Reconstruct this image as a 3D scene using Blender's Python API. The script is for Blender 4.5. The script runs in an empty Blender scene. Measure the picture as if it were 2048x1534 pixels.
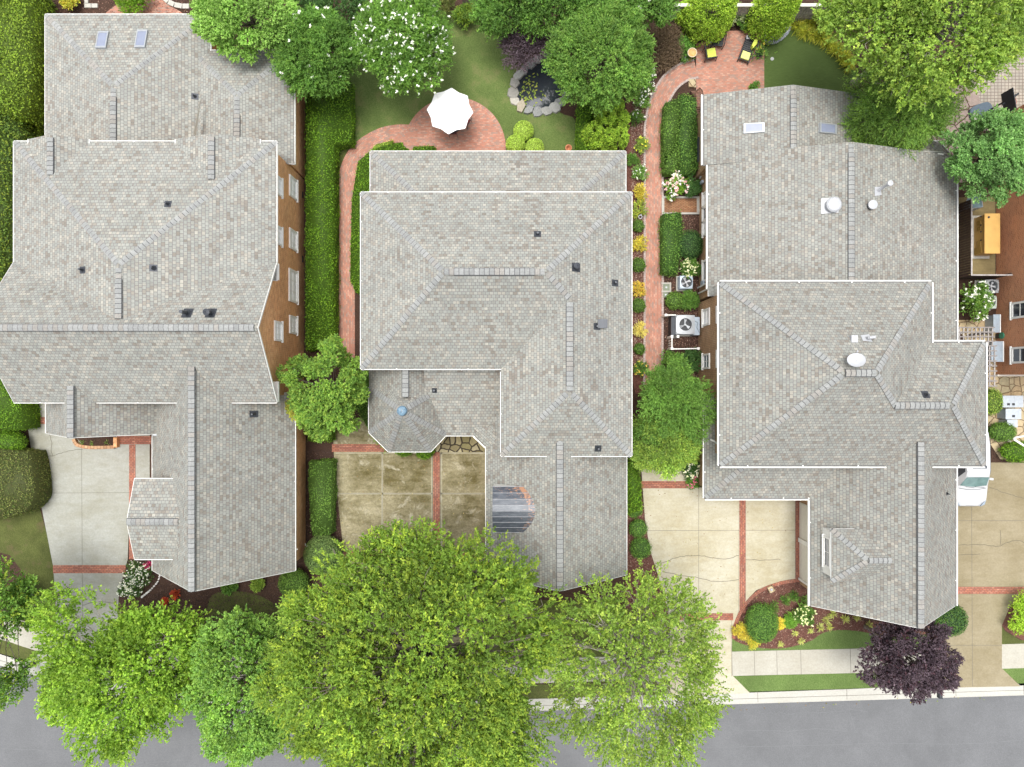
import bpy, math, random
import numpy as np
from mathutils import Vector

# ------------------------------------------------------------------ camera, sky, sun
CH, FPX = 43.0, 1376.0
S = bpy.context.scene
COL = S.collection
cam = bpy.data.cameras.new("camera"); cam.lens = 36 * FPX / 2048; cam.sensor_width = 36
cam.clip_start = 0.5; cam.clip_end = 2000
co = bpy.data.objects.new("camera", cam); COL.objects.link(co)
co.location = (0, 0, CH); S.camera = co
W = bpy.data.worlds.new("World"); S.world = W; W.use_nodes = True
nt = W.node_tree; nt.nodes.clear()
sky = nt.nodes.new('ShaderNodeTexSky'); sky.sky_type = 'NISHITA'; sky.sun_disc = False
SUN_EL, SUN_AZ = math.radians(83), math.radians(-40)
sky.sun_elevation = SUN_EL; sky.sun_rotation = SUN_AZ; sky.dust_density = 4.0; sky.air_density = 1.0
hs = nt.nodes.new('ShaderNodeHueSaturation'); hs.inputs['Saturation'].default_value = 0.22
bg = nt.nodes.new('ShaderNodeBackground'); bg.inputs['Strength'].default_value = 0.15
wo = nt.nodes.new('ShaderNodeOutputWorld')
nt.links.new(sky.outputs[0], hs.inputs['Color']); nt.links.new(hs.outputs[0], bg.inputs[0]); nt.links.new(bg.outputs[0], wo.inputs[0])
sun = bpy.data.lights.new("sun", 'SUN'); sun.energy = 1.15; sun.angle = math.radians(24); sun.color = (1.0, 0.965, 0.9)
so = bpy.data.objects.new("sun", sun); COL.objects.link(so)
sd = Vector((math.sin(SUN_AZ) * math.cos(SUN_EL), math.cos(SUN_AZ) * math.cos(SUN_EL), math.sin(SUN_EL)))
so.rotation_euler = sd.to_track_quat('Z', 'Y').to_euler(); so.location = (0, 0, 80)
S.view_settings.view_transform = 'Standard'; S.view_settings.look = 'None'
S.view_settings.exposure = 1.05; S.view_settings.gamma = 1.0

# ------------------------------------------------------------------ measuring helpers (photo pixel + height -> world)
def at(px, py, h=0.0):
    k = (CH - h) / FPX
    return ((px - 1024) * k, (767 - py) * k)
def gp(*pts): return [at(x, y) for x, y in pts]

# ------------------------------------------------------------------ mesh builder
class MB:
    def __init__(s): s.v = []; s.f = []; s.uv = []; s.mi = []; s.c = []
    def face(s, pts, uv=None, m=0, c=None):
        n = len(s.v); s.v += [tuple(p) for p in pts]; s.f.append(tuple(range(n, n + len(pts))))
        s.uv.append(uv); s.mi.append(m); s.c.append(c)
    def box(s, x0, y0, z0, x1, y1, z1, m=0, c=None):
        p = [(x0,y0,z0),(x1,y0,z0),(x1,y1,z0),(x0,y1,z0),(x0,y0,z1),(x1,y0,z1),(x1,y1,z1),(x0,y1,z1)]
        for q in ((3,2,1,0),(4,5,6,7),(0,1,5,4),(1,2,6,5),(2,3,7,6),(3,0,4,7)):
            s.face([p[i] for i in q], m=m, c=c)
    def obox(s, a, b, w0, w1, dz0, dz1, m=0, c=None):
        # box along a->b, sideways from w0 to w1 (left is +), dz relative to the end heights
        a = Vector(a); b = Vector(b); d = (b - a); d.z = 0
        if d.length < 1e-6: return
        d.normalize(); n = Vector((-d.y, d.x, 0)); Z = Vector((0,0,1))
        p = [a+n*w0+Z*dz0, b+n*w0+Z*dz0, b+n*w1+Z*dz0, a+n*w1+Z*dz0, a+n*w0+Z*dz1, b+n*w0+Z*dz1, b+n*w1+Z*dz1, a+n*w1+Z*dz1]
        for q in ((3,2,1,0),(4,5,6,7),(0,1,5,4),(1,2,6,5),(2,3,7,6),(3,0,4,7)):
            s.face([p[i] for i in q], m=m, c=c)
    def prism(s, pts, z0, z1, m=0, sides=True, c=None):
        if area(pts) < 0: pts = pts[::-1]
        s.face([(x, y, z1) for x, y in pts], m=m, c=c)
        if sides:
            for i in range(len(pts)):
                a, b = pts[i], pts[(i+1) % len(pts)]
                s.face([(a[0],a[1],z0),(b[0],b[1],z0),(b[0],b[1],z1),(a[0],a[1],z1)], m=m, c=c)
    def tube(s, path, rad, n=6, m=0, c=None, cap=True):
        P = [Vector(p) for p in path]
        if not hasattr(rad, '__len__'): rad = [rad] * len(P)
        rings = []
        for i, p in enumerate(P):
            d = (P[min(i+1, len(P)-1)] - P[max(i-1, 0)]).normalized()
            u = d.cross(Vector((0,0,1)))
            if u.length < 0.05: u = d.cross(Vector((1,0,0)))
            u.normalize(); w = d.cross(u)
            rings.append([p + (u*math.cos(t) + w*math.sin(t)) * rad[i] for t in [2*math.pi*j/n for j in range(n)]])
        b = len(s.v)
        for r in rings: s.v += [tuple(q) for q in r]
        def add(f): s.f.append(f); s.uv.append(None); s.mi.append(m); s.c.append(c)
        for i in range(len(P)-1):
            for j in range(n):
                add((b+i*n+j, b+(i+1)*n+j, b+(i+1)*n+(j+1)%n, b+i*n+(j+1)%n))
        if cap:
            add(tuple(b+j for j in range(n))); e = b+(len(P)-1)*n; add(tuple(e+j for j in reversed(range(n))))
    def cyl(s, x, y, z0, z1, r, n=16, m=0, c=None, r2=None):
        s.tube([(x,y,z0),(x,y,z1)], [r, r if r2 is None else r2], n=n, m=m, c=c)
    def lathe(s, x, y, prof, n=16, m=0, c=None):
        b = len(s.v)
        for (r, z) in prof:
            for j in range(n):
                t = 2*math.pi*j/n; s.v.append((x+r*math.cos(t), y+r*math.sin(t), z))
        for i in range(len(prof)-1):
            for j in range(n):
                s.f.append((b+i*n+j, b+i*n+(j+1)%n, b+(i+1)*n+(j+1)%n, b+(i+1)*n+j)); s.uv.append(None); s.mi.append(m); s.c.append(c)
    def build(s, name, mats, parent=None, root=None, smooth=False):
        if not isinstance(mats, (list, tuple)): mats = [mats]
        ox, oy, oz = root.location if root is not None else (0, 0, 0)
        me = bpy.data.meshes.new(name)
        me.from_pydata([(x-ox, y-oy, z-oz) for x, y, z in s.v], [], s.f)
        for mt in mats: me.materials.append(mt)
        me.polygons.foreach_set('material_index', s.mi)
        uvl = me.uv_layers.new(name='UVMap'); buf = []
        for i, f in enumerate(s.f):
            if s.uv[i] is not None: buf += [q for t in s.uv[i] for q in t]; continue
            P = [s.v[j] for j in f]
            nx = ny = nz = 0
            for a, b in zip(P, P[1:] + P[:1]):
                nx += (a[1]-b[1])*(a[2]+b[2]); ny += (a[2]-b[2])*(a[0]+b[0]); nz += (a[0]-b[0])*(a[1]+b[1])
            if abs(nz) >= abs(nx) and abs(nz) >= abs(ny): buf += [q for p in P for q in (p[0], p[1])]
            elif abs(nx) > abs(ny): buf += [q for p in P for q in (p[1], p[2])]
            else: buf += [q for p in P for q in (p[0], p[2])]
        uvl.data.foreach_set('uv', buf)
        if any(c is not None for c in s.c):
            at_ = me.attributes.new('col', 'FLOAT_COLOR', 'FACE'); cb = []
            for c in s.c: cb += list(c if c is not None else (1,1,1)) + [1.0]
            at_.data.foreach_set('color', cb)
        if smooth: me.polygons.foreach_set('use_smooth', [True]*len(s.f))
        me.update()
        o = bpy.data.objects.new(name, me); COL.objects.link(o)
        if parent is not None: o.parent = parent
        return o

def area(p): return 0.5*sum(p[i][0]*p[(i+1)%len(p)][1]-p[(i+1)%len(p)][0]*p[i][1] for i in range(len(p)))
def smooth_line(pts, n=6, closed=False):
    P = [np.array(p, float) for p in pts]; out = []
    N = len(P); R_ = range(N if closed else N-1)
    for i in R_:
        if closed: a, b, c, d = P[i-1], P[i], P[(i+1)%N], P[(i+2)%N]
        else: a, b, c, d = P[max(i-1,0)], P[i], P[i+1], P[min(i+2,N-1)]
        for t in [j/n for j in range(n)]:
            out.append(tuple(0.5*((2*b)+(-a+c)*t+(2*a-5*b+4*c-d)*t*t+(-a+3*b-3*c+d)*t**3)))
    if not closed: out.append(tuple(P[-1]))
    return out
def band(mb, line, w0, w1, z0, z1, m=0, alongv=True):
    """strip following a polyline, between side offsets w0<w1; uv follows the strip"""
    P = [Vector((p[0], p[1], 0)) for p in line]; L = 0; prev = None
    for i, p in enumerate(P):
        d = (P[min(i+1,len(P)-1)] - P[max(i-1,0)]).normalized(); n = Vector((-d.y, d.x, 0))
        if i: L += (P[i]-P[i-1]).length
        cur = (p+n*w0, p+n*w1, L)
        if prev:
            a, b, l0 = prev; c, d2, l1 = cur
            mb.face([(a.x,a.y,z1),(c.x,c.y,z1),(d2.x,d2.y,z1),(b.x,b.y,z1)], uv=[(w0,l0),(w0,l1),(w1,l1),(w1,l0)] if alongv else [(l0,w0),(l1,w0),(l1,w1),(l0,w1)], m=m)
            if z1 - z0 > 0.01:
                mb.face([(c.x,c.y,z1),(a.x,a.y,z1),(a.x,a.y,z0),(c.x,c.y,z0)], m=m)
                mb.face([(b.x,b.y,z1),(d2.x,d2.y,z1),(d2.x,d2.y,z0),(b.x,b.y,z0)], m=m)
        prev = cur

def tag(o, label=None, cat=None, group=None, kind=None):
    if label: o['label'] = label
    if cat: o['category'] = cat
    if group: o['group'] = group
    if kind: o['kind'] = kind
    return o
def thing(name, loc, label, cat, group=None):
    o = bpy.data.objects.new(name, None); COL.objects.link(o)
    o.location = (loc[0], loc[1], loc[2] if len(loc) > 2 else 0.0); o.empty_display_size = 0.3
    bpy.context.view_layer.update()
    return tag(o, label, cat, group)
def copy_tree(o, parent=None):
    c = o.copy(); COL.objects.link(c)
    if parent is not None: c.parent = parent
    for ch in list(o.children): copy_tree(ch, c)
    return c

# ------------------------------------------------------------------ materials
MATS = {}
def newmat(name):
    m = bpy.data.materials.new(name); m.use_nodes = True
    MATS[name] = m; return m, m.node_tree, m.node_tree.nodes['Principled BSDF']
def L(nt, a, b): nt.links.new(a, b)
def node(nt, t, **kw):
    n = nt.nodes.new(t)
    for k, v in kw.items():
        if k in n.inputs: n.inputs[k].default_value = v
        else: setattr(n, k, v)
    return n
def ramp(nt, stops, src, interp='LINEAR'):
    r = nt.nodes.new('ShaderNodeValToRGB'); r.color_ramp.interpolation = interp
    e = r.color_ramp.elements
    while len(e) < len(stops): e.new(0.5)
    for i, (p, c) in enumerate(stops):
        e[i].position = p; e[i].color = (*c, 1)
    L(nt, src, r.inputs[0]); return r
def noise(nt, vec, scale, detail=3, rough=0.6, dist=0.0):
    n = nt.nodes.new('ShaderNodeTexNoise'); n.inputs['Scale'].default_value = scale
    n.inputs['Detail'].default_value = detail; n.inputs['Roughness'].default_value = rough
    n.inputs['Distortion'].default_value = dist
    if vec is not None: L(nt, vec, n.inputs['Vector'])
    return n
def mixc(nt, fac, a, b, mode='MIX'):
    m = nt.nodes.new('ShaderNodeMix'); m.data_type = 'RGBA'; m.blend_type = mode
    for src, key in ((fac, 0), (a, 6), (b, 7)):
        if isinstance(src, (int, float)): m.inputs[key].default_value = src
        elif isinstance(src, tuple): m.inputs[key].default_value = (*src, 1)
        else: L(nt, src, m.inputs[key])
    return m.outputs[2]
def math_(nt, op, a, b=None, c=None):
    m = nt.nodes.new('ShaderNodeMath'); m.operation = op
    for i, s_ in enumerate((a, b, c)):
        if s_ is None: continue
        if isinstance(s_, (int, float)): m.inputs[i].default_value = s_
        else: L(nt, s_, m.inputs[i])
    return m.outputs[0]
def uvn(nt): return nt.nodes.new('ShaderNodeTexCoord').outputs['UV']
def geo(nt): return nt.nodes.new('ShaderNodeNewGeometry').outputs['Position']
def bump(nt, h, bsdf, strength=0.3, dist=0.02):
    b = nt.nodes.new('ShaderNodeBump'); b.inputs['Strength'].default_value = strength; b.inputs['Distance'].default_value = dist
    L(nt, h, b.inputs['Height']); L(nt, b.outputs[0], bsdf.inputs['Normal'])
def simple(name, col, rough=0.6, metal=0.0, var=0.12, scale=6.0, spec=0.5):
    m, nt, b = newmat(name)
    n = noise(nt, geo(nt), scale, 4)
    lo = tuple(c*(1-var) for c in col); hi = tuple(min(1, c*(1+var)) for c in col)
    r = ramp(nt, [(0.3, lo), (0.7, hi)], n.outputs[0]); L(nt, r.outputs[0], b.inputs['Base Color'])
    b.inputs['Roughness'].default_value = rough; b.inputs['Metallic'].default_value = metal
    b.inputs['Specular IOR Level'].default_value = spec
    return m
def bricktex(nt, vec, w, h, mortar, off=0.5, smooth=0.1):
    b = nt.nodes.new('ShaderNodeTexBrick'); L(nt, vec, b.inputs['Vector'])
    b.inputs['Color1'].default_value = (0,0,0,1); b.inputs['Color2'].default_value = (1,1,1,1); b.inputs['Mortar'].default_value = (0.5,0.5,0.5,1)
    b.inputs['Scale'].default_value = 1; b.inputs['Brick Width'].default_value = w; b.inputs['Row Height'].default_value = h
    b.inputs['Mortar Size'].default_value = mortar; b.inputs['Mortar Smooth'].default_value = smooth; b.offset = off
    return b
def shingle(name, tint=(1,1,1), k=1.0):
    m, nt, b = newmat(name); uv = uvn(nt)
    w = noise(nt, uv, 1.3, 2)
    wv = nt.nodes.new('ShaderNodeVectorMath'); wv.operation = 'MULTIPLY_ADD'; L(nt, w.outputs['Color'], wv.inputs[0])
    wv.inputs[1].default_value = (0.02, 0.03, 0); L(nt, uv, wv.inputs[2])
    b1 = bricktex(nt, wv.outputs[0], 0.20, 0.172, 0.010, 0.5); b2 = bricktex(nt, wv.outputs[0], 0.29, 0.172, 0.004, 0.37)
    val = math_(nt, 'ADD', math_(nt, 'MULTIPLY', b1.outputs[0], 0.62), math_(nt, 'MULTIPLY', b2.outputs[0], 0.38))
    st = [(0.0,(.20,.18,.16)),(0.16,(.24,.215,.19)),(0.28,(.265,.27,.258)),(0.42,(.285,.292,.278)),(0.50,(.285,.258,.228)),(0.58,(.305,.312,.296)),(0.72,(.325,.33,.31)),(0.84,(.355,.335,.30)),(1.0,(.41,.40,.36))]
    st = [(p, tuple(c[i]*tint[i]*k for i in range(3))) for p, c in st]
    r = ramp(nt, st, val, 'LINEAR')
    big = noise(nt, geo(nt), 0.45, 6, 0.7); bl = ramp(nt, [(0.3,(.88,.885,.88)),(0.5,(1,1,1)),(0.7,(1.05,1.05,1.04))], big.outputs[0])
    c1 = mixc(nt, 1.0, r.outputs[0], bl.outputs[0], 'MULTIPLY')
    fine = noise(nt, geo(nt), 40, 2); fl = ramp(nt, [(0.25,(.82,.82,.82)),(0.75,(1.15,1.15,1.15))], fine.outputs[0])
    c1 = mixc(nt, 1.0, c1, fl.outputs[0], 'MULTIPLY')
    lines = math_(nt, 'MAXIMUM', b1.outputs['Fac'], math_(nt, 'MULTIPLY', b2.outputs['Fac'], 0.5))
    c2 = mixc(nt, math_(nt, 'MULTIPLY', lines, 0.8), c1, (.095*k,.096*k,.096*k))  # dark tab joints; along the courses they also paint the butt shadow
    L(nt, c2, b.inputs['Base Color']); b.inputs['Roughness'].default_value = 0.9; b.inputs['Specular IOR Level'].default_value = 0.25
    bump(nt, math_(nt, 'SUBTRACT', 1.0, lines), b, 0.5, 0.01)
    return m
def brickmat(name, cols, mortar, w=0.21, h=0.075, ms=0.012, wear=0.0, off=0.5, rough=0.85):
    m, nt, b = newmat(name); uv = uvn(nt)
    br = bricktex(nt, uv, w, h, ms, off)
    n = len(cols); r = ramp(nt, [(i/(n-1), c) for i, c in enumerate(cols)], br.outputs[0])
    big = noise(nt, geo(nt), 0.8, 4); bl = ramp(nt, [(0.3,(.80,.80,.80)),(0.72,(1.16,1.15,1.13))], big.outputs[0])
    c = mixc(nt, 1.0, r.outputs[0], bl.outputs[0], 'MULTIPLY')
    if wear:
        wn = noise(nt, geo(nt), 0.5, 5, 0.7); wr = ramp(nt, [(0.52,(0,0,0)),(0.72,(1,1,1))], wn.outputs[0])
        c = mixc(nt, math_(nt, 'MULTIPLY', wr.outputs[0], wear), c, (.22,.20,.17))
    c = mixc(nt, br.outputs['Fac'], c, mortar)
    L(nt, c, b.inputs['Base Color']); b.inputs['Roughness'].default_value = rough; b.inputs['Specular IOR Level'].default_value = 0.3
    bump(nt, math_(nt, 'SUBTRACT', 1.0, br.outputs['Fac']), b, 0.4, 0.008)
    return m
def concrete(name, base, stain, amount, scale=0.35, fine=0.10, light=None):
    m, nt, b = newmat(name); P = geo(nt)
    mp = nt.nodes.new('ShaderNodeMapping'); mp.inputs['Scale'].default_value = (1, 2.6, 1); L(nt, P, mp.inputs[0])
    n1 = noise(nt, P, scale, 6, 0.62, 0.4); n2 = noise(nt, mp.outputs[0], 1.1, 6, 0.7, 0.6); n3 = noise(nt, P, 9, 4, 0.7); n4 = noise(nt, P, 60, 2)
    a = math_(nt, 'ADD', math_(nt, 'MULTIPLY', n1.outputs[0], 0.6), math_(nt, 'MULTIPLY', n2.outputs[0], 0.4))
    r = ramp(nt, [(0.38,(0,0,0)),(0.62,(1,1,1))], a)
    c = mixc(nt, math_(nt, 'MULTIPLY', r.outputs[0], amount), base, stain)
    if light:
        n5 = noise(nt, P, 0.8, 6, 0.75, 1.0); r5 = ramp(nt, [(0.55,(0,0,0)),(0.66,(1,1,1))], n5.outputs[0])
        c = mixc(nt, math_(nt, 'MULTIPLY', r5.outputs[0], 0.6), c, light)
    f = ramp(nt, [(0.3,(1-fine,)*3),(0.7,(1+fine,)*3)], n3.outputs[0]); c = mixc(nt, 1.0, c, f.outputs[0], 'MULTIPLY')
    f = ramp(nt, [(0.3,(.93,)*3),(0.7,(1.07,)*3)], n4.outputs[0]); c = mixc(nt, 1.0, c, f.outputs[0], 'MULTIPLY')
    L(nt, c, b.inputs['Base Color']); b.inputs['Roughness'].default_value = 0.9; b.inputs['Specular IOR Level'].default_value = 0.25
    bump(nt, n4.outputs[0], b, 0.15, 0.005)
    return m
def noisy(name, stops, scale=8, detail=6, rough=0.95, big=0.25, bigamt=0.2, bmp=0.6, dist=0.03, stretch=None, patch=None):
    m, nt, b = newmat(name); P = geo(nt); Q = P
    if stretch:
        mp = nt.nodes.new('ShaderNodeMapping'); mp.inputs['Scale'].default_value = stretch; L(nt, P, mp.inputs[0]); Q = mp.outputs[0]
    n1 = noise(nt, Q, scale, detail, 0.72); r = ramp(nt, stops, n1.outputs[0])
    n2 = noise(nt, P, big, 5, 0.65); f = ramp(nt, [(0.3,(1-bigamt,)*3),(0.7,(1+bigamt,)*3)], n2.outputs[0])
    c = mixc(nt, 1.0, r.outputs[0], f.outputs[0], 'MULTIPLY')
    if patch:
        pn = noise(nt, P, patch[1], 5, 0.7); pr = ramp(nt, [(patch[2],(0,0,0)),(patch[2]+0.14,(1,1,1))], pn.outputs[0])
        c = mixc(nt, math_(nt, 'MULTIPLY', pr.outputs[0], patch[3]), c, patch[0])
    L(nt, c, b.inputs['Base Color']); b.inputs['Roughness'].default_value = rough; b.inputs['Specular IOR Level'].default_value = 0.2
    if bmp: bump(nt, n1.outputs[0], b, bmp, dist)
    return m
def stones(name, cols, gap, scale=1.2, gapw=0.06):
    m, nt, b = newmat(name); P = geo(nt)
    w = noise(nt, P, 1.5, 2); wv = nt.nodes.new('ShaderNodeVectorMath'); wv.operation = 'MULTIPLY_ADD'; L(nt, w.outputs['Color'], wv.inputs[0])
    wv.inputs[1].default_value = (0.25,0.25,0); L(nt, P, wv.inputs[2])
    v = nt.nodes.new('ShaderNodeTexVoronoi'); v.voronoi_dimensions = '2D'; v.feature = 'DISTANCE_TO_EDGE'; v.inputs['Scale'].default_value = scale; L(nt, wv.outputs[0], v.inputs['Vector'])
    v2 = nt.nodes.new('ShaderNodeTexVoronoi'); v2.voronoi_dimensions = '2D'; v2.inputs['Scale'].default_value = scale; L(nt, wv.outputs[0], v2.inputs['Vector'])
    sp = nt.nodes.new('ShaderNodeSeparateColor'); L(nt, v2.outputs['Color'], sp.inputs[0])
    r = ramp(nt, [(i/(len(cols)-1), c) for i, c in enumerate(cols)], sp.outputs[0])
    n = noise(nt, P, 5, 5, 0.7); f = ramp(nt, [(0.3,(.8,)*3),(0.7,(1.2,)*3)], n.outputs[0]); c = mixc(nt, 1.0, r.outputs[0], f.outputs[0], 'MULTIPLY')
    e = ramp(nt, [(gapw*0.6,(0,0,0)),(gapw,(1,1,1))], v.outputs['Distance'])
    c = mixc(nt, e.outputs[0], gap, c); L(nt, c, b.inputs['Base Color']); b.inputs['Roughness'].default_value = 0.85
    bump(nt, e.outputs[0], b, 0.7, 0.03)
    return m

def leafmat(name, trans=0.38, rough=0.68):
    m = bpy.data.materials.new(name); m.use_nodes = True; nt = m.node_tree; nt.nodes.clear()
    o = nt.nodes.new('ShaderNodeOutputMaterial'); p = nt.nodes.new('ShaderNodeBsdfPrincipled'); t = nt.nodes.new('ShaderNodeBsdfTranslucent'); mx = nt.nodes.new('ShaderNodeMixShader')
    a = nt.nodes.new('ShaderNodeAttribute'); a.attribute_name = 'col'
    n = noise(nt, geo(nt), 14, 2); f = ramp(nt, [(0.3,(.85,)*3),(0.7,(1.15,)*3)], n.outputs[0]); c = mixc(nt, 1.0, a.outputs['Color'], f.outputs[0], 'MULTIPLY')
    L(nt, c, p.inputs['Base Color']); c2 = mixc(nt, 1.0, c, (1.25,1.25,0.6), 'MULTIPLY'); L(nt, c2, t.inputs[0])
    p.inputs['Roughness'].default_value = rough; p.inputs['Specular IOR Level'].default_value = 0.35
    mx.inputs[0].default_value = trans; L(nt, p.outputs[0], mx.inputs[1]); L(nt, t.outputs[0], mx.inputs[2]); L(nt, mx.outputs[0], o.inputs[0])
    MATS[name] = m; return m
def attrmat(name, rough=0.8):
    m, nt, b = newmat(name); a = nt.nodes.new('ShaderNodeAttribute'); a.attribute_name = 'col'
    n = noise(nt, geo(nt), 12, 4, 0.7); f = ramp(nt, [(0.3,(.82,)*3),(0.7,(1.18,)*3)], n.outputs[0]); c = mixc(nt, 1.0, a.outputs['Color'], f.outputs[0], 'MULTIPLY')
    L(nt, c, b.inputs['Base Color']); b.inputs['Roughness'].default_value = rough; b.inputs['Specular IOR Level'].default_value = 0.3
    return m

SH1 = shingle('shingle_grey', (0.975,0.975,0.945), 0.93); SH3 = shingle('shingle_warm', (0.97,0.965,0.935), 0.89)
CAP = attrmat('cap_shingle', 0.9); COLR = attrmat('coloured', 0.7)
BR1 = brickmat('brick_wall_tan', [(.42,.17,.06),(.70,.34,.14),(.56,.25,.10),(.80,.46,.22)], (.66,.46,.28), ms=0.010)
BR3 = brickmat('brick_wall_buff', [(.40,.235,.12),(.68,.44,.24),(.56,.34,.19),(.78,.55,.34)], (.16,.11,.075), ms=0.016)
BR4 = brickmat('brick_wall_red', [(.34,.12,.055),(.54,.23,.11),(.44,.17,.08)], (.55,.36,.24), ms=.010)
PAV = brickmat('brick_paving', [(.39,.16,.11),(.47,.22,.155),(.36,.165,.12),(.29,.20,.165),(.49,.27,.20),(.40,.165,.115)], (.27,.18,.14), w=0.20, h=0.10, ms=0.009, wear=0.15)
PAVR = brickmat('brick_band', [(.30,.10,.065),(.40,.155,.10),(.26,.095,.07),(.42,.19,.13)], (.12,.07,.05), w=0.21, h=0.105, ms=0.012, wear=0.3)
CO1 = concrete('concrete_pale', (0.332, 0.339, 0.312), (0.229, 0.223, 0.171), 0.75, 0.3)
CO2 = concrete('concrete_mossy', (0.301, 0.268, 0.170), (0.102, 0.085, 0.032), 1.0, 0.45, 0.28, light=(0.460, 0.428, 0.321))
CO3 = concrete('concrete_buff', (0.449, 0.422, 0.333), (0.323, 0.281, 0.173), 0.75)
CO4 = concrete('concrete_tan', (0.263, 0.226, 0.149), (0.177, 0.144, 0.079), 0.75)
COW = concrete('concrete_walk', (0.387, 0.372, 0.320), (0.298, 0.275, 0.216), 0.5)
KER = concrete('concrete_kerb', (0.419, 0.412, 0.374), (0.336, 0.320, 0.274), 0.4)
ASP = noisy('asphalt', [(0.3,(.105,.107,.112)),(0.5,(.132,.135,.14)),(0.7,(.17,.173,.178))], 22, 6, 0.9, 0.35, 0.10, 0.3, 0.01, patch=((.10,.102,.106),0.25,0.5,0.35))
JOI = simple('joint', (.13,.12,.10), 0.95); CRK = simple('crack', (.10,.09,.065), 0.95)
SOIL = noisy('mulch', [(0.3,(.018,.011,.008)),(0.5,(.055,.032,.023)),(0.66,(.12,.07,.05)),(0.78,(.20,.13,.10))], 26, 6, 1.0, 0.5, 0.25, 0.8, 0.04)
MULR = noisy('mulch_red', [(0.3,(.045,.018,.012)),(0.5,(.125,.055,.042)),(0.66,(.20,.10,.08)),(0.8,(.30,.18,.14))], 24, 6, 1.0, 0.5, 0.2, 0.8, 0.04)
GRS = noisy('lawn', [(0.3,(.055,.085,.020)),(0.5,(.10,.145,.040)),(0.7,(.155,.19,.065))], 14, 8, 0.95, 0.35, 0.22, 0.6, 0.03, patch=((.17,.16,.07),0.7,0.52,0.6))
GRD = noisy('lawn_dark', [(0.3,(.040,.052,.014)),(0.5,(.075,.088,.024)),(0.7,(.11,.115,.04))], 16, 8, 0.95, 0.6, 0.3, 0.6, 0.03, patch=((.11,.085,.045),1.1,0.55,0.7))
GRV = noisy('lawn_street', [(0.3,(.055,.095,.022)),(0.5,(.10,.155,.042)),(0.7,(.16,.205,.075))], 16, 8, 0.95, 0.5, 0.18, 0.6, 0.03)
TURF = noisy('putting_turf', [(0.35,(.055,.085,.022)),(0.55,(.075,.115,.032)),(0.7,(.10,.14,.045))], 10, 6, 0.95, 0.25, 0.15, 0.4, 0.01, stretch=(0.4,6,1))
PAVB = brickmat('paving_block', [(.28,.26,.215),(.34,.31,.265),(.31,.275,.23)], (.15,.12,.10), w=0.22, h=0.20, ms=0.018, off=0.0)
FLAG = stones('flagstone', [(.22,.17,.15),(.27,.21,.18),(.25,.20,.17)], (.075,.038,.028), 1.15, 0.05)
FLAG2 = stones('flagstone_mossy', [(.12,.10,.04),(.34,.29,.17),(.17,.15,.06),(.42,.38,.24),(.20,.17,.09)], (.035,.025,.014), 2.0, 0.10)
FLAG3 = stones('flagstone_buff', [(.34,.25,.14),(.45,.36,.22),(.30,.26,.16)], (.16,.11,.06), 2.0, 0.06)
WHT = simple('white_trim', (.76,.76,.73), 0.5, var=0.04); WHV = simple('white_vent', (.38,.39,.41), 0.35, var=0.03)
CRM = simple('cream_trim', (.66,.64,.57), 0.55, var=0.06)
GUT = simple('gutter_dark', (.12,.12,.12), 0.7)
BLK = simple('black_plastic', (.025,.027,.032), 0.5); DRK = simple('dark_metal', (.05,.055,.065), 0.45, 0.4)
GRYM = simple('grey_metal', (.33,.35,.37), 0.4, 0.3, var=0.08); BLU = simple('pale_blue_metal', (.34,.40,.46), 0.45, 0.2)
GLS = simple('glass', (.20,.24,.28), 0.12, spec=0.8, var=0.3, scale=1.5); GLD = simple('glass_dark', (.05,.055,.065), 0.08, spec=0.8)
BLI = simple('blinds', (.88,.90,.92), 0.4, var=0.06); SKYG = simple('skylight_glass', (.20,.225,.30), 0.22, spec=0.6, var=0.08, scale=2.0)
WOODG = simple('weathered_wood', (.36,.335,.32), 0.9, var=0.35, scale=4); WOODB = simple('dark_brown_wood', (.060,.036,.026), 0.9, var=0.3)
BARK = simple('bark', (.20,.17,.14), 0.95, var=0.35, scale=10); BARKG = simple('bark_pale', (.34,.31,.27), 0.95, var=0.3, scale=10)
LEAF = leafmat('leaf', 0.35); NEED = leafmat('needle', 0.2, 0.7); PET = leafmat('petal', 0.3, 0.6)
YEL = simple('yellow_paint', (.56,.34,.10), 0.5, var=0.10, scale=2); YELD = simple('yellow_grille', (.36,.22,.05), 0.6)
TERR = simple('terracotta', (.42,.17,.08), 0.8, var=0.2); LIME = simple('lime_cushion', (.55,.62,.10), 0.9, var=0.08)
CAR = simple('car_paint', (.46,.47,.48), 0.25, var=0.01, spec=0.6); WSH = simple('windscreen', (.12,.20,.19), 0.1, spec=0.8, var=0.25, scale=2)
RUB = simple('rubber', (.02,.02,.02), 0.8); RED = simple('red_fabric', (.20,.03,.03), 0.9)
def copper():
    m, nt, b = newmat('aged_copper'); P = geo(nt); a = nt.nodes.new('ShaderNodeAttribute'); a.attribute_name = 'col'
    mp = nt.nodes.new('ShaderNodeMapping'); mp.inputs['Scale'].default_value = (1, 3, 1); L(nt, P, mp.inputs[0])
    n1 = noise(nt, mp.outputs[0], 2.5, 5, .7); r = ramp(nt, [(.35,(.045,.053,.068)),(.5,(.068,.078,.095)),(.66,(.10,.112,.13))], n1.outputs[0])
    n2 = noise(nt, mp.outputs[0], 5, 5, .75); v = math_(nt, 'ADD', n2.outputs[0], math_(nt, 'MULTIPLY', a.outputs['Fac'], .16))
    w = ramp(nt, [(.66,(0,0,0)),(.72,(1,1,1))], v); c = mixc(nt, w.outputs[0], r.outputs[0], (.36,.19,.11))
    L(nt, c, b.inputs['Base Color']); b.inputs['Roughness'].default_value = .4; b.inputs['Metallic'].default_value = .15; return m
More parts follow.
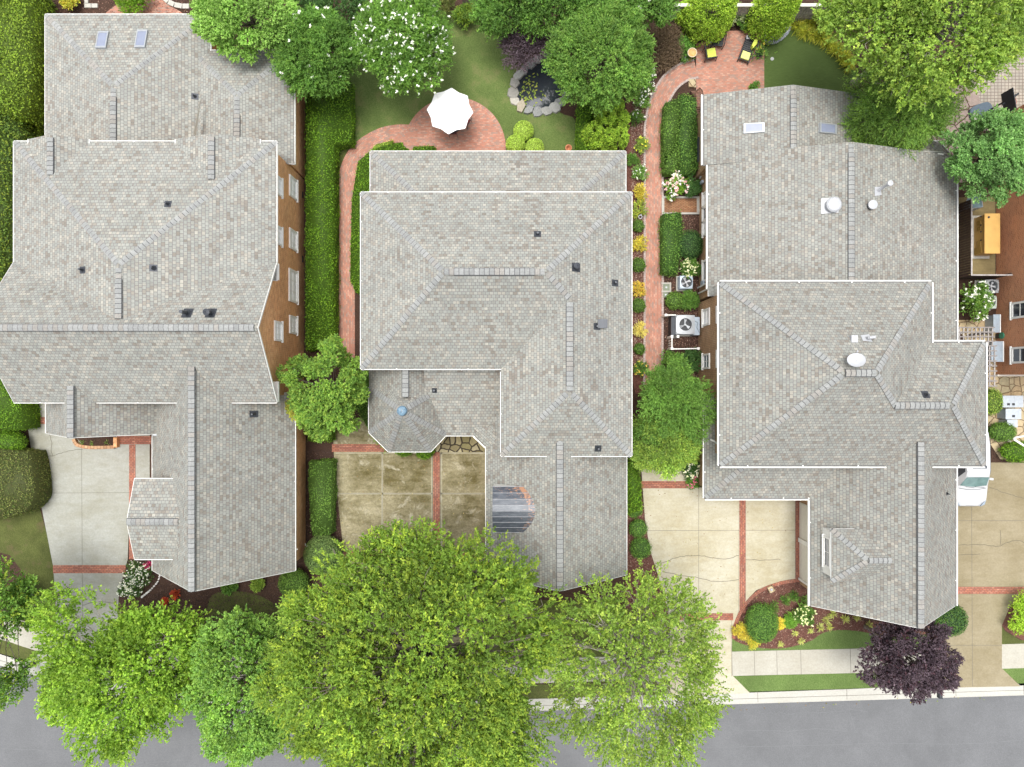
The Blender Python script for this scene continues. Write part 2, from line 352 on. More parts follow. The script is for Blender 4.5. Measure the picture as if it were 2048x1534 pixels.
COPR = copper(); SEAM = simple('copper_seam', (.24,.25,.27), .5, .2, .3, 6)
CAN = simple('umbrella_canvas', (.88,.88,.87), 0.9, var=0.02)
# ------------------------------------------------------------------ foliage
def norm(a): return a / np.maximum(np.linalg.norm(a, axis=1, keepdims=True), 1e-9)
def leafmesh(name, cen, ax, nr, Ln, Wd, col, mat, parent=None, root=None, core=None):
    """cen,ax,nr (N,3); Ln,Wd (N,); col (N,3): one folded diamond of four points per leaf"""
    N = len(cen); ax = norm(ax); nr = norm(nr - ax * np.sum(nr*ax, axis=1, keepdims=True)); bt = np.cross(nr, ax)
    if root is not None: cen = cen - np.array(root.location)[None]
    Ln = Ln[:, None]; Wd = Wd[:, None]
    v = np.stack([cen - ax*Ln*.5, cen + bt*Wd*.5 + nr*Wd*.16 - ax*Ln*.06, cen + ax*Ln*.5, cen - bt*Wd*.5 + nr*Wd*.16 - ax*Ln*.06], axis=1).reshape(-1, 3)
    cv = np.zeros((0,3)); cf = []; cc = []
    if core is not None:
        cv, cf, cc = core
        cv = np.array(cv, float)
        if root is not None: cv = cv - np.array(root.location)[None]
    me = bpy.data.meshes.new(name)
    allv = np.concatenate([v, cv]) if len(cv) else v
    me.vertices.add(len(allv)); me.vertices.foreach_set('co', allv.astype(np.float32).ravel())
    cl = [i + 4*N for f in cf for i in f]
    loops = np.concatenate([np.arange(4*N), np.array(cl, int)]) if cl else np.arange(4*N)
    me.loops.add(len(loops)); me.loops.foreach_set('vertex_index', loops.astype(np.int32))
    starts = list(range(0, 4*N, 4)); p = 4*N
    for f in cf: starts.append(p); p += len(f)
    me.polygons.add(len(starts)); me.polygons.foreach_set('loop_start', np.array(starts, np.int32))
    me.update(calc_edges=True)
    a = me.attributes.new('col', 'FLOAT_COLOR', 'FACE')
    allc = np.concatenate([col, np.tile(np.array(cc)[None], (len(cf), 1))]) if cf else col
    a.data.foreach_set('color', np.concatenate([np.clip(allc, 0, 1), np.ones((len(allc), 1))], axis=1).astype(np.float32).ravel())
    me.materials.append(mat); me.validate()
    o = bpy.data.objects.new(name, me); COL.objects.link(o)
    if parent is not None: o.parent = parent
    return o

G_OAK = [((.095,.17,.022),5),((.15,.225,.028),4),((.26,.33,.035),3),((.065,.125,.02),3)]
G_YEL = [((.145,.225,.035),5),((.20,.285,.045),4),((.29,.36,.06),2),((.10,.175,.03),4)]
G_MAP = [((.13,.235,.025),4),((.19,.30,.03),4),((.09,.17,.022),3),((.25,.35,.04),2)]
G_BLU = [((.095,.195,.045),4),((.14,.25,.055),4),((.20,.32,.06),3),((.06,.135,.03),2)]
G_MID = [((.075,.16,.028),4),((.11,.21,.035),4),((.05,.115,.02),3),((.15,.25,.04),1)]
G_DRK = [((.035,.085,.022),4),((.055,.12,.03),4),((.08,.15,.035),1)]
G_HDG = [((.085,.175,.010),4),((.125,.225,.013),3),((.055,.125,.008),3)]
G_BOX = [((.085,.165,.025),4),((.12,.21,.035),3),((.06,.12,.02),2)]
G_OLV = [((.10,.12,.03),4),((.14,.16,.04),3),((.09,.085,.03),2),((.065,.10,.02),3)]
G_LIM = [((.30,.42,.06),4),((.38,.49,.10),3),((.20,.30,.04),3)]
G_LIM2 = [((.23,.35,.035),4),((.31,.43,.045),3),((.16,.26,.025),3)]
G_GLD = [((.45,.38,.05),4),((.55,.45,.08),3),((.25,.28,.04),2)]
G_PUR = [((.040,.028,.038),4),((.068,.048,.060),4),((.095,.070,.085),2),((.06,.022,.03),1)]
G_SMK = [((.085,.06,.075),4),((.12,.09,.11),3),((.06,.04,.05),2)]
G_BRN = [((.12,.085,.052),4),((.16,.115,.075),3),((.085,.062,.036),3)]
G_GRS = [((.075,.14,.02),4),((.11,.19,.03),4),((.15,.21,.05),1)]
G_RED = [((.40,.07,.03),3),((.30,.05,.02),2)]
G_OGR = [((.24,.27,.04),4),((.32,.31,.06),3),((.14,.19,.03),3),((.26,.18,.04),1)]
LG = 1.62
def pick(rng, pal, n, g=None):
    w = np.array([p[1] for p in pal], float); w /= w.sum()
    return np.array([p[0] for p in pal])[rng.choice(len(pal), n, p=w)]*(g or LG)
def rsph(rng, n):
    return norm(rng.normal(size=(n, 3)))

VAR = [1.0]
def sprigs(rng, pos, dr, n, slen, LL, LW, pal, upw=0.8, jit=0.18, tone=None, spread=0.75):
    """n leaves along each sprig"""
    M = len(pos); t = np.tile(np.linspace(0.1, 1, n), M); P = np.repeat(pos, n, 0); D = np.repeat(norm(dr), n, 0)
    sidev = rng.normal(size=(M*n, 3)) * spread
    ax = norm(D*0.75 + sidev); c = P + D*(t*slen)[:, None] + ax*(LL*0.5)
    nr = np.array([0,0,1.0])[None]*upw + rng.normal(size=(M*n, 3))*0.55
    base = pick(rng, pal, M); base = base.mean(0)[None] + (base-base.mean(0)[None])*VAR[0]
    if tone is not None: base = base * tone[:, None]
    col = np.repeat(base, n, 0) * (1 + rng.normal(size=(M*n, 1))*jit)
    Ln = LL*(0.75+0.5*rng.random(M*n)); Wd = LW*(0.75+0.5*rng.random(M*n))
    return c, ax, nr, Ln, Wd, col

def tree(name, label, cat, px, py, R, hc, hv, pal, lobes=60, spr=40, nl=8, LL=.2, LW=.12, dn=1.9, ds=.74, rx=1, ry=1, lr=.26, slen=.35, seed=1,
         trunk=.18, bark=None, group=None, flowers=None, zmin=-0.35, inner=0.12, outl=0.16, droop=0, branches=True, upw=1.1, mat=None, kind='tree'):
    rng = np.random.default_rng(seed); x, y = at(px, py, hc); spr = int(spr*dn); LL *= ds; LW *= ds
    root = thing(name, (x, y, 0), label, cat, group); bark = bark or BARK
    C0 = np.array([x, y, hc])
    ph = rng.random(6)*6.28
    # lobe centres: spread evenly over the crown's shell, some inside
    d = []
    i = 0
    while len(d) < lobes:
        z = 1 - (1-zmin)*((i+.5)/lobes); i += 1
        if i > lobes: z = rng.uniform(zmin, 1)
        a = i*2.39996 + rng.normal()*.25
        r_ = math.sqrt(max(0, 1-z*z)); d.append((r_*math.cos(a), r_*math.sin(a), z))
    d = norm(np.array(d) + rng.normal(size=(lobes, 3))*.10)
    an = np.arctan2(d[:, 1], d[:, 0])
    f = 1 + outl*(np.sin(3*an+ph[0]) + .7*np.sin(5*an+ph[1]) + .6*np.sin(8*an+ph[2]))*.5
    rr = np.where(rng.random(lobes) < inner, rng.uniform(.3, .7, lobes), rng.uniform(.74, 1.0, lobes))*f*(1-lr*.6)
    lc = C0 + d*rr[:, None]*np.array([R*rx, R*ry, hv])[None]
    lrad = R*lr*rng.uniform(.65, 1.25, lobes)
    ltone = 1 + rng.normal(size=lobes)*.13
    li = np.repeat(np.arange(lobes), spr)
    dd = rsph(rng, lobes*spr); dd[:, 2] = np.where(dd[:, 2] < -.3, -dd[:, 2], dd[:, 2])
    out = norm(lc[li]-C0)
    pos = lc[li] + dd*lrad[li][:, None]*np.array([1, 1, .62])[None]*(.35+.65*rng.random(lobes*spr)**.6)[:, None]
    dr = dd*.8 + out*.7 + np.array([0, 0, .25-droop])[None] + rng.normal(size=dd.shape)*.25
    VAR[0] = .62
    c, ax, nr, Ln, Wd, col = sprigs(rng, pos, dr, nl, slen, LL, LW, pal, upw=upw, jit=.14, tone=ltone[li]*(1+rng.normal(size=len(li))*.06))
    VAR[0] = 1.0
    if bark is not None and trunk > 0:
        mb = MB(); base = Vector((x, y, 0)); top = Vector((x + rng.normal()*.1, y + rng.normal()*.1, hc - hv*.35))
        mid = base.lerp(top, .5) + Vector((rng.normal()*.08, rng.normal()*.08, 0))
        mb.tube([base, base.lerp(mid, .1), mid, top], [trunk*1.5, trunk*1.05, trunk*.85, trunk*.65], n=9)
        mb.build('trunk', bark, root, root, smooth=True)
        if branches:
            mb = MB()
            for j in range(0, lobes, 1):
                e = Vector(lc[j]); s_ = mid.lerp(top, rng.uniform(.55, 1)) if rng.random() < .5 else top
                m1 = s_.lerp(e, .45) + Vector((rng.normal()*.12, rng.normal()*.12, .12*R*rng.random()))
                r0 = trunk*.30*(.7+.6*rng.random())
                mb.tube([s_, m1, e], [r0, r0*.6, r0*.18], n=4, cap=False)
                for q in range(3):
                    e2 = e + Vector(tuple((rsph(rng, 1)[0]*np.array([1, 1, .6])*lrad[j]*.9)))
                    mb.tube([m1.lerp(e, .6), e.lerp(e2, .5), e2], [r0*.35, r0*.2, r0*.08], n=3, cap=False)
            mb.build('branches', bark, root, root)
    leafmesh('crown' if kind == 'tree' else 'foliage', c, ax, nr, Ln, Wd, col, mat or LEAF, root, root)
    if flowers:
        nf, fs, fc = flowers
        k = rng.choice(len(pos), nf); outp = pos[k] + norm(dr[k])*slen*1.1 + np.array([0, 0, .06])[None]
        c, ax, nr, Ln, Wd, col = sprigs(rng, outp, np.tile(np.array([[0, 0, 1.0]]), (nf, 1)) + rng.normal(size=(nf, 3))*.3, 5, fs*.5, fs, fs*.75, fc, upw=1.2, jit=.05)
        leafmesh('blossoms', c, ax, nr, Ln, Wd, col, PET, root, root)
    return root

def ellipsoid_core(cx, cy, cz, rx, ry, rz, nu=14, nv=8, sq=1.0, flat=None):
    v = []; f = []
    for i in range(nv+1):
        t = math.pi*(i/nv)
        for j in range(nu):
            a = 2*math.pi*j/nu
            z = cz + rz*math.cos(t); v.append((cx+rx*math.sin(t)*math.cos(a), cy+ry*math.sin(t)*math.sin(a), max(z, 0.02)))
    for i in range(nv):
        for j in range(nu): f.append((i*nu+j, (i+1)*nu+j, (i+1)*nu+(j+1) % nu, i*nu+(j+1) % nu))
    return v, f

def ball(name, label, cat, px, py, rx, ry, h, pal, group=None, seed=1, LL=.08, LW=.055, dens=260, rough_=.03, flowers=None, lump=0.0, cone=0.0, mat=None):
    """clipped or dense shrub: leaves over an ellipsoid (cone>0 pulls the upper part in); rx, ry in photo px at mid height"""
    rng = np.random.default_rng(seed); hc = h*.5; x, y = at(px, py, hc); k = (CH-hc)/FPX; rx *= k; ry *= k
    root = thing(name, (x, y, 0), label, cat, group)
    ar = 2*math.pi*((rx*ry+rx*h*.5+ry*h*.5)/3)*1.4; N = int(ar*dens)
    d = rsph(rng, N); d[:, 2] = np.where((d[:, 2] < -.2), -d[:, 2], d[:, 2])
    an = np.arctan2(d[:, 1], d[:, 0]); lm = 1 + lump*(np.sin(5*an+seed)*np.cos(3*d[:, 2]+seed)+.6*np.sin(9*an+2*seed+4*d[:, 2]))
    pull = 1 - cone*np.clip(d[:, 2], 0, 1)
    pos = np.stack([x + d[:, 0]*rx*lm*pull, y + d[:, 1]*ry*lm*pull, hc + d[:, 2]*h*.5], 1) + rng.normal(size=(N, 3))*rough_
    nr = norm(d/np.array([rx, ry, h*.5])[None]) + rng.normal(size=(N, 3))*.45 + np.array([0, 0, .25])[None]
    ax = np.cross(nr, rng.normal(size=(N, 3)))
    col = pick(rng, pal, N)*(1+rng.normal(size=(N, 1))*.14)
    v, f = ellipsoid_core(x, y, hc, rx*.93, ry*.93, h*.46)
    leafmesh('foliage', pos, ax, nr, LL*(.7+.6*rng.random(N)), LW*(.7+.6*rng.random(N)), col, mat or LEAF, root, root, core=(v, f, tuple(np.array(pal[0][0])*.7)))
    mb = MB(); mb.tube([(x, y, 0), (x, y, h*.35)], [.05, .03], n=6); mb.build('stem', BARK, root, root)
    if flowers:
        nf, fs, fc = flowers; q = rsph(rng, nf); q[:, 2] = np.abs(q[:, 2])*.8+.2; q = norm(q)
        fp = np.stack([x+q[:, 0]*rx*1.02, y+q[:, 1]*ry*1.02, hc+q[:, 2]*h*.52], 1)
        c, ax, nr, Ln, Wd, col = sprigs(rng, fp, q, 5, fs*.3, fs, fs*.75, fc, upw=1.0, jit=.06, spread=1.0)
        leafmesh('blossoms', c, ax, nr, Ln, Wd, col, PET, root, root)
    return root

def loose(name, label, cat, px, py, r, h, pal, seed=1, group=None, LL=.14, LW=.08, lobes=9, spr=22, nl=6, rx=1, ry=1, flowers=None, slen=.18, droop=0, mat=None):
    k = (CH-h*.5)/FPX
    return tree(name, label, cat, px, py, r*k, h*.52, h*.48, pal, lobes=lobes, spr=spr, nl=nl, LL=LL, LW=LW, rx=rx, ry=ry, lr=.42, slen=slen, seed=seed, trunk=.035,
                group=group, flowers=flowers, zmin=-.25, inner=.3, outl=.2, droop=droop, kind='shrub', branches=False, mat=mat)

def tufts(name, label, cat, px, py, r, h, pal, seed=1, n=90, LL=.5, LW=.03, group=None):
    """arching grass-like blades from one base"""
    rng = np.random.default_rng(seed); x, y = at(px, py, h*.5); k = CH/FPX; R = r*k
    root = thing(name, (x, y, 0), label, cat, group)
    a = rng.random(n)*6.28; e = rng.uniform(.15, 1.2, n); s_ = rng.uniform(.3, 1, n)
    out = np.stack([np.cos(a)*np.sin(e), np.sin(a)*np.sin(e), np.cos(e)], 1)
    c1 = np.array([x, y, 0.02])[None] + out*np.array([R*.9, R*.9, h])[None]*s_[:, None]*.45 + rng.normal(size=(n, 3))*.02
    c2 = c1 + out*np.array([R*.9, R*.9, h*.5])[None]*.45
    c = np.concatenate([c1, c2]); ax = np.concatenate([out, out*np.array([1, 1, .2])[None]])
    nr = np.tile(np.array([[0, 0, 1.0]]), (2*n, 1)) + rng.normal(size=(2*n, 3))*.4
    c[:, 2] = np.maximum(c[:, 2], .03)
    col = np.tile(pick(rng, pal, n)*(1+rng.normal(size=(n, 1))*.12), (2, 1))
    leafmesh('blades', c, ax, nr, np.full(2*n, R*.85), np.full(2*n, LW), col, LEAF, root, root)
    return root

def inpoly(P, poly):
    x, y = P[:, 0], P[:, 1]; inside = np.zeros(len(P), bool); n = len(poly)
    for i in range(n):
        x0, y0 = poly[i]; x1, y1 = poly[(i+1) % n]
        c = ((y0 > y) != (y1 > y)) & (x < (x1-x0)*(y-y0)/((y1-y0) if y1 != y0 else 1e-9)+x0)
        inside ^= c
    return inside
def hedge(name, label, cat, pts, h, pal, seed=1, LL=.09, LW=.06, dens=230, group=None, rough_=.045, z0=0, wob=0.12, mat=None, kind=None):
    """clipped hedge: pts are photo pixels of its TOP outline; sides fall to the ground"""
    rng = np.random.default_rng(seed); P = [at(a, b, h) for a, b in pts]
    if area(P) < 0: P = P[::-1]
    cx = sum(p[0] for p in P)/len(P); cy = sum(p[1] for p in P)/len(P)
    root = thing(name, (cx, cy, z0), label, cat, group)
    x0, x1 = min(p[0] for p in P), max(p[0] for p in P); y0, y1 = min(p[1] for p in P), max(p[1] for p in P)
    N = int((x1-x0)*(y1-y0)*dens); T = np.stack([rng.uniform(x0, x1, N), rng.uniform(y0, y1, N)], 1); T = T[inpoly(T, P)]
    lumps = .5*(np.sin(T[:, 0]*2.1+seed)*np.sin(T[:, 1]*1.7)+np.sin(T[:, 0]*4.3)*np.sin(T[:, 1]*3.9+seed))
    pos = [np.concatenate([T, (h + lumps*wob)[:, None]], 1)]; nrm = [np.tile(np.array([[0, 0, 1.0]]), (len(T), 1))]
    for i in range(len(P)):
        a, b = np.array(P[i]), np.array(P[(i+1) % len(P)]); l = np.linalg.norm(b-a)
        M = int(l*h*dens*.9); t = rng.random(M); z = z0 + (h-z0)*rng.random(M)
        n2 = np.array([(b-a)[1], -(b-a)[0]])/max(l, 1e-6)
        bulge = .05*np.sin(3*t*l+z*4+seed)[:, None]
        q = a[None]+(b-a)[None]*t[:, None] + n2[None]*bulge - n2[None]*(np.clip(z-(h-.12), 0, 1)[:, None])
        pos.append(np.concatenate([q, z[:, None]], 1)); nrm.append(np.tile(np.array([[n2[0], n2[1], .3]]), (M, 1)))
    pos = np.concatenate(pos); nrm = np.concatenate(nrm); N = len(pos); pos = pos + rng.normal(size=pos.shape)*rough_
    nr = nrm + rng.normal(size=(N, 3))*.5; ax = np.cross(nr, rng.normal(size=(N, 3)))
    tone = 1 + .16*np.sin(pos[:, 0]*2.3+seed)*np.sin(pos[:, 1]*1.9)+.12*np.sin(pos[:, 0]*5.1)*np.sin(pos[:, 1]*4.3+seed)
    col = pick(rng, pal, N)*(tone[:, None]+rng.normal(size=(N, 1))*.15)
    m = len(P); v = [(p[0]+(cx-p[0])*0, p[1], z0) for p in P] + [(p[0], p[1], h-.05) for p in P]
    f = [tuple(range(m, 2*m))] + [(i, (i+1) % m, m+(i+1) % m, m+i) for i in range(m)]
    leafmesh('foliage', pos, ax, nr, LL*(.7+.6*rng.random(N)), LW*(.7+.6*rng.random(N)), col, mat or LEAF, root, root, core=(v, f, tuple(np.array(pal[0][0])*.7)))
    return root
# ------------------------------------------------------------------ roofs and walls
def frange(a, b, st):
    n = max(1, int(round(abs(b-a)/st))); return [a+(b-a)*(i+.5)/n for i in range(n)]
class Vol:
    """a roof volume: list of convex top faces (3-D points, ccw from above) and the ridge/hip lines on it"""
    def __init__(s): s.faces = []; s.uvs = []; s.lines = []; s.vent = []; s.box = None
    def height(s, x, y):
        best = -1e9
        for F in s.faces:
            n = len(F); ok = True
            for i in range(n):
                a, b = F[i], F[(i+1) % n]
                if (b[0]-a[0])*(y-a[1])-(b[1]-a[1])*(x-a[0]) < -1e-6: ok = False; break
            if not ok: continue
            A, B, C = Vector(F[0]), Vector(F[1]), Vector(F[2]); nn = (B-A).cross(C-A)
            if abs(nn.z) < 1e-9: continue
            best = max(best, A.z-(nn.x*(x-A.x)+nn.y*(y-A.y))/nn.z)
        return best
    def add(s, F, off=0.0):
        F = [tuple(p) for p in F]
        ar = sum(F[i][0]*F[(i+1) % len(F)][1]-F[(i+1) % len(F)][0]*F[i][1] for i in range(len(F)))
        if ar < 0: F = F[::-1]
        A, B, C = Vector(F[0]), Vector(F[1]), Vector(F[2]); n = (B-A).cross(C-A).normalized()
        g = Vector((n.x, n.y, 0))
        if g.length < 1e-4: up = Vector((0, 1, 0)); cz = 1
        else: up = -g.normalized(); cz = n.z
        al = Vector((up.y, -up.x, 0))
        s.faces.append(F); s.uvs.append([(Vector(p).dot(al)+off, Vector((p[0], p[1], 0)).dot(up)/max(cz, .2)) for p in F])

def rvol(x0, x1, y0, y1, he, pitch, axis, ends, dz=0.0, ventseg=(0.0, 1.0)):
    """world rectangle, ends in 'hg' for (low end, high end) of the ridge axis"""
    v = Vol(); v.box = (x0, x1, y0, y1); v.he = he; v.axis = axis; v.ends = ends; v.pitch = pitch
    def q(a, b, z):
        return (a, b, z+dz) if axis == 'x' else (b, a, z+dz)
    if axis == 'x': a0, a1, b0, b1 = x0, x1, y0, y1
    else: a0, a1, b0, b1 = y0, y1, x0, x1
    half = (b1-b0)/2; bm = (b0+b1)/2; hr = he+pitch*half; v.hr = hr
    ra = a0+(half if ends[0] == 'h' else 0); rb = a1-(half if ends[1] == 'h' else 0)
    off = random.uniform(0, 5)
    v.add([q(a0, b0, he), q(a1, b0, he), q(rb, bm, hr), q(ra, bm, hr)], off); v.add([q(a1, b1, he), q(a0, b1, he), q(ra, bm, hr), q(rb, bm, hr)], off)
    if ends[0] == 'h':
        v.add([q(a0, b1, he), q(a0, b0, he), q(ra, bm, hr)], off); v.lines += [(q(a0, b0, he), q(ra, bm, hr)), (q(a0, b1, he), q(ra, bm, hr))]
    if ends[1] == 'h':
        v.add([q(a1, b0, he), q(a1, b1, he), q(rb, bm, hr)], off); v.lines += [(q(a1, b0, he), q(rb, bm, hr)), (q(a1, b1, he), q(rb, bm, hr))]
    R0, R1 = Vector(q(ra, bm, hr)), Vector(q(rb, bm, hr))
    v.ridge = (R0, R1); v.vs = ventseg
    return v
def prvol(x0, x1, y0, y1, he, pitch, axis, ends, **kw):
    """same, rectangle given as photo pixels at eave height"""
    a = at(x0, y0, he); b = at(x1, y1, he)
    return rvol(min(a[0], b[0]), max(a[0], b[0]), min(a[1], b[1]), max(a[1], b[1]), he, pitch, axis, ends, **kw)

def caps(mb, a, b, others, vent, rng, w=.165, step=.25):
    a, b = Vector(a), Vector(b); d = b-a; ln = d.length
    if ln < .3: return
    n = int(ln/step); dn = d/ln; hz = Vector((d.x, d.y, 0)).normalized(); sd_ = Vector((-hz.y, hz.x, 0))
    for i in range(n):
        c = a+dn*(i+.5)*step
        if any(o.height(c.x, c.y) > c.z-.012 for o in others): continue
        isv = vent(c); lift = .07 if isv else .03; ww = w if isv else w*.92
        c0 = a+dn*(i*step); c1 = a+dn*((i+1)*step)
        slope = .38
        def P(c, s, l, wq): return c+sd_*s*wq+Vector((0, 0, l-abs(s)*wq*slope))
        # underlay: dark strip whose colour puts in the gap and step shadow
        u = lift-.015; wu = ww+(.028 if isv else .0)
        cu = (.06, .062, .066) if isv else (.105, .106, .107)
        for s in (-1, 1):
            q = [P(c0, 0, u, wu), P(c1, 0, u, wu), P(c1, s, u, wu), P(c0, s, u, wu)]
            if s > 0: q = q[::-1]
            mb.face(q, c=cu)
        g = step*(.10 if isv else .14); c0g = c0+dn*g
        t = rng.uniform(.93, 1.08); base = random.choice([(.26, .267, .26), (.28, .285, .277), (.24, .246, .242), (.268, .256, .236), (.255, .26, .255)])
        col = tuple(t*q*(.94 if isv else .98) for q in base)
        for s in (-1, 1):
            q = [P(c0g, 0, lift+.012, ww), P(c1, 0, lift, ww), P(c1, s, lift, ww), P(c0g, s, lift+.012, ww)]
            if s > 0: q = q[::-1]
            mb.face(q, c=col)

def house_roofs(house, vols, mat, gw=.045, gut=WHT, names=None):
    rng = random.Random(5)
    for iv, v in enumerate(vols):
        mb = MB()
        for F, U in zip(v.faces, v.uvs): mb.face(F, uv=U)
        r = mb.build(names[iv] if names else 'roof', mat, house, house)
        others = [o for o in vols if o is not v]
        # boundary edges
        key = lambda p: (round(p[0], 3), round(p[1], 3), round(p[2], 3))
        cnt = {}
        for F in v.faces:
            for i in range(len(F)):
                a, b = F[i], F[(i+1) % len(F)]
                if key(a) == key(b): continue
                k = tuple(sorted((key(a), key(b)))); cnt.setdefault(k, []).append((a, b))
        fb = MB()
        for k, es in cnt.items():
            if len(es) > 1: continue
            a, b = es[0]
            if abs(a[2]-b[2]) < .01 and getattr(v, 'nogut', False): continue
            if abs(a[2]-b[2]) < .01:
                # eave: fascia board and an open gutter in front, only where nothing covers it
                n = max(1, int(math.dist(a, b)/.4)); A, B = Vector(a), Vector(b); run = None; segs = []
                for i in range(n):
                    m_ = A.lerp(B, (i+.5)/n)
                    ok = not any(o.height(m_.x, m_.y) > m_.z+.02 for o in others)
                    if ok and run is None: run = i
                    if (not ok) and run is not None: segs.append((run, i)); run = None
                if run is not None: segs.append((run, n))
                for s0, s1 in segs:
                    p, q = A.lerp(B, s0/n), A.lerp(B, s1/n)
                    lip = .030 if gw < .12 else .065
                    fb.obox(p, q, -gw, -gw+lip, -.13, .012)
                    if gw-lip > .02: fb.obox(p, q, -gw+lip, -.004, -.13, -.045, m=1)
                    d = (q-p).length
                    for j in range(int(d/2.8)):   # gutter hangers
                        e = p.lerp(q, (j+.5)/max(1, int(d/2.8))); dd = (q-p).normalized()*.025
                        fb.obox(e-dd, e+dd, -gw+.028, 0.03, -.02, .016)
                    fb.obox(p, q, .002, .03, -.20, -.012)
            else:
                n = max(1, int(math.dist(a, b)/.3)); A, B = Vector(a), Vector(b)
                ok = [not any(o.height(A.lerp(B, (i+.5)/n).x, A.lerp(B, (i+.5)/n).y) > A.lerp(B, (i+.5)/n).z-.03 for o in others) for i in range(n)]
                i = 0
                while i < n:
                    if not ok[i]: i += 1; continue
                    j = i
                    while j < n and ok[j]: j += 1
                    if not getattr(v, 'norake', False): fb.obox(A.lerp(B, i/n), A.lerp(B, j/n), -.022, .0, -.16, -.004)
                    i = j
        for F in v.faces: fb.face([(p[0], p[1], p[2]-.16) for p in reversed(F)])
        fb.build('gutter', [gut, GUT], r, house)
        segs = [(a, b, lambda c: False) for a, b in v.lines]
        if getattr(v, 'ridge', None):
            R0, R1 = v.ridge; ln = (R1-R0).length; f0, f1 = v.vs
            def vf(c, R0=R0, ln=ln, f0=f0, f1=f1):
                t = (c-R0).length/max(ln, .01); return f0 <= t <= f1
            segs.append((R0, R1, vf))
        for a, b, f_ in segs:
            cb = MB(); caps(cb, a, b, others, f_, rng)
            if cb.f: cb.build('ridge_cap', CAP, r, house)
        v.obj = r

def wallvol(house, v, mat, ov=.38, og=.16, z0=-.05, shift=0.0):
    x0, x1, y0, y1 = v.box; mb = MB(); he = v.he-.17+shift; p = v.pitch
    ax = v.axis
    if ax == 'x': a0, a1, b0, b1 = x0, x1, y0, y1
    else: a0, a1, b0, b1 = y0, y1, x0, x1
    b0 += ov; b1 -= ov; a0 += ov if v.ends[0] == 'h' else og; a1 -= ov if v.ends[1] == 'h' else og
    q = (lambda a, b, z: (a, b, z)) if ax == 'x' else (lambda a, b, z: (b, a, z))
    bm = (b0+b1)/2; half = (b1-b0)/2; ht = he+p*ov; hr = ht+p*half
    def pent(c0, c1, e0, e1):
        prof = [(b0, z0), (b1, z0), (b1, ht-.02), (bm, hr-.02), (b0, ht-.02)]
        if e0: F = [q(c0, b, z) for b, z in prof]; mb.face(F if ax != 'x' else F[::-1])
        if e1: F = [q(c1, b, z) for b, z in prof]; mb.face(F[::-1] if ax != 'x' else F)
        for i in (1, 4):
            if i == 1: mb.face([q(c0, b1, z0), q(c1, b1, z0), q(c1, b1, ht-.02), q(c0, b1, ht-.02)])
            else: mb.face([q(c0, b0, z0), q(c1, b0, z0), q(c1, b0, ht-.02), q(c0, b0, ht-.02)])
        if not (e0 and e1):
            for c, e in ((c0, e0), (c1, e1)):
                if not e: mb.face([q(c, b, z) for b, z in prof])
    if v.ends == 'gg': pent(a0, a1, True, True)
    elif 'g' in v.ends:
        if v.ends[0] == 'g': pent(a0, a0+.25, True, False); p0, p1 = a0+.251, a1
        else: pent(a1-.25, a1, False, True); p0, p1 = a0, a1-.251
        c, d = q(p0, b0, 0), q(p1, b1, 0); mb.box(min(c[0], d[0]), min(c[1], d[1]), z0, max(c[0], d[0]), max(c[1], d[1]), he+.02)
    else:
        mb.box(min(q(a0, b0, 0)[0], q(a1, b1, 0)[0]), min(q(a0, b0, 0)[1], q(a1, b1, 0)[1]), z0, max(q(a0, b0, 0)[0], q(a1, b1, 0)[0]), max(q(a0, b0, 0)[1], q(a1, b1, 0)[1]), he+.02)
    return mb.build('wall', mat, house, house)

def window(house, X, s, ya, yb, z0, z1, glass=None, frame=None, split=2, trim=.11):
    """window in a wall plane x = X facing s (+1 east, -1 west)"""
    frame = frame or WHT; mb = MB(); y0, y1 = min(ya, yb), max(ya, yb)
    def bx(a, b, c, d, t0, t1, m=0): mb.box(min(X+s*t0, X+s*t1), a, c, max(X+s*t0, X+s*t1), b, d, m)
    bx(y0, y0+trim, z0, z1, -.05, .07); bx(y1-trim, y1, z0, z1, -.05, .07); bx(y0+trim, y1-trim, z1-trim, z1, -.05, .07); bx(y0+trim, y1-trim, z0, z0+trim, -.05, .07)
    bx(y0+trim, y1-trim, (z0+z1)/2-.025, (z0+z1)/2+.025, .0, .035)
    for i in range(1, split): c = y0+(y1-y0)*i/split; bx(c-.012, c+.012, z0+trim, z1-trim, .0, .03)
    f = mb.build('window', frame, house, house)
    mb = MB(); mb.box(min(X-s*.04, X+s*.012), y0+trim, z0+trim, max(X-s*.04, X+s*.012), y1-trim, z1-trim); mb.build('pane', glass or BLI, f, house)
    mb = MB(); mb.box(min(X-s*.03, X+s*.11), y0-.06, z0-.07, max(X-s*.03, X+s*.11), y1+.06, z0-.003); mb.build('sill', frame, f, house)

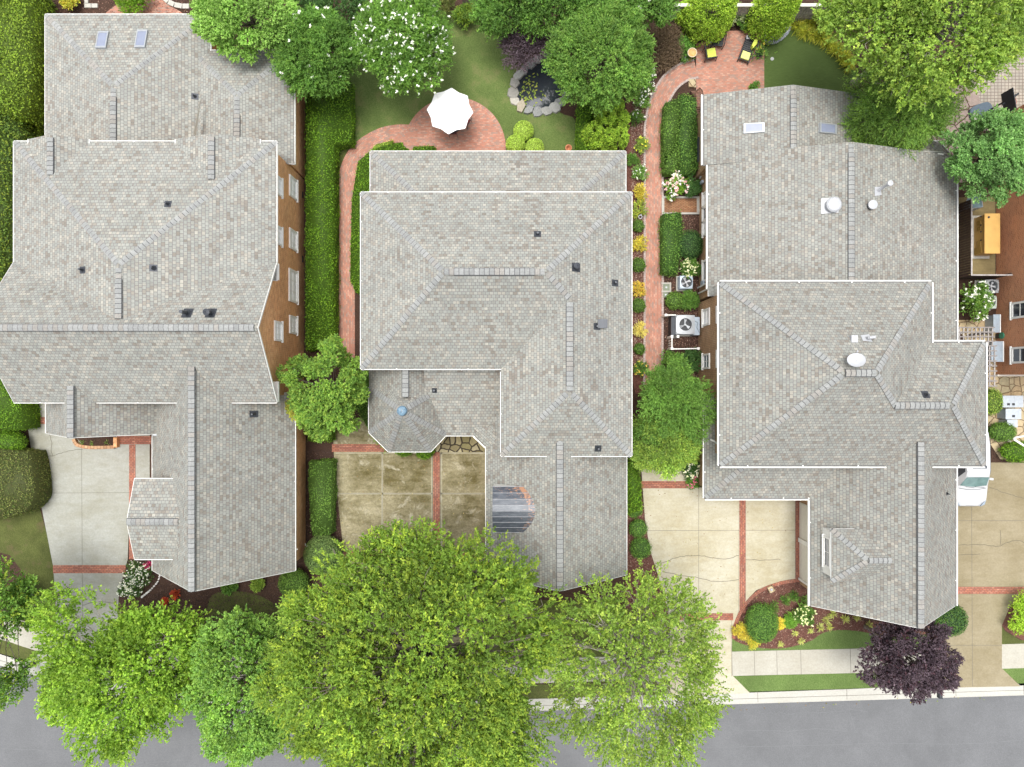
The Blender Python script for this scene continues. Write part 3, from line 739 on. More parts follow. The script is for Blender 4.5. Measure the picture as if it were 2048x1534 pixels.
def on_roof(vols, px, py):
    h = 4.0
    for _ in range(12):
        x, y = at(px, py, h); h2 = max(v.height(x, y) for v in vols)
        if h2 < 0: h2 = 4.0
        h = h*.4+h2*.6
    x, y = at(px, py, h)
    best = max(vols, key=lambda v: v.height(x, y)); F = None
    e = .05; gx = (best.height(x+e, y)-best.height(x-e, y))/(2*e); gy = (best.height(x, y+e)-best.height(x, y-e))/(2*e)
    if abs(gx) > 5: gx = 0
    if abs(gy) > 5: gy = 0
    return x, y, best.height(x, y), gx, gy, best
def pipe_vent(house, vols, px, py, r=.05, h=.32, mat=None, flash=.18, hood=False):
    x, y, z, gx, gy, v = on_roof(vols, px, py); mb = MB(); mat = mat or DRK
    q = [(x+a, y+b, z+gx*a+gy*b+.012) for a, b in ((-flash, -flash), (flash, -flash), (flash, flash), (-flash, flash))]
    mb.face(q); mb.lathe(x, y, [(r*2.1, z-.02), (r*1.5, z+.06), (r*1.05, z+.12)], 12); mb.cyl(x, y, z-.1, z+h, r, 12)
    if hood: mb.lathe(x, y, [(r*.4, z+h-.02), (r*1.7, z+h), (r*1.7, z+h+.07), (r*.2, z+h+.13)], 14)
    mb.build('roof_vent', mat, v.obj, house)
def skylight(house, vols, pts, mat=None):
    """four photo pixels: corners of the skylight on the roof slope"""
    P = [on_roof(vols, *p) for p in pts]; v = P[0][5]; Q = [Vector((p[0], p[1], p[2])) for p in P]
    ar = sum(Q[i].x*Q[(i+1) % 4].y-Q[(i+1) % 4].x*Q[i].y for i in range(4))
    if ar < 0: Q = Q[::-1]
    c = sum(Q, Vector())/4; n = (Q[1]-Q[0]).cross(Q[2]-Q[0]).normalized(); up = n*.11
    mb = MB(); I = [c+(q-c)*.80+up for q in Q]; O = [q+up for q in Q]
    for i in range(4):
        j = (i+1) % 4; mb.face([O[i], O[j], I[j], I[i]]); mb.face([Q[i]-up*.5, Q[j]-up*.5, O[j], O[i]])
    f = mb.build('skylight', GRYM, v.obj, house)
    mb = MB(); mb.face([q-up*.08 for q in [c+(q-c)*.805+up for q in Q]]); mb.build('skylight_pane', SKYG, v.obj, house)

# ================================================================== HOUSE 1 (left)
random.seed(3)
h1 = thing('brick_house', (*at(330, 640), 0), 'brick house with one long east-west ridge and a big south gable, leftmost in the row', 'house')
A = prvol(91, 421, 29, 320, 3.3, .315, 'y', 'gh', ventseg=(0, .82)); B = prvol(384, 589, 101, 328, 3.3, .32, 'y', 'gh', ventseg=(0, .72))
Cx0, Cy0 = at(28, 600, 5.9); Cx1, Cy1 = at(556, 283, 5.9)
C_ = rvol(Cx0, -12.70, 5.55, Cy1, 5.9, .36, 'y', 'gh', ventseg=(2, 3))
C2 = rvol(Cx0+.7, -13.40, 3.0, 5.56, 5.9+.36*.7, .36, 'y', 'gg', dz=.003, ventseg=(0, .85)); C2.norake = C2.nogut = True; C_.norake = True
dx1 = at(552, 0, 5.9)[0]; dys = at(0, 805, 5.9)[1]; Cx1 = -12.70; D_ = rvol(Cx0-.004, -12.68, dys, dys+7.62, 5.9, .742, 'x', 'gg', dz=.003)
E_ = rvol(-26.89, -19.77, -2.87, 1.2, 3.3, .945, 'y', 'gg'); F_ = rvol(-20.74, -12.52, -10.8, -.5, 3.3, .98, 'y', 'gg'); F2 = rvol(-19.83, -13.43, -.62, 2.0, 3.3+.98*.91, .98, 'y', 'gg', dz=.003); F2.norake = F2.nogut = True
G_ = rvol(-20.58, -15.5, -9.57, -5.2, 5.5, .35, 'x', 'gg')
# two small north gables over the upper eave
Na = rvol(at(58, 0, 5.9)[0], at(178, 0, 5.9)[0], 6.5, Cy1+.12, 5.93, .43, 'y', 'gg'); Nb = rvol(at(352, 0, 5.9)[0], at(520, 0, 5.9)[0], 6.5, Cy1+.12, 5.93, .36, 'y', 'gg')
# cricket between wing A and the porch
Cr = rvol(at(330, 0, 4.5)[0], at(402, 0, 4.5)[0], at(0, 300, 4)[1], at(0, 200, 4)[1], 4.12, .02, 'y', 'gg')
Na.norake = Nb.norake = True
V1 = [A, B, C_, D_, E_, F_, G_, Na, Nb, F2, C2]
house_roofs(h1, V1, SH1)
for v in (A, B, E_, F_, G_, Na, Nb): wallvol(h1, v, BR1)
wallvol(h1, C_, BR1, ov=.305); wallvol(h1, D_, BR1, ov=.37, og=.32)
WX1 = Cx1-.38
for (ya, yb, z0, z1) in ((355, 397, 1.55, 2.9), (460, 500, 1.55, 2.9), (540, 605, 1.45, 3.0), (632, 668, 1.55, 2.9), (735, 765, 1.55, 2.9)):
    window(h1, -12.995, 1, at(0, ya, 2.2)[1], at(0, yb, 2.2)[1], z0, z1, split=3)
for (ya, yb) in ((350, 388), (450, 488), (642, 682)): window(h1, -12.995, 1, at(0, ya, 5)[1], at(0, yb, 5)[1], 4.25, 5.45, split=3)
for yy in (228, 300, 392, 520): c = at(0, yy)[1]; mb = MB(); mb.box(-13.0, c-.2, .15, -12.985, c+.2, .4); mb.build('crawlspace_vent', BLK, h1, h1)
for y0_, y1_ in ((527, 560), (763, 804)):
    mb = MB(); a = at(552, y0_, 5.75); b = at(552, y1_, 5.75); mb.box(Cx1-.45, b[1], 5.66, Cx1+.02, a[1], 5.70); mb.box(Cx1+.02, b[1], 5.6, Cx1+.06, a[1], 5.78); mb.build('eave_return', WHT, h1, h1)
mb = MB(); mb.tube([(-12.46, -9.6, 3.15), (-12.95, -9.9, 2.7), (-12.95, -9.95, .2), (-12.6, -10.3, .08)], .05, n=6); mb.build('downspout', WHT, h1, h1)
mb = MB(); mb.box(*at(308, 871, 3.6), 3.35, at(316, 871, 3.6)[0], at(0, 850, 3.6)[1], 3.75); mb.build('flashing', GRYM, h1, h1)
pipe_vent(h1, V1, 390, 193); pipe_vent(h1, V1, 300, 299); pipe_vent(h1, V1, 333, 298); pipe_vent(h1, V1, 336, 408); pipe_vent(h1, V1, 165, 540); pipe_vent(h1, V1, 307, 536, r=.07)
pipe_vent(h1, V1, 375, 626, r=.09, h=.75, flash=.25); pipe_vent(h1, V1, 422, 626, r=.10, h=.5, flash=.25, hood=True); pipe_vent(h1, V1, 508, 828)
skylight(h1, V1, [(198, 65), (219, 65), (213, 98), (192, 98)]); skylight(h1, V1, [(276, 62), (297, 62), (291, 97), (270, 97)])
mb = MB()   # cheek board between the back wing and the porch roof
mb.face([(*at(404, 186, 4.0), 4.0), (*at(392, 272, 4.0), 4.0), (*at(392, 272, 4.3), 4.62), (*at(403, 188, 4.05), 4.05)]); mb.build('flashing', CRM, h1, h1)

# ================================================================== HOUSE 2 (middle)
h2 = thing('brick_house', (*at(990, 640), 0), 'house with round corner turret roof, blue finial cap and metal dormer, middle of the row', 'house')
M1 = prvol(722, 1263, 385, 738, 5.9, .64, 'x', 'hh', ventseg=(.1, .9)); M2 = rvol(at(1002, 0, 5.9)[0], at(1263, 0, 5.9)[0], at(0, 912, 5.9)[1], 4.34, 5.9, .64, 'y', 'hg', dz=.003, ventseg=(.04, 1))
BK = rvol(at(741, 0, 3.3)[0], at(1251, 0, 3.3)[0], 5.6, at(0, 303, 3.3)[1], 3.3, .40, 'x', 'hh')
W2 = rvol(-1.5, 6.6, -11.05, .2, 3.3, .765, 'y', 'gg')
TU = Vol(); TU.he = 3.3; ap = (*at(803, 822, 6.1), 6.1)
tp = [at(*p, 3.3) for p in ((738, 740), (738, 865), (777, 903), (861, 903), (892, 870), (892, 772))]
ring = [(*p, 3.3) for p in [at(738, 775, 3.3)]+tp[1:]+[at(860, 745, 3.3), at(770, 745, 3.3)]]
for i in range(len(ring)): TU.add([ring[i], ring[(i+1) % len(ring)], ap])
TU.lines = [(r_, ap) for r_ in ring[:6]]; TU.box = None
cxr = at(806, 0, 5.6)[0]
NR = rvol(at(738, 0, 3.3)[0], 2*cxr-at(738, 0, 3.3)[0]+.2, -.75, 1.0, 3.3, .88, 'y', 'gg')
NR.norake = NR.nogut = True
K_ = Vol(); K_.he = 3.3; K_.norake = True
ky = at(0, 871, 3.3)[1]; K_.add([(at(855, 0, 3.3)[0], ky, 3.3), (.6, ky, 3.3), (.6, .75, 5.05), (at(855, 0, 3.3)[0], .75, 5.05)])
K2 = Vol(); K2.he = 3.3; a = at(948, 871, 3.3); b = at(972, 894, 3.3); K2.add([(a[0]-.02, a[1]-.0, 3.31), (b[0], b[1], 3.31), (b[0]+.6, b[1]+.3, 3.75), (b[0]+.5, a[1]+.6, 3.8), (a[0]+.05, a[1]+.5, 3.62)])
V2 = [M1, M2, BK, W2, TU, NR, K_]
house_roofs(h2, V2, SH1)
mb = MB()
for F, U in zip(K2.faces, K2.uvs): mb.face(F, uv=U)
mb.build('roof', SH1, h2, h2)
mb = MB(); mb.obox((*a, 3.3), (*b, 3.3), -.10, -.03, -.13, .015); mb.build('gutter', WHT, h2, h2)
wallvol(h2, M1, BR1, shift=.01); wallvol(h2, M2, BR1); wallvol(h2, BK, BR1); wallvol(h2, W2, BR1)
mb = MB(); cx_ = sum(p[0] for p in tp)/6; cy_ = sum(p[1] for p in tp)/6
mb.prism([(cx_+(p[0]-cx_)*.86, cy_+(p[1]-cy_)*.86) for p in tp], -.05, 3.2); mb.box(-5, ky+.9, -.05, -.7, .5, 3.2); mb.build('wall', BR1, h2, h2)
mb = MB(); az = 6.1
mb.lathe(ap[0], ap[1], [(.28, az-.30), (.27, az-.10), (.25, az-.07), (.22, az-.05), (.10, az-.02), (.0, az-.01)], 20); mb.build('finial_cap', simple('patina_blue', (.12, .20, .27), .45, .2, .45, 7), h2, h2, smooth=True)
pipe_vent(h2, V2, 1075, 468); pipe_vent(h2, V2, 1152, 535, r=.09, h=.55, hood=True, flash=.22); pipe_vent(h2, V2, 1230, 566); pipe_vent(h2, V2, 1194, 653, r=.05, h=.2); pipe_vent(h2, V2, 1196, 897); pipe_vent(h2, V2, 869, 781, r=.05, h=.3, flash=.14)
x, y, z, gx, gy, v = on_roof(V2, 1204, 648); mb = MB(); mb.box(x-.2, y-.2, z-.15, x+.2, y+.2, z+.22); mb.box(x-.25, y-.23, z+.221, x+.25, y+.23, z+.26); mb.build('roof_vent', DRK, v.obj, h2)
# copper barrel dormer on the garage wing
d0 = at(0, 974, 5.1)[1]; d1 = at(0, 1066, 5.1)[1]; dm = (d0+d1)/2; dh = (d0-d1)/2; xw = at(985, 0, 5.2)[0]; N = 8
mb = MB(); se = MB(); prof = []
for i in range(N+1):
    t = -1+2*i/N; yy = dm+dh*t; zz = 4.92+.50*(1-t*t); prof.append((yy, zz))
for i in range(N):
    (ya, za), (yb, zb) = prof[i], prof[i+1]; xe = lambda z: -1.5+(z-3.3)/.765+.02
    for q in range(6):
        u0, u1 = q/6, (q+1)/6; xa_ = lambda z, u: xw+(xe(z)-xw)*u
        wr = max(0, 1-(N-1-i)*.38)*.9*(.4+.6*u1) + (.75 if q == 5 else 0) + (.3 if q == 4 else 0)
        mb.face([(xa_(za, u0), ya, za), (xa_(za, u1), ya, za), (xa_(zb, u1), yb, zb), (xa_(zb, u0), yb, zb)], c=(wr, wr, wr))
for i in range(0, N+1):
    ya, za = prof[i]; se.box(xw, ya-.012, za-.02, -1.5+(za-3.3)/.765, ya+.012, za+.035)
dr = mb.build('dormer', COPR, h2, h2); se.build('standing_seam', SEAM, dr, h2)
mb = MB()
mb.face([(xw+.05, d0-.02, 3.6), (xw+.05, d0-.02, 4.92), (-1.5+(4.92-3.3)/.765, d0-.02, 4.92)]); mb.face([(xw+.05, d1+.02, 3.6), (-1.5+(4.92-3.3)/.765, d1+.02, 4.92), (xw+.05, d1+.02, 4.92)])
mb.face([(xw+.05, y_, z_-.02) for y_, z_ in prof]+[(xw+.05, d0, 3.6), (xw+.05, d1, 3.6)])
mb.build('dormer_cheek', WHT, dr, h2)

# ================================================================== HOUSE 3 (right)
h3 = thing('brick_house', (*at(1640, 700), 0), 'tan brick house with satellite dish and white gutters, garage dormer facing west', 'house')
R1 = prvol(1407, 1730, 189, 330, 3.3, .28, 'y', 'gg', ventseg=(0, .88)); R2 = rvol(at(1417, 0, 3.3)[0], at(1912, 0, 3.3)[0], at(0, 592, 3.3)[1], at(0, 311, 3.3)[1], 3.3, .315, 'y', 'gg', ventseg=(0, .94))
R3 = prvol(1440, 1862, 565, 931, 5.9, .76, 'x', 'hh'); R3b = rvol(at(1700, 0, 5.9)[0], at(1970, 0, 5.9)[0], at(0, 931, 5.9)[1], at(0, 685, 5.9)[1], 5.9, .76, 'x', 'gh', dz=.003)
R4 = rvol(at(1410, 0, 3.3)[0], 22.0, at(0, 996, 3.3)[1], -.6, 3.3, .50, 'x', 'hg'); R5 = rvol(at(1621, 0, 3.3)[0], at(1911, 0, 3.3)[0], -12.82, -1.2, 3.3, .885, 'y', 'gg')
DM = rvol(17.65, 21.0, -10.94, -8.04, 5.0, .80, 'x', 'hg', ventseg=(2, 3))
R2b = Vol(); R2b.he = 3.3; xm_ = (R2.box[0]+R2.box[1])/2; yb_ = at(0, 690, 3.3)[1]
R2b.add([(xm_, yb_, R2.hr), (R2.box[1], yb_, 3.3), (R2.box[1], R2.box[2]-.002, 3.3), (xm_, R2.box[2]-.002, R2.hr)]); R2b.norake = True
BY = Vol(); BY.he = 3.0; bp = [at(1742, 300, 3.0), at(1752, 285, 3.0), at(1878, 285, 3.0), at(1897, 308, 3.0)]
tz = 3.7; bi = [(bp[0][0]+.7, 13.2), (bp[1][0]+.8, 13.25), (bp[2][0]-.8, 13.25), (bp[3][0]-.7, 13.2)]
for i in range(3): BY.add([(*bp[i], 3.0), (*bi[i], tz), (*bi[i+1], tz), (*bp[i+1], 3.0)])
BY.lines = [((*bp[1], 3.0), (*bi[1], tz)), ((*bp[2], 3.0), (*bi[2], tz))]
DM.nogut = True
for v in (R1, R2, R4, DM): v.norake = True
V3 = [R1, R2, R3, R3b, R4, R5, DM, BY, R2b]
house_roofs(h3, V3, SH3, gw=.13, gut=WHT)
wallvol(h3, R1, BR3, shift=.005); wallvol(h3, R2, BR3, ov=.36); wallvol(h3, R3, BR3, ov=.43); wallvol(h3, R3b, BR3, ov=.45, shift=-.02); wallvol(h3, R4, BR3, shift=-.01)
wallvol(h3, R5, BR3, ov=.75, og=.3)
mb = MB(); mb.prism([(p[0]*.995, p[1]-.4) for p in bp], -.05, 2.9); mb.build('wall', BR3, h3, h3)
mb = MB(); mb.box(17.72, -10.75, 3.4, 19.8, -8.2, 4.86); mb.build('dormer_wall', WHT, h3, h3)
window(h3, 17.72, -1, -10.35, -8.6, 3.95, 4.75, glass=GLD, split=2)
WX3 = R3.box[0]+.43; WX2 = R2.box[0]+.36
for (ya, yb, g) in ((617, 651, BLI), (707, 738, GLS), (847, 880, GLS)): window(h3, WX3-.003, -1, at(0, ya, 2)[1], at(0, yb, 2)[1], 1.15, 2.55, glass=g, split=2)
for (ya, yb) in ((610, 642), (700, 733)): window(h3, WX3-.003, -1, at(0, ya, 5)[1], at(0, yb, 5)[1], 4.1, 5.3)
window(h3, WX2-.003, -1, at(0, 378, 2)[1], at(0, 408, 2)[1], 1.0, 2.5); window(h3, WX2-.003, -1, at(0, 408, 2)[1], at(0, 437, 2)[1], 1.0, 2.5, glass=GLD, split=1); window(h3, WX2-.003, -1, at(0, 437, 2)[1], at(0, 467, 2)[1], 1.0, 2.5); window(h3, WX2-.003, -1, at(0, 516, 2)[1], at(0, 560, 2)[1], 1.0, 2.5, glass=GLD, split=1)
mb = MB(); gx_ = R5.box[0]+.745
for (ya, yb) in ((-12.1, -9.9), (-9.6, -7.4)):
    mb.box(gx_-.03, ya, 0, gx_, yb, 2.3)
    for z in (.55, 1.1, 1.65): mb.box(gx_-.04, ya, z, gx_-.03, yb, z+.03)
mb.build('garage_door', CRM, h3, h3)
mb = MB(); mb.box(gx_-.10, -12.25, 0, gx_-.002, -12.12, 2.6); mb.box(gx_-.10, -9.88, 0, gx_-.002, -9.62, 2.3); mb.box(gx_-.10, -12.12, 2.31, gx_-.002, -7.4, 2.9); mb.build('garage_door_frame', WHT, h3, h3)
x_ = R3.box[0]-.06
for pth in ([(WX3-.06, 5.60, 4.2), (WX3-.06, 5.60, .3)], [(R2.box[0]-.06, 6.2, 3.1), (WX3-.09, 5.95, 2.6), (WX3-.09, 5.95, .2)],
            [(R2.box[0]-.06, 14.1, 3.2), (WX2-.06, 13.5, 2.6), (WX2-.06, 12.7, .4)], [(R3.box[0]-.05, -4.0, 5.75), (WX3-.1, -3.6, 5.4), (WX3-.12, -3.3, 3.9), (WX3-.3, -3.2, 3.7)]):
    mb = MB(); mb.tube(pth, .05, n=6); mb.build('downspout', WHT, h3, h3)
for yy, zz, w_ in ((at(0, 567, 1)[1], 1.2, .25), (at(0, 886, 1)[1], 1.0, .28), (at(0, 365, 1)[1], 1.0, .16)): mb = MB(); mb.box(WX3-.14, yy-w_/2, zz-.2, WX3-.004, yy+w_/2, zz+.25); mb.build('meter_box', BLU, h3, h3)
skylight(h3, V3, [(1487, 248), (1529, 246), (1529, 265), (1487, 268)]); skylight(h3, V3, [(1637, 246), (1671, 250), (1671, 269), (1637, 266)])
x, y, z, gx, gy, v = on_roof(V3, 1664, 411); mb = MB(); mb.lathe(x, y, [(.42, z+.16), (.42, z+.26), (.34, z+.34), (.12, z+.38), (0, z+.38)], 20); mb.cyl(x, y, z-.2, z+.18, .3, 18); mb.face([(x-.55, y-.42, z+.03-gx*.5), (x+.3, y-.42, z+.03+gx*.3), (x+.3, y+.42, z+.03+gx*.3), (x-.55, y+.42, z+.03-gx*.5)]); mb.build('roof_vent', WHV, v.obj, h3)
x, y, z, gx, gy, v = on_roof(V3, 1740, 412); mb = MB(); mb.cyl(x, y, z-.2, z+.2, .22, 18, m=1); mb.lathe(x, y, [(.17, z+.2), (.25, z+.24), (.25, z+.34), (.0, z+.4)], 18); mb.build('roof_vent', [WHV, DRK], v.obj, h3)
x, y, z, gx, gy, v = on_roof(V3, 1755, 382); mb = MB(); mb.face([(x-.2, y-.3, z+.03-gx*.2), (x+.25, y-.2, z+.03+gx*.25), (x+.2, y+.25, z+.03+gx*.2), (x-.2, y+.2, z+.03-gx*.2)]); mb.tube([(x, y, z), (x+.12, y+.1, z+.35), (x+.15, y+.14, z+.95)], .07, n=10); mb.lathe(x+.15, y+.14, [(.15, z+.9), (.15, z+1.05), (0, z+1.1)], 14); mb.build('roof_vent', WHV, v.obj, h3)
x, y, z, gx, gy, v = on_roof(V3, 1706, 678); mb = MB(); mb.box(x-.16, y-.18, z-.1, x+.16, y+.18, z+.18); mb.build('roof_vent', WHV, v.obj, h3)
x, y, z, gx, gy, v = on_roof(V3, 1733, 676); mb = MB(); mb.face([(x-.25, y-.15, z+.03-.15*gy), (x+.2, y-.2, z+.03-.2*gy), (x+.2, y+.2, z+.03+.2*gy), (x-.25, y+.15, z+.03+.15*gy)]); mb.cyl(x, y, z, z+.3, .07, 10); mb.tube([(x, y, z+.3), (x+.25, y+.03, z+.42)], .08, n=10); mb.build('roof_vent', WHV, v.obj, h3)
# satellite dish
x, y, z, gx, gy, v = on_roof(V3, 1701, 722); mb = MB()
mb.tube([(x+.1, y-.2, z-.05), (x+.1, y-.2, z+.4), (x, y, z+.5)], .025, n=8)
dn_ = Vector((-.25, .35, .9)).normalized(); u_ = dn_.cross(Vector((0, 1, 0))).normalized(); w_ = dn_.cross(u_)
cen_ = Vector((x, y, z+.55)); rings = []
for (rr_, dd_) in ((.02, .0), (.22, .02), (.36, .06), (.42, .085)):
    rings.append([tuple(cen_+u_*math.cos(t)*rr_*1.0+w_*math.sin(t)*rr_*.86+dn_*dd_) for t in [2*math.pi*j/20 for j in range(20)]])
for i in range(3):
    for j in range(20): mb.face([rings[i][j], rings[i][(j+1) % 20], rings[i+1][(j+1) % 20], rings[i+1][j]])
mb.tube([cen_-w_*.36, cen_-w_*.3+dn_*.42], .012, n=5); mb.tube([cen_-w_*.3+dn_*.36, cen_-w_*.3+dn_*.48], .04, n=8)
mb.build('satellite_dish', WHV, v.obj, h3, smooth=False)
pipe_vent(h3, V3, 1851, 789); pipe_vent(h3, V3, 1962, 788); pipe_vent(h3, V3, 1894, 987, r=.03, h=.25, flash=.1); pipe_vent(h3, V3, 1851, 600, r=.04, h=.15, flash=.1)

# ================================================================== HOUSE 4 (brick wall at the right edge)
h4 = thing('brick_house', (34.5, 7.0, 0), 'red brown brick house with white framed windows, cut off at the right edge', 'house')
mb = MB(); mb.box(30.25, .55, -.05, 40, 16.5, 5.8); mb.build('wall', BR4, h4, h4)
H4 = rvol(29.85, 40.4, .15, 16.9, 5.9, .6, 'y', 'hh'); house_roofs(h4, [H4], SH1)
for (ya, yb) in ((604, 637), (694, 727)): window(h4, 30.247, -1, at(0, ya, 1.8)[1], at(0, yb, 1.8)[1], 1.38, 2.75, glass=GLD, split=1, trim=.12)
mb = MB(); mb.box(30.2, .45, .0, 40, .56, .22); mb.build('water_table', CRM, h4, h4)
# ================================================================== GROUND, ROAD, PAVING
def struct(name, mb, mats): o = mb.build(name, mats); tag(o, kind='structure'); return o
def sheet(name, pts, z, mat, z0=None, px=True):
    mb = MB(); mb.prism(gp(*pts) if px else pts, z0 if z0 is not None else z, z, sides=z0 is not None); return struct(name, mb, mat)
mb = MB(); mb.face([(-400, -400, -.2), (400, -400, -.2), (400, 400, -.2), (-400, 400, -.2)]); struct('ground', mb, GRD)
edge = smooth_line([(-2600, 1100), (-900, 1180), (-300, 1262), (0, 1333), (100, 1364), (200, 1388), (330, 1404), (450, 1412), (700, 1424), (1000, 1425), (1430, 1411), (2048, 1392), (3200, 1356), (5200, 1300)], 6)
road = edge + [(5200, 1660), (2048, 1745), (1000, 1760), (0, 1690), (-2600, 1460)]
sheet('road', road, -.12, ASP)
yard = [(-2600, -1500)] + [(x, y-24) for x, y in edge] + [(5200, -1500)]
sheet('yard_soil', yard, 0.0, SOIL, z0=-.19)
mb = MB(); E = gp(*edge); band(mb, E, .12, .80, -.18, .012); struct('kerb', mb, KER)
mb = MB(); band(mb, E, .0, .118, -.18, -.105); band(mb, E, -.004, .30, -.16, -.10)
struct('gutter_pan', mb, KER)
mb = MB()
for px in range(-200, 2300, 116):
    ex = min(range(len(edge)), key=lambda i: abs(edge[i][0]-px)); a = Vector((*E[ex], 0)); d = (Vector((*E[ex+1], 0))-a).normalized(); n = Vector((-d.y, d.x, 0))
    mb.obox(a+n*.12, a+n*.80, -.012, .012, .012, .017)
band(mb, E, .36, .385, .012, .017); struct('kerb_joint', mb, JOI)
# crack-sealed asphalt: faint lines
mb = MB(); rng = random.Random(8)
for (xa, ya, xb, yb) in ((0, 1495, 330, 1534), (1560, 1428, 1740, 1422), (1420, 1460, 1700, 1462), (1700, 1400, 1730, 1534), (1400, 1498, 2048, 1485), (200, 1530, 640, 1522)):
    P = [(xa+(xb-xa)*t/9+rng.uniform(-5, 5), ya+(yb-ya)*t/9+rng.uniform(-4, 4)) for t in range(10)]; band(mb, gp(*P), -.010, .010, -.116, -.115)
struct('road_crack', mb, simple('road_seam', (.15, .155, .16), .9))
# sidewalk
SWt = smooth_line([(-2600, 985), (-900, 1080), (-300, 1155), (0, 1228), (60, 1246), (148, 1272), (300, 1298), (500, 1312), (900, 1320), (1250, 1312), (1463, 1303), (1710, 1297), (2048, 1287), (3200, 1250), (5200, 1190)], 6)
mb = MB(); ES = gp(*SWt); band(mb, ES, -1.52, 0, -.02, .03); struct('sidewalk', mb, COW)
mb = MB()
for px in [-150, -60, 20, 110, 190, 260, 330, 400, 470, 540, 610, 680, 750, 820, 890, 960, 1030, 1100, 1170, 1240, 1310, 1380, 1463, 1508, 1553, 1601, 1700, 1760, 1820, 1880, 1942, 2000, 2060]:
    ex = min(range(len(SWt)), key=lambda i: abs(SWt[i][0]-px)); i0 = max(ex-1, 0); a = Vector((*ES[i0], 0)); b = Vector((*ES[ex+1], 0)); d = (b-a).normalized(); n = Vector((-d.y, d.x, 0)); X = (px-1024)/32
    t = (X-a.x)/max(b.x-a.x, 1e-6); c = a+(b-a)*t; mb.obox(c-n*1.51, c-n*.01, -.011, .011, .031, .036)
struct('sidewalk_joint', mb, JOI)
# driveways: list of (name, outline px, z, mat)
sheet('driveway', [(52, 808), (300, 808), (300, 960), (262, 960), (256, 1118), (247, 1150), (238, 1190), (234, 1290), (236, 1330), (290, 1402), (30, 1342), (100, 1290), (112, 1262), (112, 1200), (107, 1132), (96, 1075), (78, 985), (64, 905), (56, 850)], .040, CO1, z0=-.02)
sheet('driveway', [(665, 840), (735, 835), (780, 905), (860, 905), (866, 872), (974, 872), (974, 1112), (1000, 1112), (985, 1180), (962, 1250), (955, 1325), (940, 1426), (640, 1424), (670, 1325), (690, 1250), (694, 1150), (686, 1090), (676, 1000), (668, 910)], .040, CO2, z0=-.02)
sheet('driveway', [(1280, 900), (1374, 900), (1376, 960), (1384, 975), (1612, 975), (1604, 1157), (1560, 1162), (1512, 1180), (1482, 1213), (1465, 1252), (1463, 1300), (1464, 1350), (1500, 1386), (1340, 1390), (1340, 1240), (1322, 1170), (1300, 1100), (1290, 1040), (1284, 960)], .040, CO3, z0=-.02)
sheet('driveway', [(1905, 925), (2160, 925), (2160, 1130), (2060, 1170), (2018, 1215), (2003, 1250), (2003, 1290), (2003, 1336), (2040, 1372), (1830, 1376), (1880, 1336), (1890, 1280), (1905, 1240)], .040, CO4, z0=-.02)
def strip(mb, a, b, w=.02, z=.041):
    A, B = at(*a), at(*b); mb.obox((*A, z), (*B, z), -w/2, w/2, 0, .004)
mb = MB()
for a, b in (((164, 882), (166, 1262)), ((78, 986), (262, 985)), ((112, 1262), (236, 1290)),
             ((765, 905), (764, 1240)), ((672, 987), (974, 987)), ((865, 905), (865, 1200)), ((881, 905), (881, 1200)), ((686, 1102), (870, 1103)),
             ((1397, 975), (1397, 1225)), ((1292, 1061), (1590, 1060)), ((1478, 998), (1477, 1225)), ((1491, 998), (1491, 1200)), ((1590, 998), (1590, 1160)),
             ((1463, 1230), (1463, 1352)), ((1942, 925), (1944, 1372)), ((1912, 1041), (2100, 1041)), ((1890, 1290), (2003, 1290))):
    strip(mb, a, b)
struct('driveway_joint', mb, JOI)
# brick bands in the drives
mb = MB()
def rect(mb, x0, y0, x1, y1, z0=.02, z1=.046, vert=False):
    a, b = at(x0, y1), at(x1, y0)
    if vert: 
        mb.face([(a[0], a[1], z1), (b[0], a[1], z1), (b[0], b[1], z1), (a[0], b[1], z1)], uv=[(a[1], a[0]), (a[1], b[0]), (b[1], b[0]), (b[1], a[0])])
    else: mb.box(a[0], a[1], z0, b[0], b[1], z1)
rect(mb, 107, 1130, 252, 1146); rect(mb, 259, 889, 272, 1118, vert=True); rect(mb, 215, 872, 303, 888.5); rect(mb, 56, 834, 110, 848)
mb.build('brick_band', PAVR); 
mb2 = MB(); rect(mb2, 664, 888, 790, 903.5); rect(mb2, 866.5, 904, 880, 1200, vert=True); rect(mb2, 686, 1103, 866, 1118); rect(mb2, 881, 1103, 990, 1118)
rect(mb2, 1282, 962, 1376, 976.5); rect(mb2, 1478.5, 985, 1490.5, 1226, vert=True); rect(mb2, 1590.5, 985, 1603, 1157, vert=True); rect(mb2, 1344, 1226, 1466, 1240); rect(mb2, 1905, 1173, 2048, 1187.5)
o2 = mb2.build('brick_band', PAVR)
for o in list(COL.objects):
    if o.name.startswith('brick_band'): tag(o, kind='structure')
# pale worn joints of the mossy drive
mb = MB()
for a, b in (((765, 905), (764, 1240)), ((672, 987), (974, 987)), ((864, 905), (864, 1200)), ((883, 905), (883, 1200)), ((672, 906), (974, 906))): strip(mb, a, b, w=.10, z=.0405)
struct('worn_joint', mb, concrete('concrete_worn', (.36, .34, .26), (.25, .22, .13), .8, 1.5))
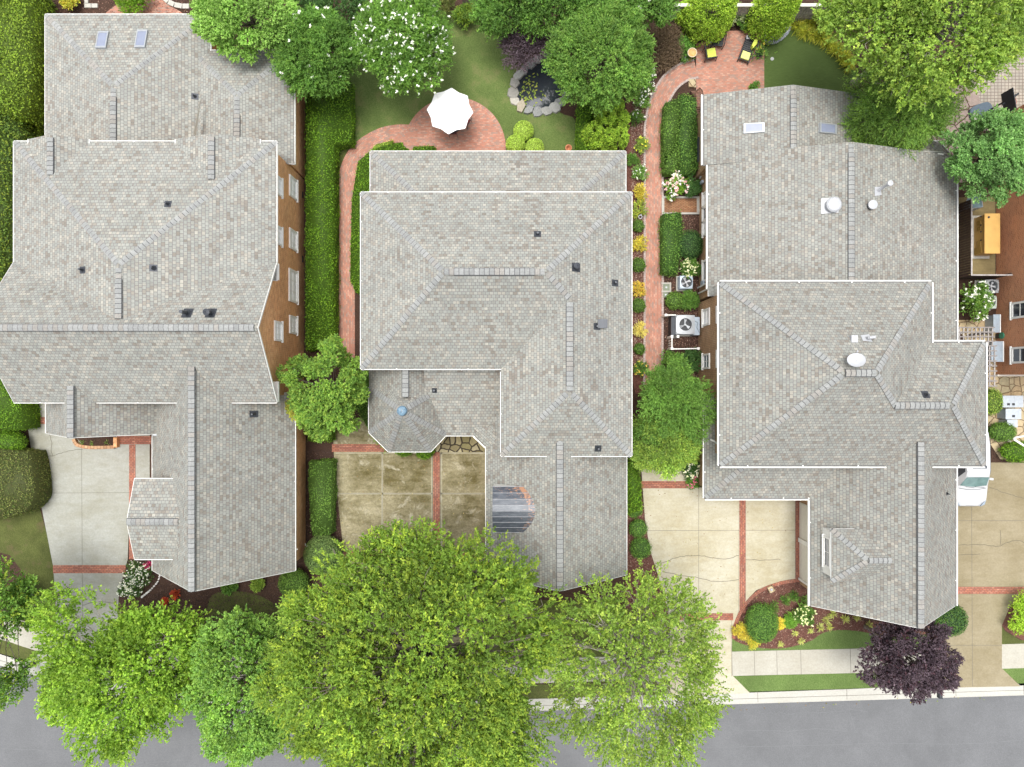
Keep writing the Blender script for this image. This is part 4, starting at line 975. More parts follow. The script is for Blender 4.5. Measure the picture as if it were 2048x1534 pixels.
# cracks
mb = MB()
for P in ([(100, 868), (104, 882), (103, 900), (106, 912)], [(66, 927), (84, 916), (106, 911), (128, 905), (138, 901), (165, 899)], [(1310, 1126), (1330, 1124), (1350, 1115), (1372, 1112), (1397, 1110), (1420, 1115), (1450, 1117), (1477, 1110)], [(1491, 1119), (1530, 1120), (1560, 1118)], [(1325, 1143), (1370, 1152), (1397, 1155), (1430, 1163), (1477, 1158)],
          [(1912, 1090), (1945, 1089), (1975, 1090), (1995, 1093), (2010, 1085), (2035, 1081), (2048, 1085)], [(2000, 1060), (2001, 1090)], [(1978, 974), (2010, 986), (2030, 992), (2048, 997)], [(1905, 1110), (1960, 1108)], [(166, 1210), (200, 1203), (235, 1208)]):
    Q = smooth_line(P, 4); r_ = random.Random(3); Q = [(x+r_.uniform(-1, 1), y+r_.uniform(-1, 1)) for x, y in Q]; band(mb, gp(*Q), -.014, .014, .044, .045)
struct('pavement_crack', mb, CRK)

# lawns and beds
sheet('lawn', smooth_line([(698, 60), (760, 20), (900, 20), (960, 40), (1010, 60), (1040, 110), (1075, 180), (1120, 225), (1150, 240), (1158, 300), (1150, 345), (1000, 350), (720, 350), (700, 300), (668, 286), (675, 260), (700, 270)], 4, True), .012, GRS)
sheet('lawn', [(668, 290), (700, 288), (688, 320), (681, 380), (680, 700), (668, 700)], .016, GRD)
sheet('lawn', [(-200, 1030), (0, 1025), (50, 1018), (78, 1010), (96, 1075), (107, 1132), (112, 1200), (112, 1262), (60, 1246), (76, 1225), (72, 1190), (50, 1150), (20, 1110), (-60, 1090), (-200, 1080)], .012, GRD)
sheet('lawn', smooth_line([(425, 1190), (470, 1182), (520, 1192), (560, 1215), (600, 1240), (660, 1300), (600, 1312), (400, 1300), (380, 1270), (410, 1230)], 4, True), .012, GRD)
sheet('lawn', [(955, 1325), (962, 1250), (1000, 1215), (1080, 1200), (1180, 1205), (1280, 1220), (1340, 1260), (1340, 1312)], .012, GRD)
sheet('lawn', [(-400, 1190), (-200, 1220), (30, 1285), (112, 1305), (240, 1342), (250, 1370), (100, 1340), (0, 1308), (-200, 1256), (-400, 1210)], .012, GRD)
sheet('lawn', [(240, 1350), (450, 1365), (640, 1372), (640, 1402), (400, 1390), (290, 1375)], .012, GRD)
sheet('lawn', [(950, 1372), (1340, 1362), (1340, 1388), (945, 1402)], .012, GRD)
mow = smooth_line([(1464, 1276), (1475, 1284), (1500, 1292), (1540, 1297), (1580, 1294), (1620, 1282), (1645, 1266), (1675, 1260), (1715, 1262), (1760, 1270), (1800, 1275), (1850, 1268)], 5)
sheet('lawn', mow + [(1880, 1292), (1710, 1297), (1464, 1304)], .012, GRV)
sheet('lawn', [(1464, 1352), (1710, 1346), (1868, 1341), (1828, 1372), (1700, 1378), (1499, 1385)], .012, GRV)
sheet('lawn', [(2003, 1250), (2010, 1262), (2040, 1280), (2200, 1290), (2200, 1285), (2003, 1290)], .012, GRD)
sheet('lawn', [(2004, 1337), (2300, 1330), (2300, 1362), (2040, 1371)], .012, GRV)
bed = smooth_line([(1600, 1157), (1560, 1163), (1515, 1181), (1484, 1213), (1467, 1250), (1464, 1276)], 6)
sheet('mulch_bed', bed + mow[1:] + [(1860, 1250), (1700, 1240), (1640, 1180), (1620, 1150)], .008, MULR)
sheet('mulch_bed', [(238, 1190), (247, 1150), (262, 1118), (310, 1118), (640, 1118), (640, 1180), (560, 1220), (425, 1190), (380, 1260), (300, 1295), (236, 1290)], .007, SOIL)
sheet('mulch_bed', [(1250, 1000), (1284, 1000), (1290, 1040), (1300, 1100), (1322, 1170), (1340, 1240), (1250, 1220)], .008, MULR)
sheet('mulch_bed', [(2055, 1160), (2018, 1212), (2003, 1250), (2012, 1262), (2048, 1282), (2200, 1282), (2200, 1130)], .008, MULR)
sheet('mulch_bed', smooth_line([(1255, 170), (1300, 175), (1330, 150), (1320, 180), (1300, 240), (1292, 300), (1291, 745), (1262, 745), (1255, 400)], 3, True), .008, MULR)
mb = MB(); band(mb, gp(*bed), -.02, .18, .0, .07); struct('brick_edging', mb, PAVR)
# patio, paths
def arcpts(cx, cy, r, a0, a1, n=24): return [(cx+r*math.cos(math.radians(a0+(a1-a0)*i/n)), cy-r*math.sin(math.radians(a0+(a1-a0)*i/n))) for i in range(n+1)]
sheet('brick_patio', arcpts(909, 297, 102, -20, 200, 40), .030, PAV, z0=-.01)
mb = MB(); band(mb, gp(*arcpts(909, 297, 102, -20, 200, 44)), -.02, .20, .0, .042, alongv=True); struct('brick_edging', mb, PAV)
pathc = smooth_line([(830, 268), (790, 268), (755, 278), (720, 302), (700, 335), (693, 375), (692, 450), (692, 600), (692, 716)], 8)
mb = MB(); band(mb, gp(*pathc), -.46, .46, -.01, .036, alongv=False); struct('brick_path', mb, PAV)
mb = MB(); band(mb, gp(*pathc), .44, .56, .0, .043); band(mb, gp(*pathc), -.56, -.44, .0, .043); struct('brick_edging', mb, PAV)
pr = smooth_line([(1392, 138), (1365, 146), (1338, 168), (1318, 205), (1308, 250), (1307, 300), (1307, 400), (1307, 600), (1306, 770)], 8)
mb = MB(); band(mb, gp(*pr), -.50, .50, -.01, .036, alongv=False); struct('brick_path', mb, PAV)
mb = MB(); band(mb, gp(*pr), .49, .63, .0, .07); band(mb, gp(*pr), -.63, -.49, .0, .07); struct('brick_edging', mb, brickmat('kerb_brick', [(.34,.27,.25),(.44,.37,.34),(.38,.30,.28)], (.25,.2,.18), w=.25, h=.14))
sheet('brick_patio', [(1392, 88), (1440, 78), (1440, 62), (1528, 62), (1528, 215), (1392, 215)], .040, PAV, z0=-.01)
sheet('brick_path', [(1325, 397), (1397, 397), (1397, 425), (1325, 425)], .05, brickmat('brick_worn', [(.30,.13,.06),(.38,.20,.10),(.26,.12,.06)], (.10,.06,.04)), z0=0)
mb = MB()
for x0, y0, x1, y1 in ((1324, 393, 1400, 397), (1324, 425.5, 1400, 429), (1323, 397, 1328, 425), (1393, 397, 1399, 425)): rect(mb, x0, y0, x1, y1, 0, .09)
struct('stone_border', mb, KER)
sheet('putting_green', smooth_line([(1529, 215), (1529, 92), (1545, 88), (1565, 72), (1578, 52), (1600, 40), (1640, 55), (1680, 90), (1705, 130), (1700, 215)], 3, True), .022, TURF)
sheet('flagstone_path', smooth_line([(1840, 300), (1855, 250), (1870, 200), (1900, 170), (1945, 175), (1962, 215), (1948, 260), (1935, 310), (1945, 360), (1850, 360)], 4, True), .02, FLAG)
sheet('paver_court', [(1925, -60), (2300, -60), (2300, 262), (1950, 262), (1945, 200), (1930, 120)], .014, PAVB)
sheet('stone_patio', [(1905, 640), (2200, 640), (2200, 925), (2060, 925), (2000, 918), (1970, 900), (1960, 840), (1975, 750)], .016, FLAG3)
sheet('mulch_bed', [(1905, 740), (1975, 745), (1975, 880), (2000, 918), (1905, 918)], .020, SOIL)
sheet('flagstone_entry', [(862, 870), (974, 870), (974, 904), (862, 904)], .049, FLAG2)
sheet('brick_path', [(200, 40), (214, 24), (234, 9), (250, -12), (326, -12), (340, 12), (362, 24), (380, 40)], .02, PAV)
sheet('mulch_bed', [(1325, 0), (1670, 0), (1670, 62), (1440, 61), (1440, 78), (1391, 88), (1391, 120), (1325, 160)], .006, SOIL)
sheet('gravel_slab', [(1905, 395), (1990, 395), (1990, 550), (1905, 550)], .03, concrete('concrete_dim', (.24, .19, .09), (.10, .08, .04), .9))
# pond
pc = smooth_line([(1100, 108), (1074, 122), (1048, 146), (1034, 178), (1040, 206), (1060, 216), (1090, 217), (1110, 206), (1124, 180), (1135, 150), (1125, 115)], 5, True)
m_, nt_, b_ = newmat('pond_water'); b_.inputs['Base Color'].default_value = (.030, .036, .044, 1); b_.inputs['Roughness'].default_value = .04; b_.inputs['Specular IOR Level'].default_value = 0.9  # bluish base colour puts some sky reflection into the water
nn = noise(nt_, geo(nt_), 3, 3); bump(nt_, nn.outputs[0], b_, .08, .02)
sheet('pond_water', pc, .03, m_)
rg = random.Random(4); pr_ = thing('pond_edge', (*at(1075, 165), 0), 'ring of grey and tan boulders edging the garden pond', 'stone edging')
ST = attrmat('boulder', .85)
outer = smooth_line([(1112, 108), (1090, 114), (1064, 132), (1040, 154), (1030, 182), (1036, 204), (1054, 217), (1080, 221), (1104, 215), (1120, 200), (1130, 185)], 6)
def rock(mb, x, y, z, rx, ry, rz, rot, col, rg, n=7):
    top = []; low = []
    for j in range(n):
        a = 2*math.pi*j/n+rot; r1 = rg.uniform(.8, 1.1); r2 = r1*rg.uniform(.84, .93)
        ca, sa = math.cos(a), math.sin(a); lx, ly = ca*rx, sa*ry; cr, sr = math.cos(rot*.5), math.sin(rot*.5)
        low.append((x+(lx*cr-ly*sr)*r1, y+(lx*sr+ly*cr)*r1, z)); top.append((x+(lx*cr-ly*sr)*r2, y+(lx*sr+ly*cr)*r2, z+rz*rg.uniform(.75, 1.1)))
    for j in range(n): mb.face([low[j], low[(j+1) % n], top[(j+1) % n], top[j]], c=col)
    c = (x, y, z+rz*1.02)
    for j in range(n): mb.face([top[j], top[(j+1) % n], c], c=col)
SCOL = [(.30, .30, .28), (.36, .36, .34), (.23, .235, .23), (.34, .30, .23), (.40, .38, .33), (.26, .25, .225)]
for (L_, off, rr) in ((outer, -.12, .36),):
    Q = gp(*L_); d = 0; nxt = 0
    for i in range(1, len(Q)):
        a, b = Vector((*Q[i-1], 0)), Vector((*Q[i], 0)); d += (b-a).length
        if d >= nxt:
            dr_ = (b-a).normalized(); n_ = Vector((-dr_.y, dr_.x, 0)); p = b+n_*off*(-1 if False else 1)
            mb = MB(); rock(mb, p.x, p.y, -.02, rr*rg.uniform(.9, 1.4), rr*rg.uniform(.75, 1.1), rg.uniform(.14, .24), rg.uniform(0, 3), rg.choice(SCOL), rg, rg.choice((5, 6, 7)))
            mb.build('boulder', ST, pr_, pr_); nxt = d+rr*1.25
lp = np.random.default_rng(2); N = 70; cx, cy = at(1056, 182)
cc_ = np.stack([cx+lp.normal(size=N)*.45, cy+lp.normal(size=N)*.6, np.full(N, .05)], 1)
o = leafmesh('water_plant', cc_, np.stack([lp.normal(size=N), lp.normal(size=N), np.zeros(N)], 1), np.tile(np.array([[0, 0, 1.]]), (N, 1))+lp.normal(size=(N, 3))*.1, np.full(N, .20), np.full(N, .09), pick(lp, [((.16, .22, .03), 2), ((.28, .30, .05), 1)], N), LEAF)
tag(o, 'floating green water plants in the dark garden pond', 'plant', kind='stuff')

# mulch chips, grass wisps: uncountable litter
def litter(name, poly, n, z, pal, LL, LW, seed, flat=True, px=True):
    rng = np.random.default_rng(seed); P = gp(*poly) if px else poly
    x0, x1 = min(p[0] for p in P), max(p[0] for p in P); y0, y1 = min(p[1] for p in P), max(p[1] for p in P)
    T = np.stack([rng.uniform(x0, x1, n), rng.uniform(y0, y1, n)], 1); T = T[inpoly(T, P)]; N = len(T)
    c = np.concatenate([T, np.full((N, 1), z)+rng.random((N, 1))*.02], 1); nr = np.tile(np.array([[0, 0, 1.]]), (N, 1))+rng.normal(size=(N, 3))*.3
    ax = np.stack([rng.normal(size=N), rng.normal(size=N), np.zeros(N) if flat else np.abs(rng.normal(size=N))], 1)
    o = leafmesh(name, c, ax, nr, LL*(.6+.8*rng.random(N)), LW*(.6+.8*rng.random(N)), pick(rng, pal, N, 1.0)*(1+rng.normal(size=(N, 1))*.15), LEAF if not flat else ST)
    return tag(o, kind='stuff')
CH_ = [((.16,.08,.06),3),((.26,.15,.11),2),((.08,.04,.03),3),((.36,.26,.20),1)]
litter('bark_chips', bed+mow[1:]+[(1860, 1250), (1640, 1180)], 12000, .02, CH_, .09, .035, 1)
litter('bark_chips', [(1262, 160), (1300, 160), (1295, 300), (1291, 745), (1262, 745)], 7000, .02, CH_+[((.36,.28,.22),3)], .10, .035, 2)
litter('bark_chips', [(1324, 430), (1400, 430), (1400, 760), (1324, 760)], 5000, .02, CH_, .08, .035, 3)
litter('bark_chips', [(238, 1290), (250, 1118), (600, 1118), (640, 1300)], 9000, .02, [((.07,.04,.035),3),((.12,.075,.06),1),((.03,.02,.018),3)], .09, .035, 4)
litter('bark_chips', [(1250, 1000), (1290, 1000), (1322, 1170), (1340, 1240), (1250, 1220)], 4000, .02, CH_, .09, .035, 5)
litter('bark_chips', [(612, 900), (672, 900), (690, 1120), (612, 1120)], 4500, .02, [((.05,.03,.025),5),((.16,.10,.075),1)], .09, .035, 6)
litter('bark_chips', [(60, 60), (92, 0), (400, 0), (400, 30), (92, 300), (62, 300)], 7000, .02, CH_, .09, .035, 7)
litter('bark_chips', [(2055, 1160), (2010, 1262), (2100, 1282), (2200, 1130)], 2500, .02, CH_, .09, .035, 9)
litter('river_pebbles', smooth_line([(1528, 70), (1550, 66), (1572, 48), (1582, 52), (1572, 72), (1552, 86), (1530, 88)], 4, True), 5000, .045, [((.42,.46,.52),3),((.60,.63,.66),2),((.25,.28,.33),2)], .10, .08, 8)

litter('fallen_leaves', [(0, 1345), (440, 1405), (1430, 1406), (2048, 1388), (2048, 1402), (1430, 1424), (400, 1424), (0, 1362)], 700, -.11, [((.30,.28,.06),3),((.20,.13,.06),2),((.16,.22,.04),2)], .10, .06, 21)
litter('fallen_leaves', [(670, 910), (972, 910), (972, 1110), (680, 1110)], 130, .05, [((.34,.28,.12),3),((.20,.12,.05),2)], .09, .05, 22)
litter('fallen_leaves', [(1290, 980), (1590, 980), (1560, 1160), (1470, 1225), (1330, 1220)], 110, .05, [((.30,.24,.08),3),((.20,.12,.05),2)], .08, .05, 23)
# ================================================================== TREES
tree('street_tree', 'bright green street tree spreading over the road edge by the pale left driveway', 'tree', 262, 1333, 4.9, 6.2, 2.6, G_MAP, lobes=95, spr=42, nl=8, LL=.20, LW=.13, ry=.80, lr=.20, seed=11, trunk=.15, bark=BARKG, outl=.48, slen=.42, group='trees along the street')
tree('street_tree', 'blue-green leafy street tree between the bright green tree and the great oak', 'tree', 505, 1362, 3.7, 6.6, 3.2, G_BLU+[((.17,.28,.045),9)], lobes=110, spr=40, nl=8, LL=.15, LW=.12, rx=.82, ry=1.18, lr=.17, seed=12, trunk=.16, outl=.16, slen=.18, group='trees along the street')
tree('oak_tree', 'largest tree, wide oak hiding the front of the middle house driveway', 'tree', 835, 1332, 7.3, 9.5, 4.2, G_OAK, lobes=210, spr=46, nl=9, LL=.22, LW=.10, rx=1.0, ry=1.0, lr=.145, seed=13, trunk=.34, outl=.14, slen=.40, group='trees along the street', inner=.2)
tree('oak_tree', 'thin yellow-green oak with pale branches showing, over the kerb right of the largest oak', 'tree', 1272, 1338, 4.9, 7.8, 3.4, G_YEL, lobes=100, spr=27, nl=8, LL=.18, LW=.11, rx=.95, ry=1.06, lr=.21, seed=14, trunk=.2, bark=BARKG, outl=.2, slen=.38, group='trees along the street')
tree('street_tree', 'tree cut by the left edge above the road', 'tree', -22, 1255, 2.9, 6.5, 2.6, G_MID+[((.28,.34,.04),2)], lobes=50, spr=36, nl=8, LL=.19, LW=.11, rx=.9, ry=1.45, lr=.24, seed=15, trunk=.15, outl=.2, group='trees along the street')
tree('plum_tree', 'dark purple-leaved tree over the sidewalk in front of the right house', 'tree', 1816, 1311, 2.6, 4.6, 1.9, G_PUR, lobes=70, spr=42, nl=8, LL=.15, LW=.10, ry=.82, lr=.20, seed=16, trunk=.11, outl=.26, slen=.2, group='trees along the street')
tree('maple_tree', 'green maple with orange-tinged left side between the left and middle houses', 'tree', 655, 782, 2.35, 4.6, 2.2, G_MID+[((.16,.26,.04),8),((.22,.30,.05),4)], lobes=70, spr=42, nl=8, LL=.14, LW=.11, rx=.95, ry=1.28, lr=.20, seed=17, trunk=.1, outl=.42, slen=.18)
tree('maple_tree', 'small orange-tipped leafy branch clump beside the left house eave', 'tree', 601, 815, .75, 3.6, .8, G_OGR, lobes=14, spr=26, nl=7, LL=.12, LW=.09, rx=1.1, ry=.9, lr=.4, seed=18, trunk=.05, slen=.15)
tree('garden_tree', 'dark green fine-leaved tree beside the tan house wall, behind the yellow-green one', 'tree', 1345, 808, 2.45, 4.2, 1.8, G_MID+[((.11,.20,.035),10)], lobes=34, spr=52, nl=8, LL=.20, LW=.07, rx=1.05, ry=.9, lr=.23, seed=19, trunk=.09, outl=.6, inner=.3)
tree('garden_tree', 'yellow-green tree over the drive between the middle and right houses', 'tree', 1326, 888, 1.85, 3.6, 1.4, G_YEL+[((.13,.22,.04),4)], lobes=50, spr=36, nl=7, LL=.14, LW=.09, rx=1.0, ry=1.0, lr=.24, seed=20, trunk=.07, outl=.25)
tree('flowering_tree', 'round tree covered in white blossoms at the back lawn', 'tree', 806, 82, 2.75, 4.2, 2.0, G_MID+[((.14,.25,.04),4)], lobes=95, spr=42, nl=8, LL=.18, LW=.08, ry=1.02, lr=.19, seed=21, trunk=.11, outl=.12, flowers=(400, .115, [((.85,.86,.74),1)]), group='crape myrtles in the back gardens')
tree('flowering_tree', 'darker tree with a few white blossoms over the back roof corner of the left house', 'tree', 632, 108, 2.3, 4.2, 1.9, G_MID, lobes=75, spr=42, nl=8, LL=.19, LW=.07, ry=1.05, lr=.20, seed=22, trunk=.1, outl=.14, flowers=(26, .15, [((.85,.86,.76),1)]), group='crape myrtles in the back gardens')
tree('flowering_tree', 'dense green tree overhanging the garden pond, no open blossoms', 'tree', 1202, 116, 2.95, 4.2, 2.1, G_MID+[((.16,.26,.05),4)], lobes=110, spr=42, nl=8, LL=.18, LW=.08, lr=.18, seed=23, trunk=.12, outl=.10, group='crape myrtles in the back gardens')
tree('garden_tree', 'pale green rounded tree over the notch in the left back roof', 'tree', 500, 36, 2.9, 4.8, 2.0, [((.17,.29,.06),4),((.24,.37,.09),3),((.12,.22,.045),3)], lobes=105, spr=42, nl=8, LL=.13, LW=.10, rx=1.1, ry=.78, lr=.18, seed=24, trunk=.12, outl=.12, slen=.18)
tree('smoke_tree', 'low dusky purple tree beside the garden pond', 'tree', 1046, 86, 1.45, 2.4, .9, G_SMK, lobes=34, spr=32, nl=7, LL=.12, LW=.08, ry=.95, lr=.28, seed=25, trunk=.06, outl=.3)
tree('garden_tree', 'tree at the top edge behind the pond, left of the brown shrub', 'tree', 1085, 12, 3.6, 3.8, 1.6, G_MID, lobes=80, spr=38, nl=8, LL=.18, LW=.09, rx=1.2, ry=.42, lr=.2, seed=26, trunk=.1)
tree('garden_tree', 'white-speckled tree at the top edge above the pond tree', 'tree', 1240, 8, 2.8, 3.8, 1.6, G_MID, lobes=60, spr=38, nl=8, LL=.18, LW=.09, rx=1.2, ry=.5, lr=.22, seed=27, trunk=.1, flowers=(30, .14, [((.85,.86,.76),1)]))
tree('garden_tree', 'dark tree at the top edge between the two white-flowered trees', 'tree', 668, 20, 1.9, 3.0, 1.3, G_DRK, lobes=30, spr=36, nl=7, LL=.17, LW=.09, rx=1.1, ry=.9, lr=.27, seed=28, trunk=.08)
tree('garden_tree', 'huge yellow-green tree filling the top right corner', 'tree', 1866, 32, 6.4, 8.0, 3.0, G_YEL+[((.12,.20,.03),4)], lobes=170, spr=34, nl=8, LL=.19, LW=.11, rx=.90, ry=.60, lr=.16, seed=29, trunk=.25, bark=BARKG, outl=.20)
tree('weeping_tree', 'feathery drooping dark green tree under the huge tree, beside the skylight roof', 'tree', 1788, 226, 2.9, 3.8, 1.9, [((.11,.20,.035),4),((.17,.27,.045),4),((.07,.14,.03),3)], lobes=70, spr=34, nl=9, LL=.24, LW=.05, rx=.95, ry=.82, lr=.22, seed=30, trunk=.12, bark=BARK, outl=.2, droop=.9, slen=.6)
tree('garden_tree', 'rounded blue-green tree over the brick wall corner at the right edge', 'tree', 1978, 315, 2.35, 5.0, 2.0, [((.12,.235,.07),4),((.18,.31,.10),4),((.08,.165,.05),3)], lobes=85, spr=42, nl=8, LL=.14, LW=.10, rx=1.02, ry=1.12, lr=.19, seed=31, trunk=.12, outl=.14, slen=.2)
# ================================================================== HEDGES
hedge('hedge', 'L-shaped bright green clipped hedge between the left house and the brick path', 'hedge', [(612, 175), (700, 160), (701, 282), (668, 286), (667, 690), (611, 700)], 1.3, G_HDG, 1, rough_=.05)
hedge('hedge', 'green clipped hedge hugging the middle house eave inside the curved path', 'hedge', [(716, 322), (742, 300), (770, 290), (800, 285), (818, 300), (760, 340), (760, 580), (712, 585), (700, 560), (703, 400)], 1.0, G_HDG, 2)
hedge('hedge', 'short green hedge piece at the patio beside the middle house back eave', 'hedge', [(826, 293), (868, 291), (868, 330), (826, 330)], .8, G_HDG, 3)
hedge('hedge', 'narrow lime-green border strip along the curved path', 'hedge', [(728, 315), (752, 288), (786, 280), (780, 290), (752, 300), (735, 325)], .35, G_LIM, 4, LL=.07)
hedge('hedge', 'low lime-green hedge strip along the left house wall', 'hedge', [(62, 124), (75, 122), (74, 290), (58, 290)], .6, G_LIM2, 5)
hedge('hedge', 'rectangular yellow-green hedge beside the brick garage wall of the left house', 'hedge', [(617, 924), (664, 922), (663, 1000), (660, 1070), (624, 1072), (618, 990)], 1.2, G_BOX, 6, LL=.075, rough_=.035)
hedge('hedge', 'small green hedge block under the orange-tinged maple', 'hedge', [(616, 840), (662, 840), (662, 882), (616, 882)], 1.0, G_HDG, 7)
hedge('hedge', 'tall shaggy hedge along the left edge, yellow-green near its top end', 'hedge', [(-60, -40), (50, -40), (62, 60), (60, 170), (40, 230), (-60, 215)], 2.6, [((.12,.19,.015),4),((.17,.24,.02),3),((.08,.13,.012),3)], 8, LL=.13, LW=.08, rough_=.16, wob=.3)
hedge('hedge', 'long dark shaggy hedge along the left edge below the yellow-green one', 'hedge', [(-60, 225), (25, 235), (45, 280), (22, 300), (22, 520), (0, 560), (-60, 600)], 2.4, [((.07,.12,.015),5),((.15,.20,.02),3),((.045,.085,.012),3)], 9, LL=.13, LW=.08, rough_=.15, wob=.3)
hedge('hedge', 'green hedge below the left house gable corner, next to the drive end', 'hedge', [(-50, 700), (2, 740), (44, 812), (46, 858), (-60, 860)], 1.6, G_HDG, 10, rough_=.06)
hedge('hedge', 'big rounded olive-brown hedge at the left edge beside the pale drive', 'hedge', smooth_line([(-60, 908), (40, 905), (58, 915), (68, 985), (60, 1010), (30, 1030), (-60, 1034)], 4, True), 1.7, G_OLV, 11, rough_=.05, wob=.12, LL=.08)
hedge('hedge', 'shaggy dark green hedge between the middle house and the upper buff drive', 'hedge', [(1254, 912), (1268, 908), (1280, 960), (1284, 1020), (1254, 1030)], 1.3, G_HDG, 12, LL=.2, LW=.04, rough_=.07, group=None)
hedge('hedge', 'dark hedge behind the arborvitae cluster beside the lawn', 'hedge', [(1157, 205), (1186, 205), (1184, 300), (1155, 300)], 1.2, G_HDG, 13)
for i, (P, lb) in enumerate((([(1331, 205), (1358, 196), (1363, 240), (1350, 300), (1330, 330), (1327, 260)], 'loose green hedge along the path, next to the curved slatted bench'),
               ([(1362, 188), (1392, 196), (1396, 340), (1362, 350), (1358, 260)], 'darker green hedge against the tan house wall, right of the loose one'),
               ([(1328, 300), (1360, 290), (1362, 345), (1330, 345)], 'low hedge block just above the pink hydrangea'),
               ([(1326, 428), (1362, 424), (1366, 470), (1355, 545), (1326, 545)], 'green hedge below the small brick landing'))):
    hedge('hedge', lb, 'hedge', P, .95, G_BOX if i % 2 == 0 else G_MID, 20+i, rough_=.08, wob=.12, group='hedges in the side bed')
# ================================================================== SHRUBS
for a in ((1047, 262, 20, 20, 'round lime-green ball shrub, topmost of three by the patio'), (1031, 289, 19, 19, 'round lime-green ball shrub, left of the lower two by the patio'), (1069, 296, 19, 19, 'round lime-green ball shrub half under the back eave')):
    ball('ball_shrub', a[4], 'shrub', *a[:4], .95, G_LIM, 'lime ball shrubs by the patio', int(a[0]), LL=.05, LW=.038, dens=620, rough_=.012)
ball('ball_shrub', 'large round olive-green clipped shrub at the garage corner of the left house', 'shrub', 647, 1108, 38, 39, 1.9, [((.11,.175,.05),4),((.15,.215,.065),3),((.08,.135,.04),2)], None, 41, LL=.06, LW=.045, dens=420)
ball('ball_shrub', 'dark round shrub in the shade below the left garage roof', 'shrub', 588, 1165, 30, 28, 1.5, G_BOX, None, 42)
ball('ball_shrub', 'oval green clipped shrub at the left edge above the olive-brown hedge', 'shrub', 16, 886, 38, 27, 1.5, G_HDG, None, 43, LL=.07)
ball('ball_shrub', 'big dark green clipped shrub in the curved mulch bed', 'shrub', 1523, 1245, 32, 39, 1.6, G_MID, None, 44, LL=.07, dens=380, rough_=.035)
ball('ball_shrub', 'dark clipped shrub tucked under the right garage roof corner', 'shrub', 1898, 1238, 34, 33, 1.5, G_DRK+[((.08,.15,.02),3)], None, 45)
ball('ball_shrub', 'dark green globe shrub against the tan house wall above the yellow flowers', 'shrub', 1380, 490, 26, 30, 1.3, G_DRK, None, 46, LL=.06)
for x, y, r, lb in ((1268, 1018, 17, 'green ball shrub, topmost of the column beside the buff drive'), (1276, 1056, 19, 'green ball shrub, middle of the column beside the buff drive'), (1281, 1096, 22, 'green ball shrub, lowest and largest of the column beside the buff drive')):
    ball('ball_shrub', lb, 'shrub', x, y, r, r, .9, G_MID, 'ball shrubs along the buff drive', x, LL=.06)
for x, y, r, lb in ((1276, 452, 13, 'small green ball below the yellow-green plants beside the path'), (1277, 530, 15, 'small green ball beside the path, second of the row'), (1277, 611, 15, 'small green ball beside the path, third of the row'), (1279, 698, 12, 'smallest green ball beside the path, last of the row')):
    ball('ball_shrub', lb, 'shrub', x, y, r, r, .6, G_BOX, 'small green balls along the brick path', x, LL=.06, lump=.03)
ball('ball_shrub', 'round green shrub between the two air conditioners', 'shrub', 1349, 601, 19, 18, .8, G_BOX, None, 47, lump=.03)
loose('leafy_shrub', 'leafy green shrub right of the round one between the air conditioners', 'shrub', 1381, 602, 18, .7, G_MID, 48)
loose('leafy_shrub', 'dark glossy shrub below the white screen fence', 'shrub', 1383, 722, 24, 1.1, G_DRK, 49)
loose('leafy_shrub', 'green shrub at the lower end of the brick path', 'shrub', 1342, 725, 24, .9, G_MID, 50)
loose('leafy_shrub', 'variegated yellow-green shrub under the lowest wall window of the tan house', 'shrub', 1378, 900, 25, 1.2, G_YEL, 51, LL=.16)
loose('hydrangea', 'white hydrangea beside the brick band at the tan house', 'shrub', 1384, 936, 17, .8, G_DRK, 52, flowers=(22, .14, [((.70,.74,.50),1)]))
loose('flower_clump', 'pink-flowered clump at the corner of the lower front roof', 'flowers', 1388, 962, 14, .5, G_MID, 53, flowers=(22, .10, [((.60,.18,.28),1)]))
loose('hydrangea', 'pink and white hydrangea beside the small brick landing', 'shrub', 1353, 374, 27, 1.0, [((.10,.20,.02),4),((.15,.27,.03),3)], 54, flowers=(60, .15, [((.75,.42,.45),2),((.80,.70,.66),2)]))
loose('flower_clump', 'yellow-white flowers above the small air conditioner', 'flowers', 1381, 538, 21, .9, G_MID, 55, flowers=(48, .10, [((.85,.80,.42),1)]))
loose('leafy_shrub', 'green shrub right of the pink hydrangea against the wall', 'shrub', 1384, 376, 16, .9, G_DRK, 56)
loose('flowering_shrub', 'shrub dotted with white flowers at the bend of the brick path', 'shrub', 1288, 168, 24, .9, G_MID, 57, flowers=(95, .09, [((.82,.83,.74),1)]), ry=1.3)
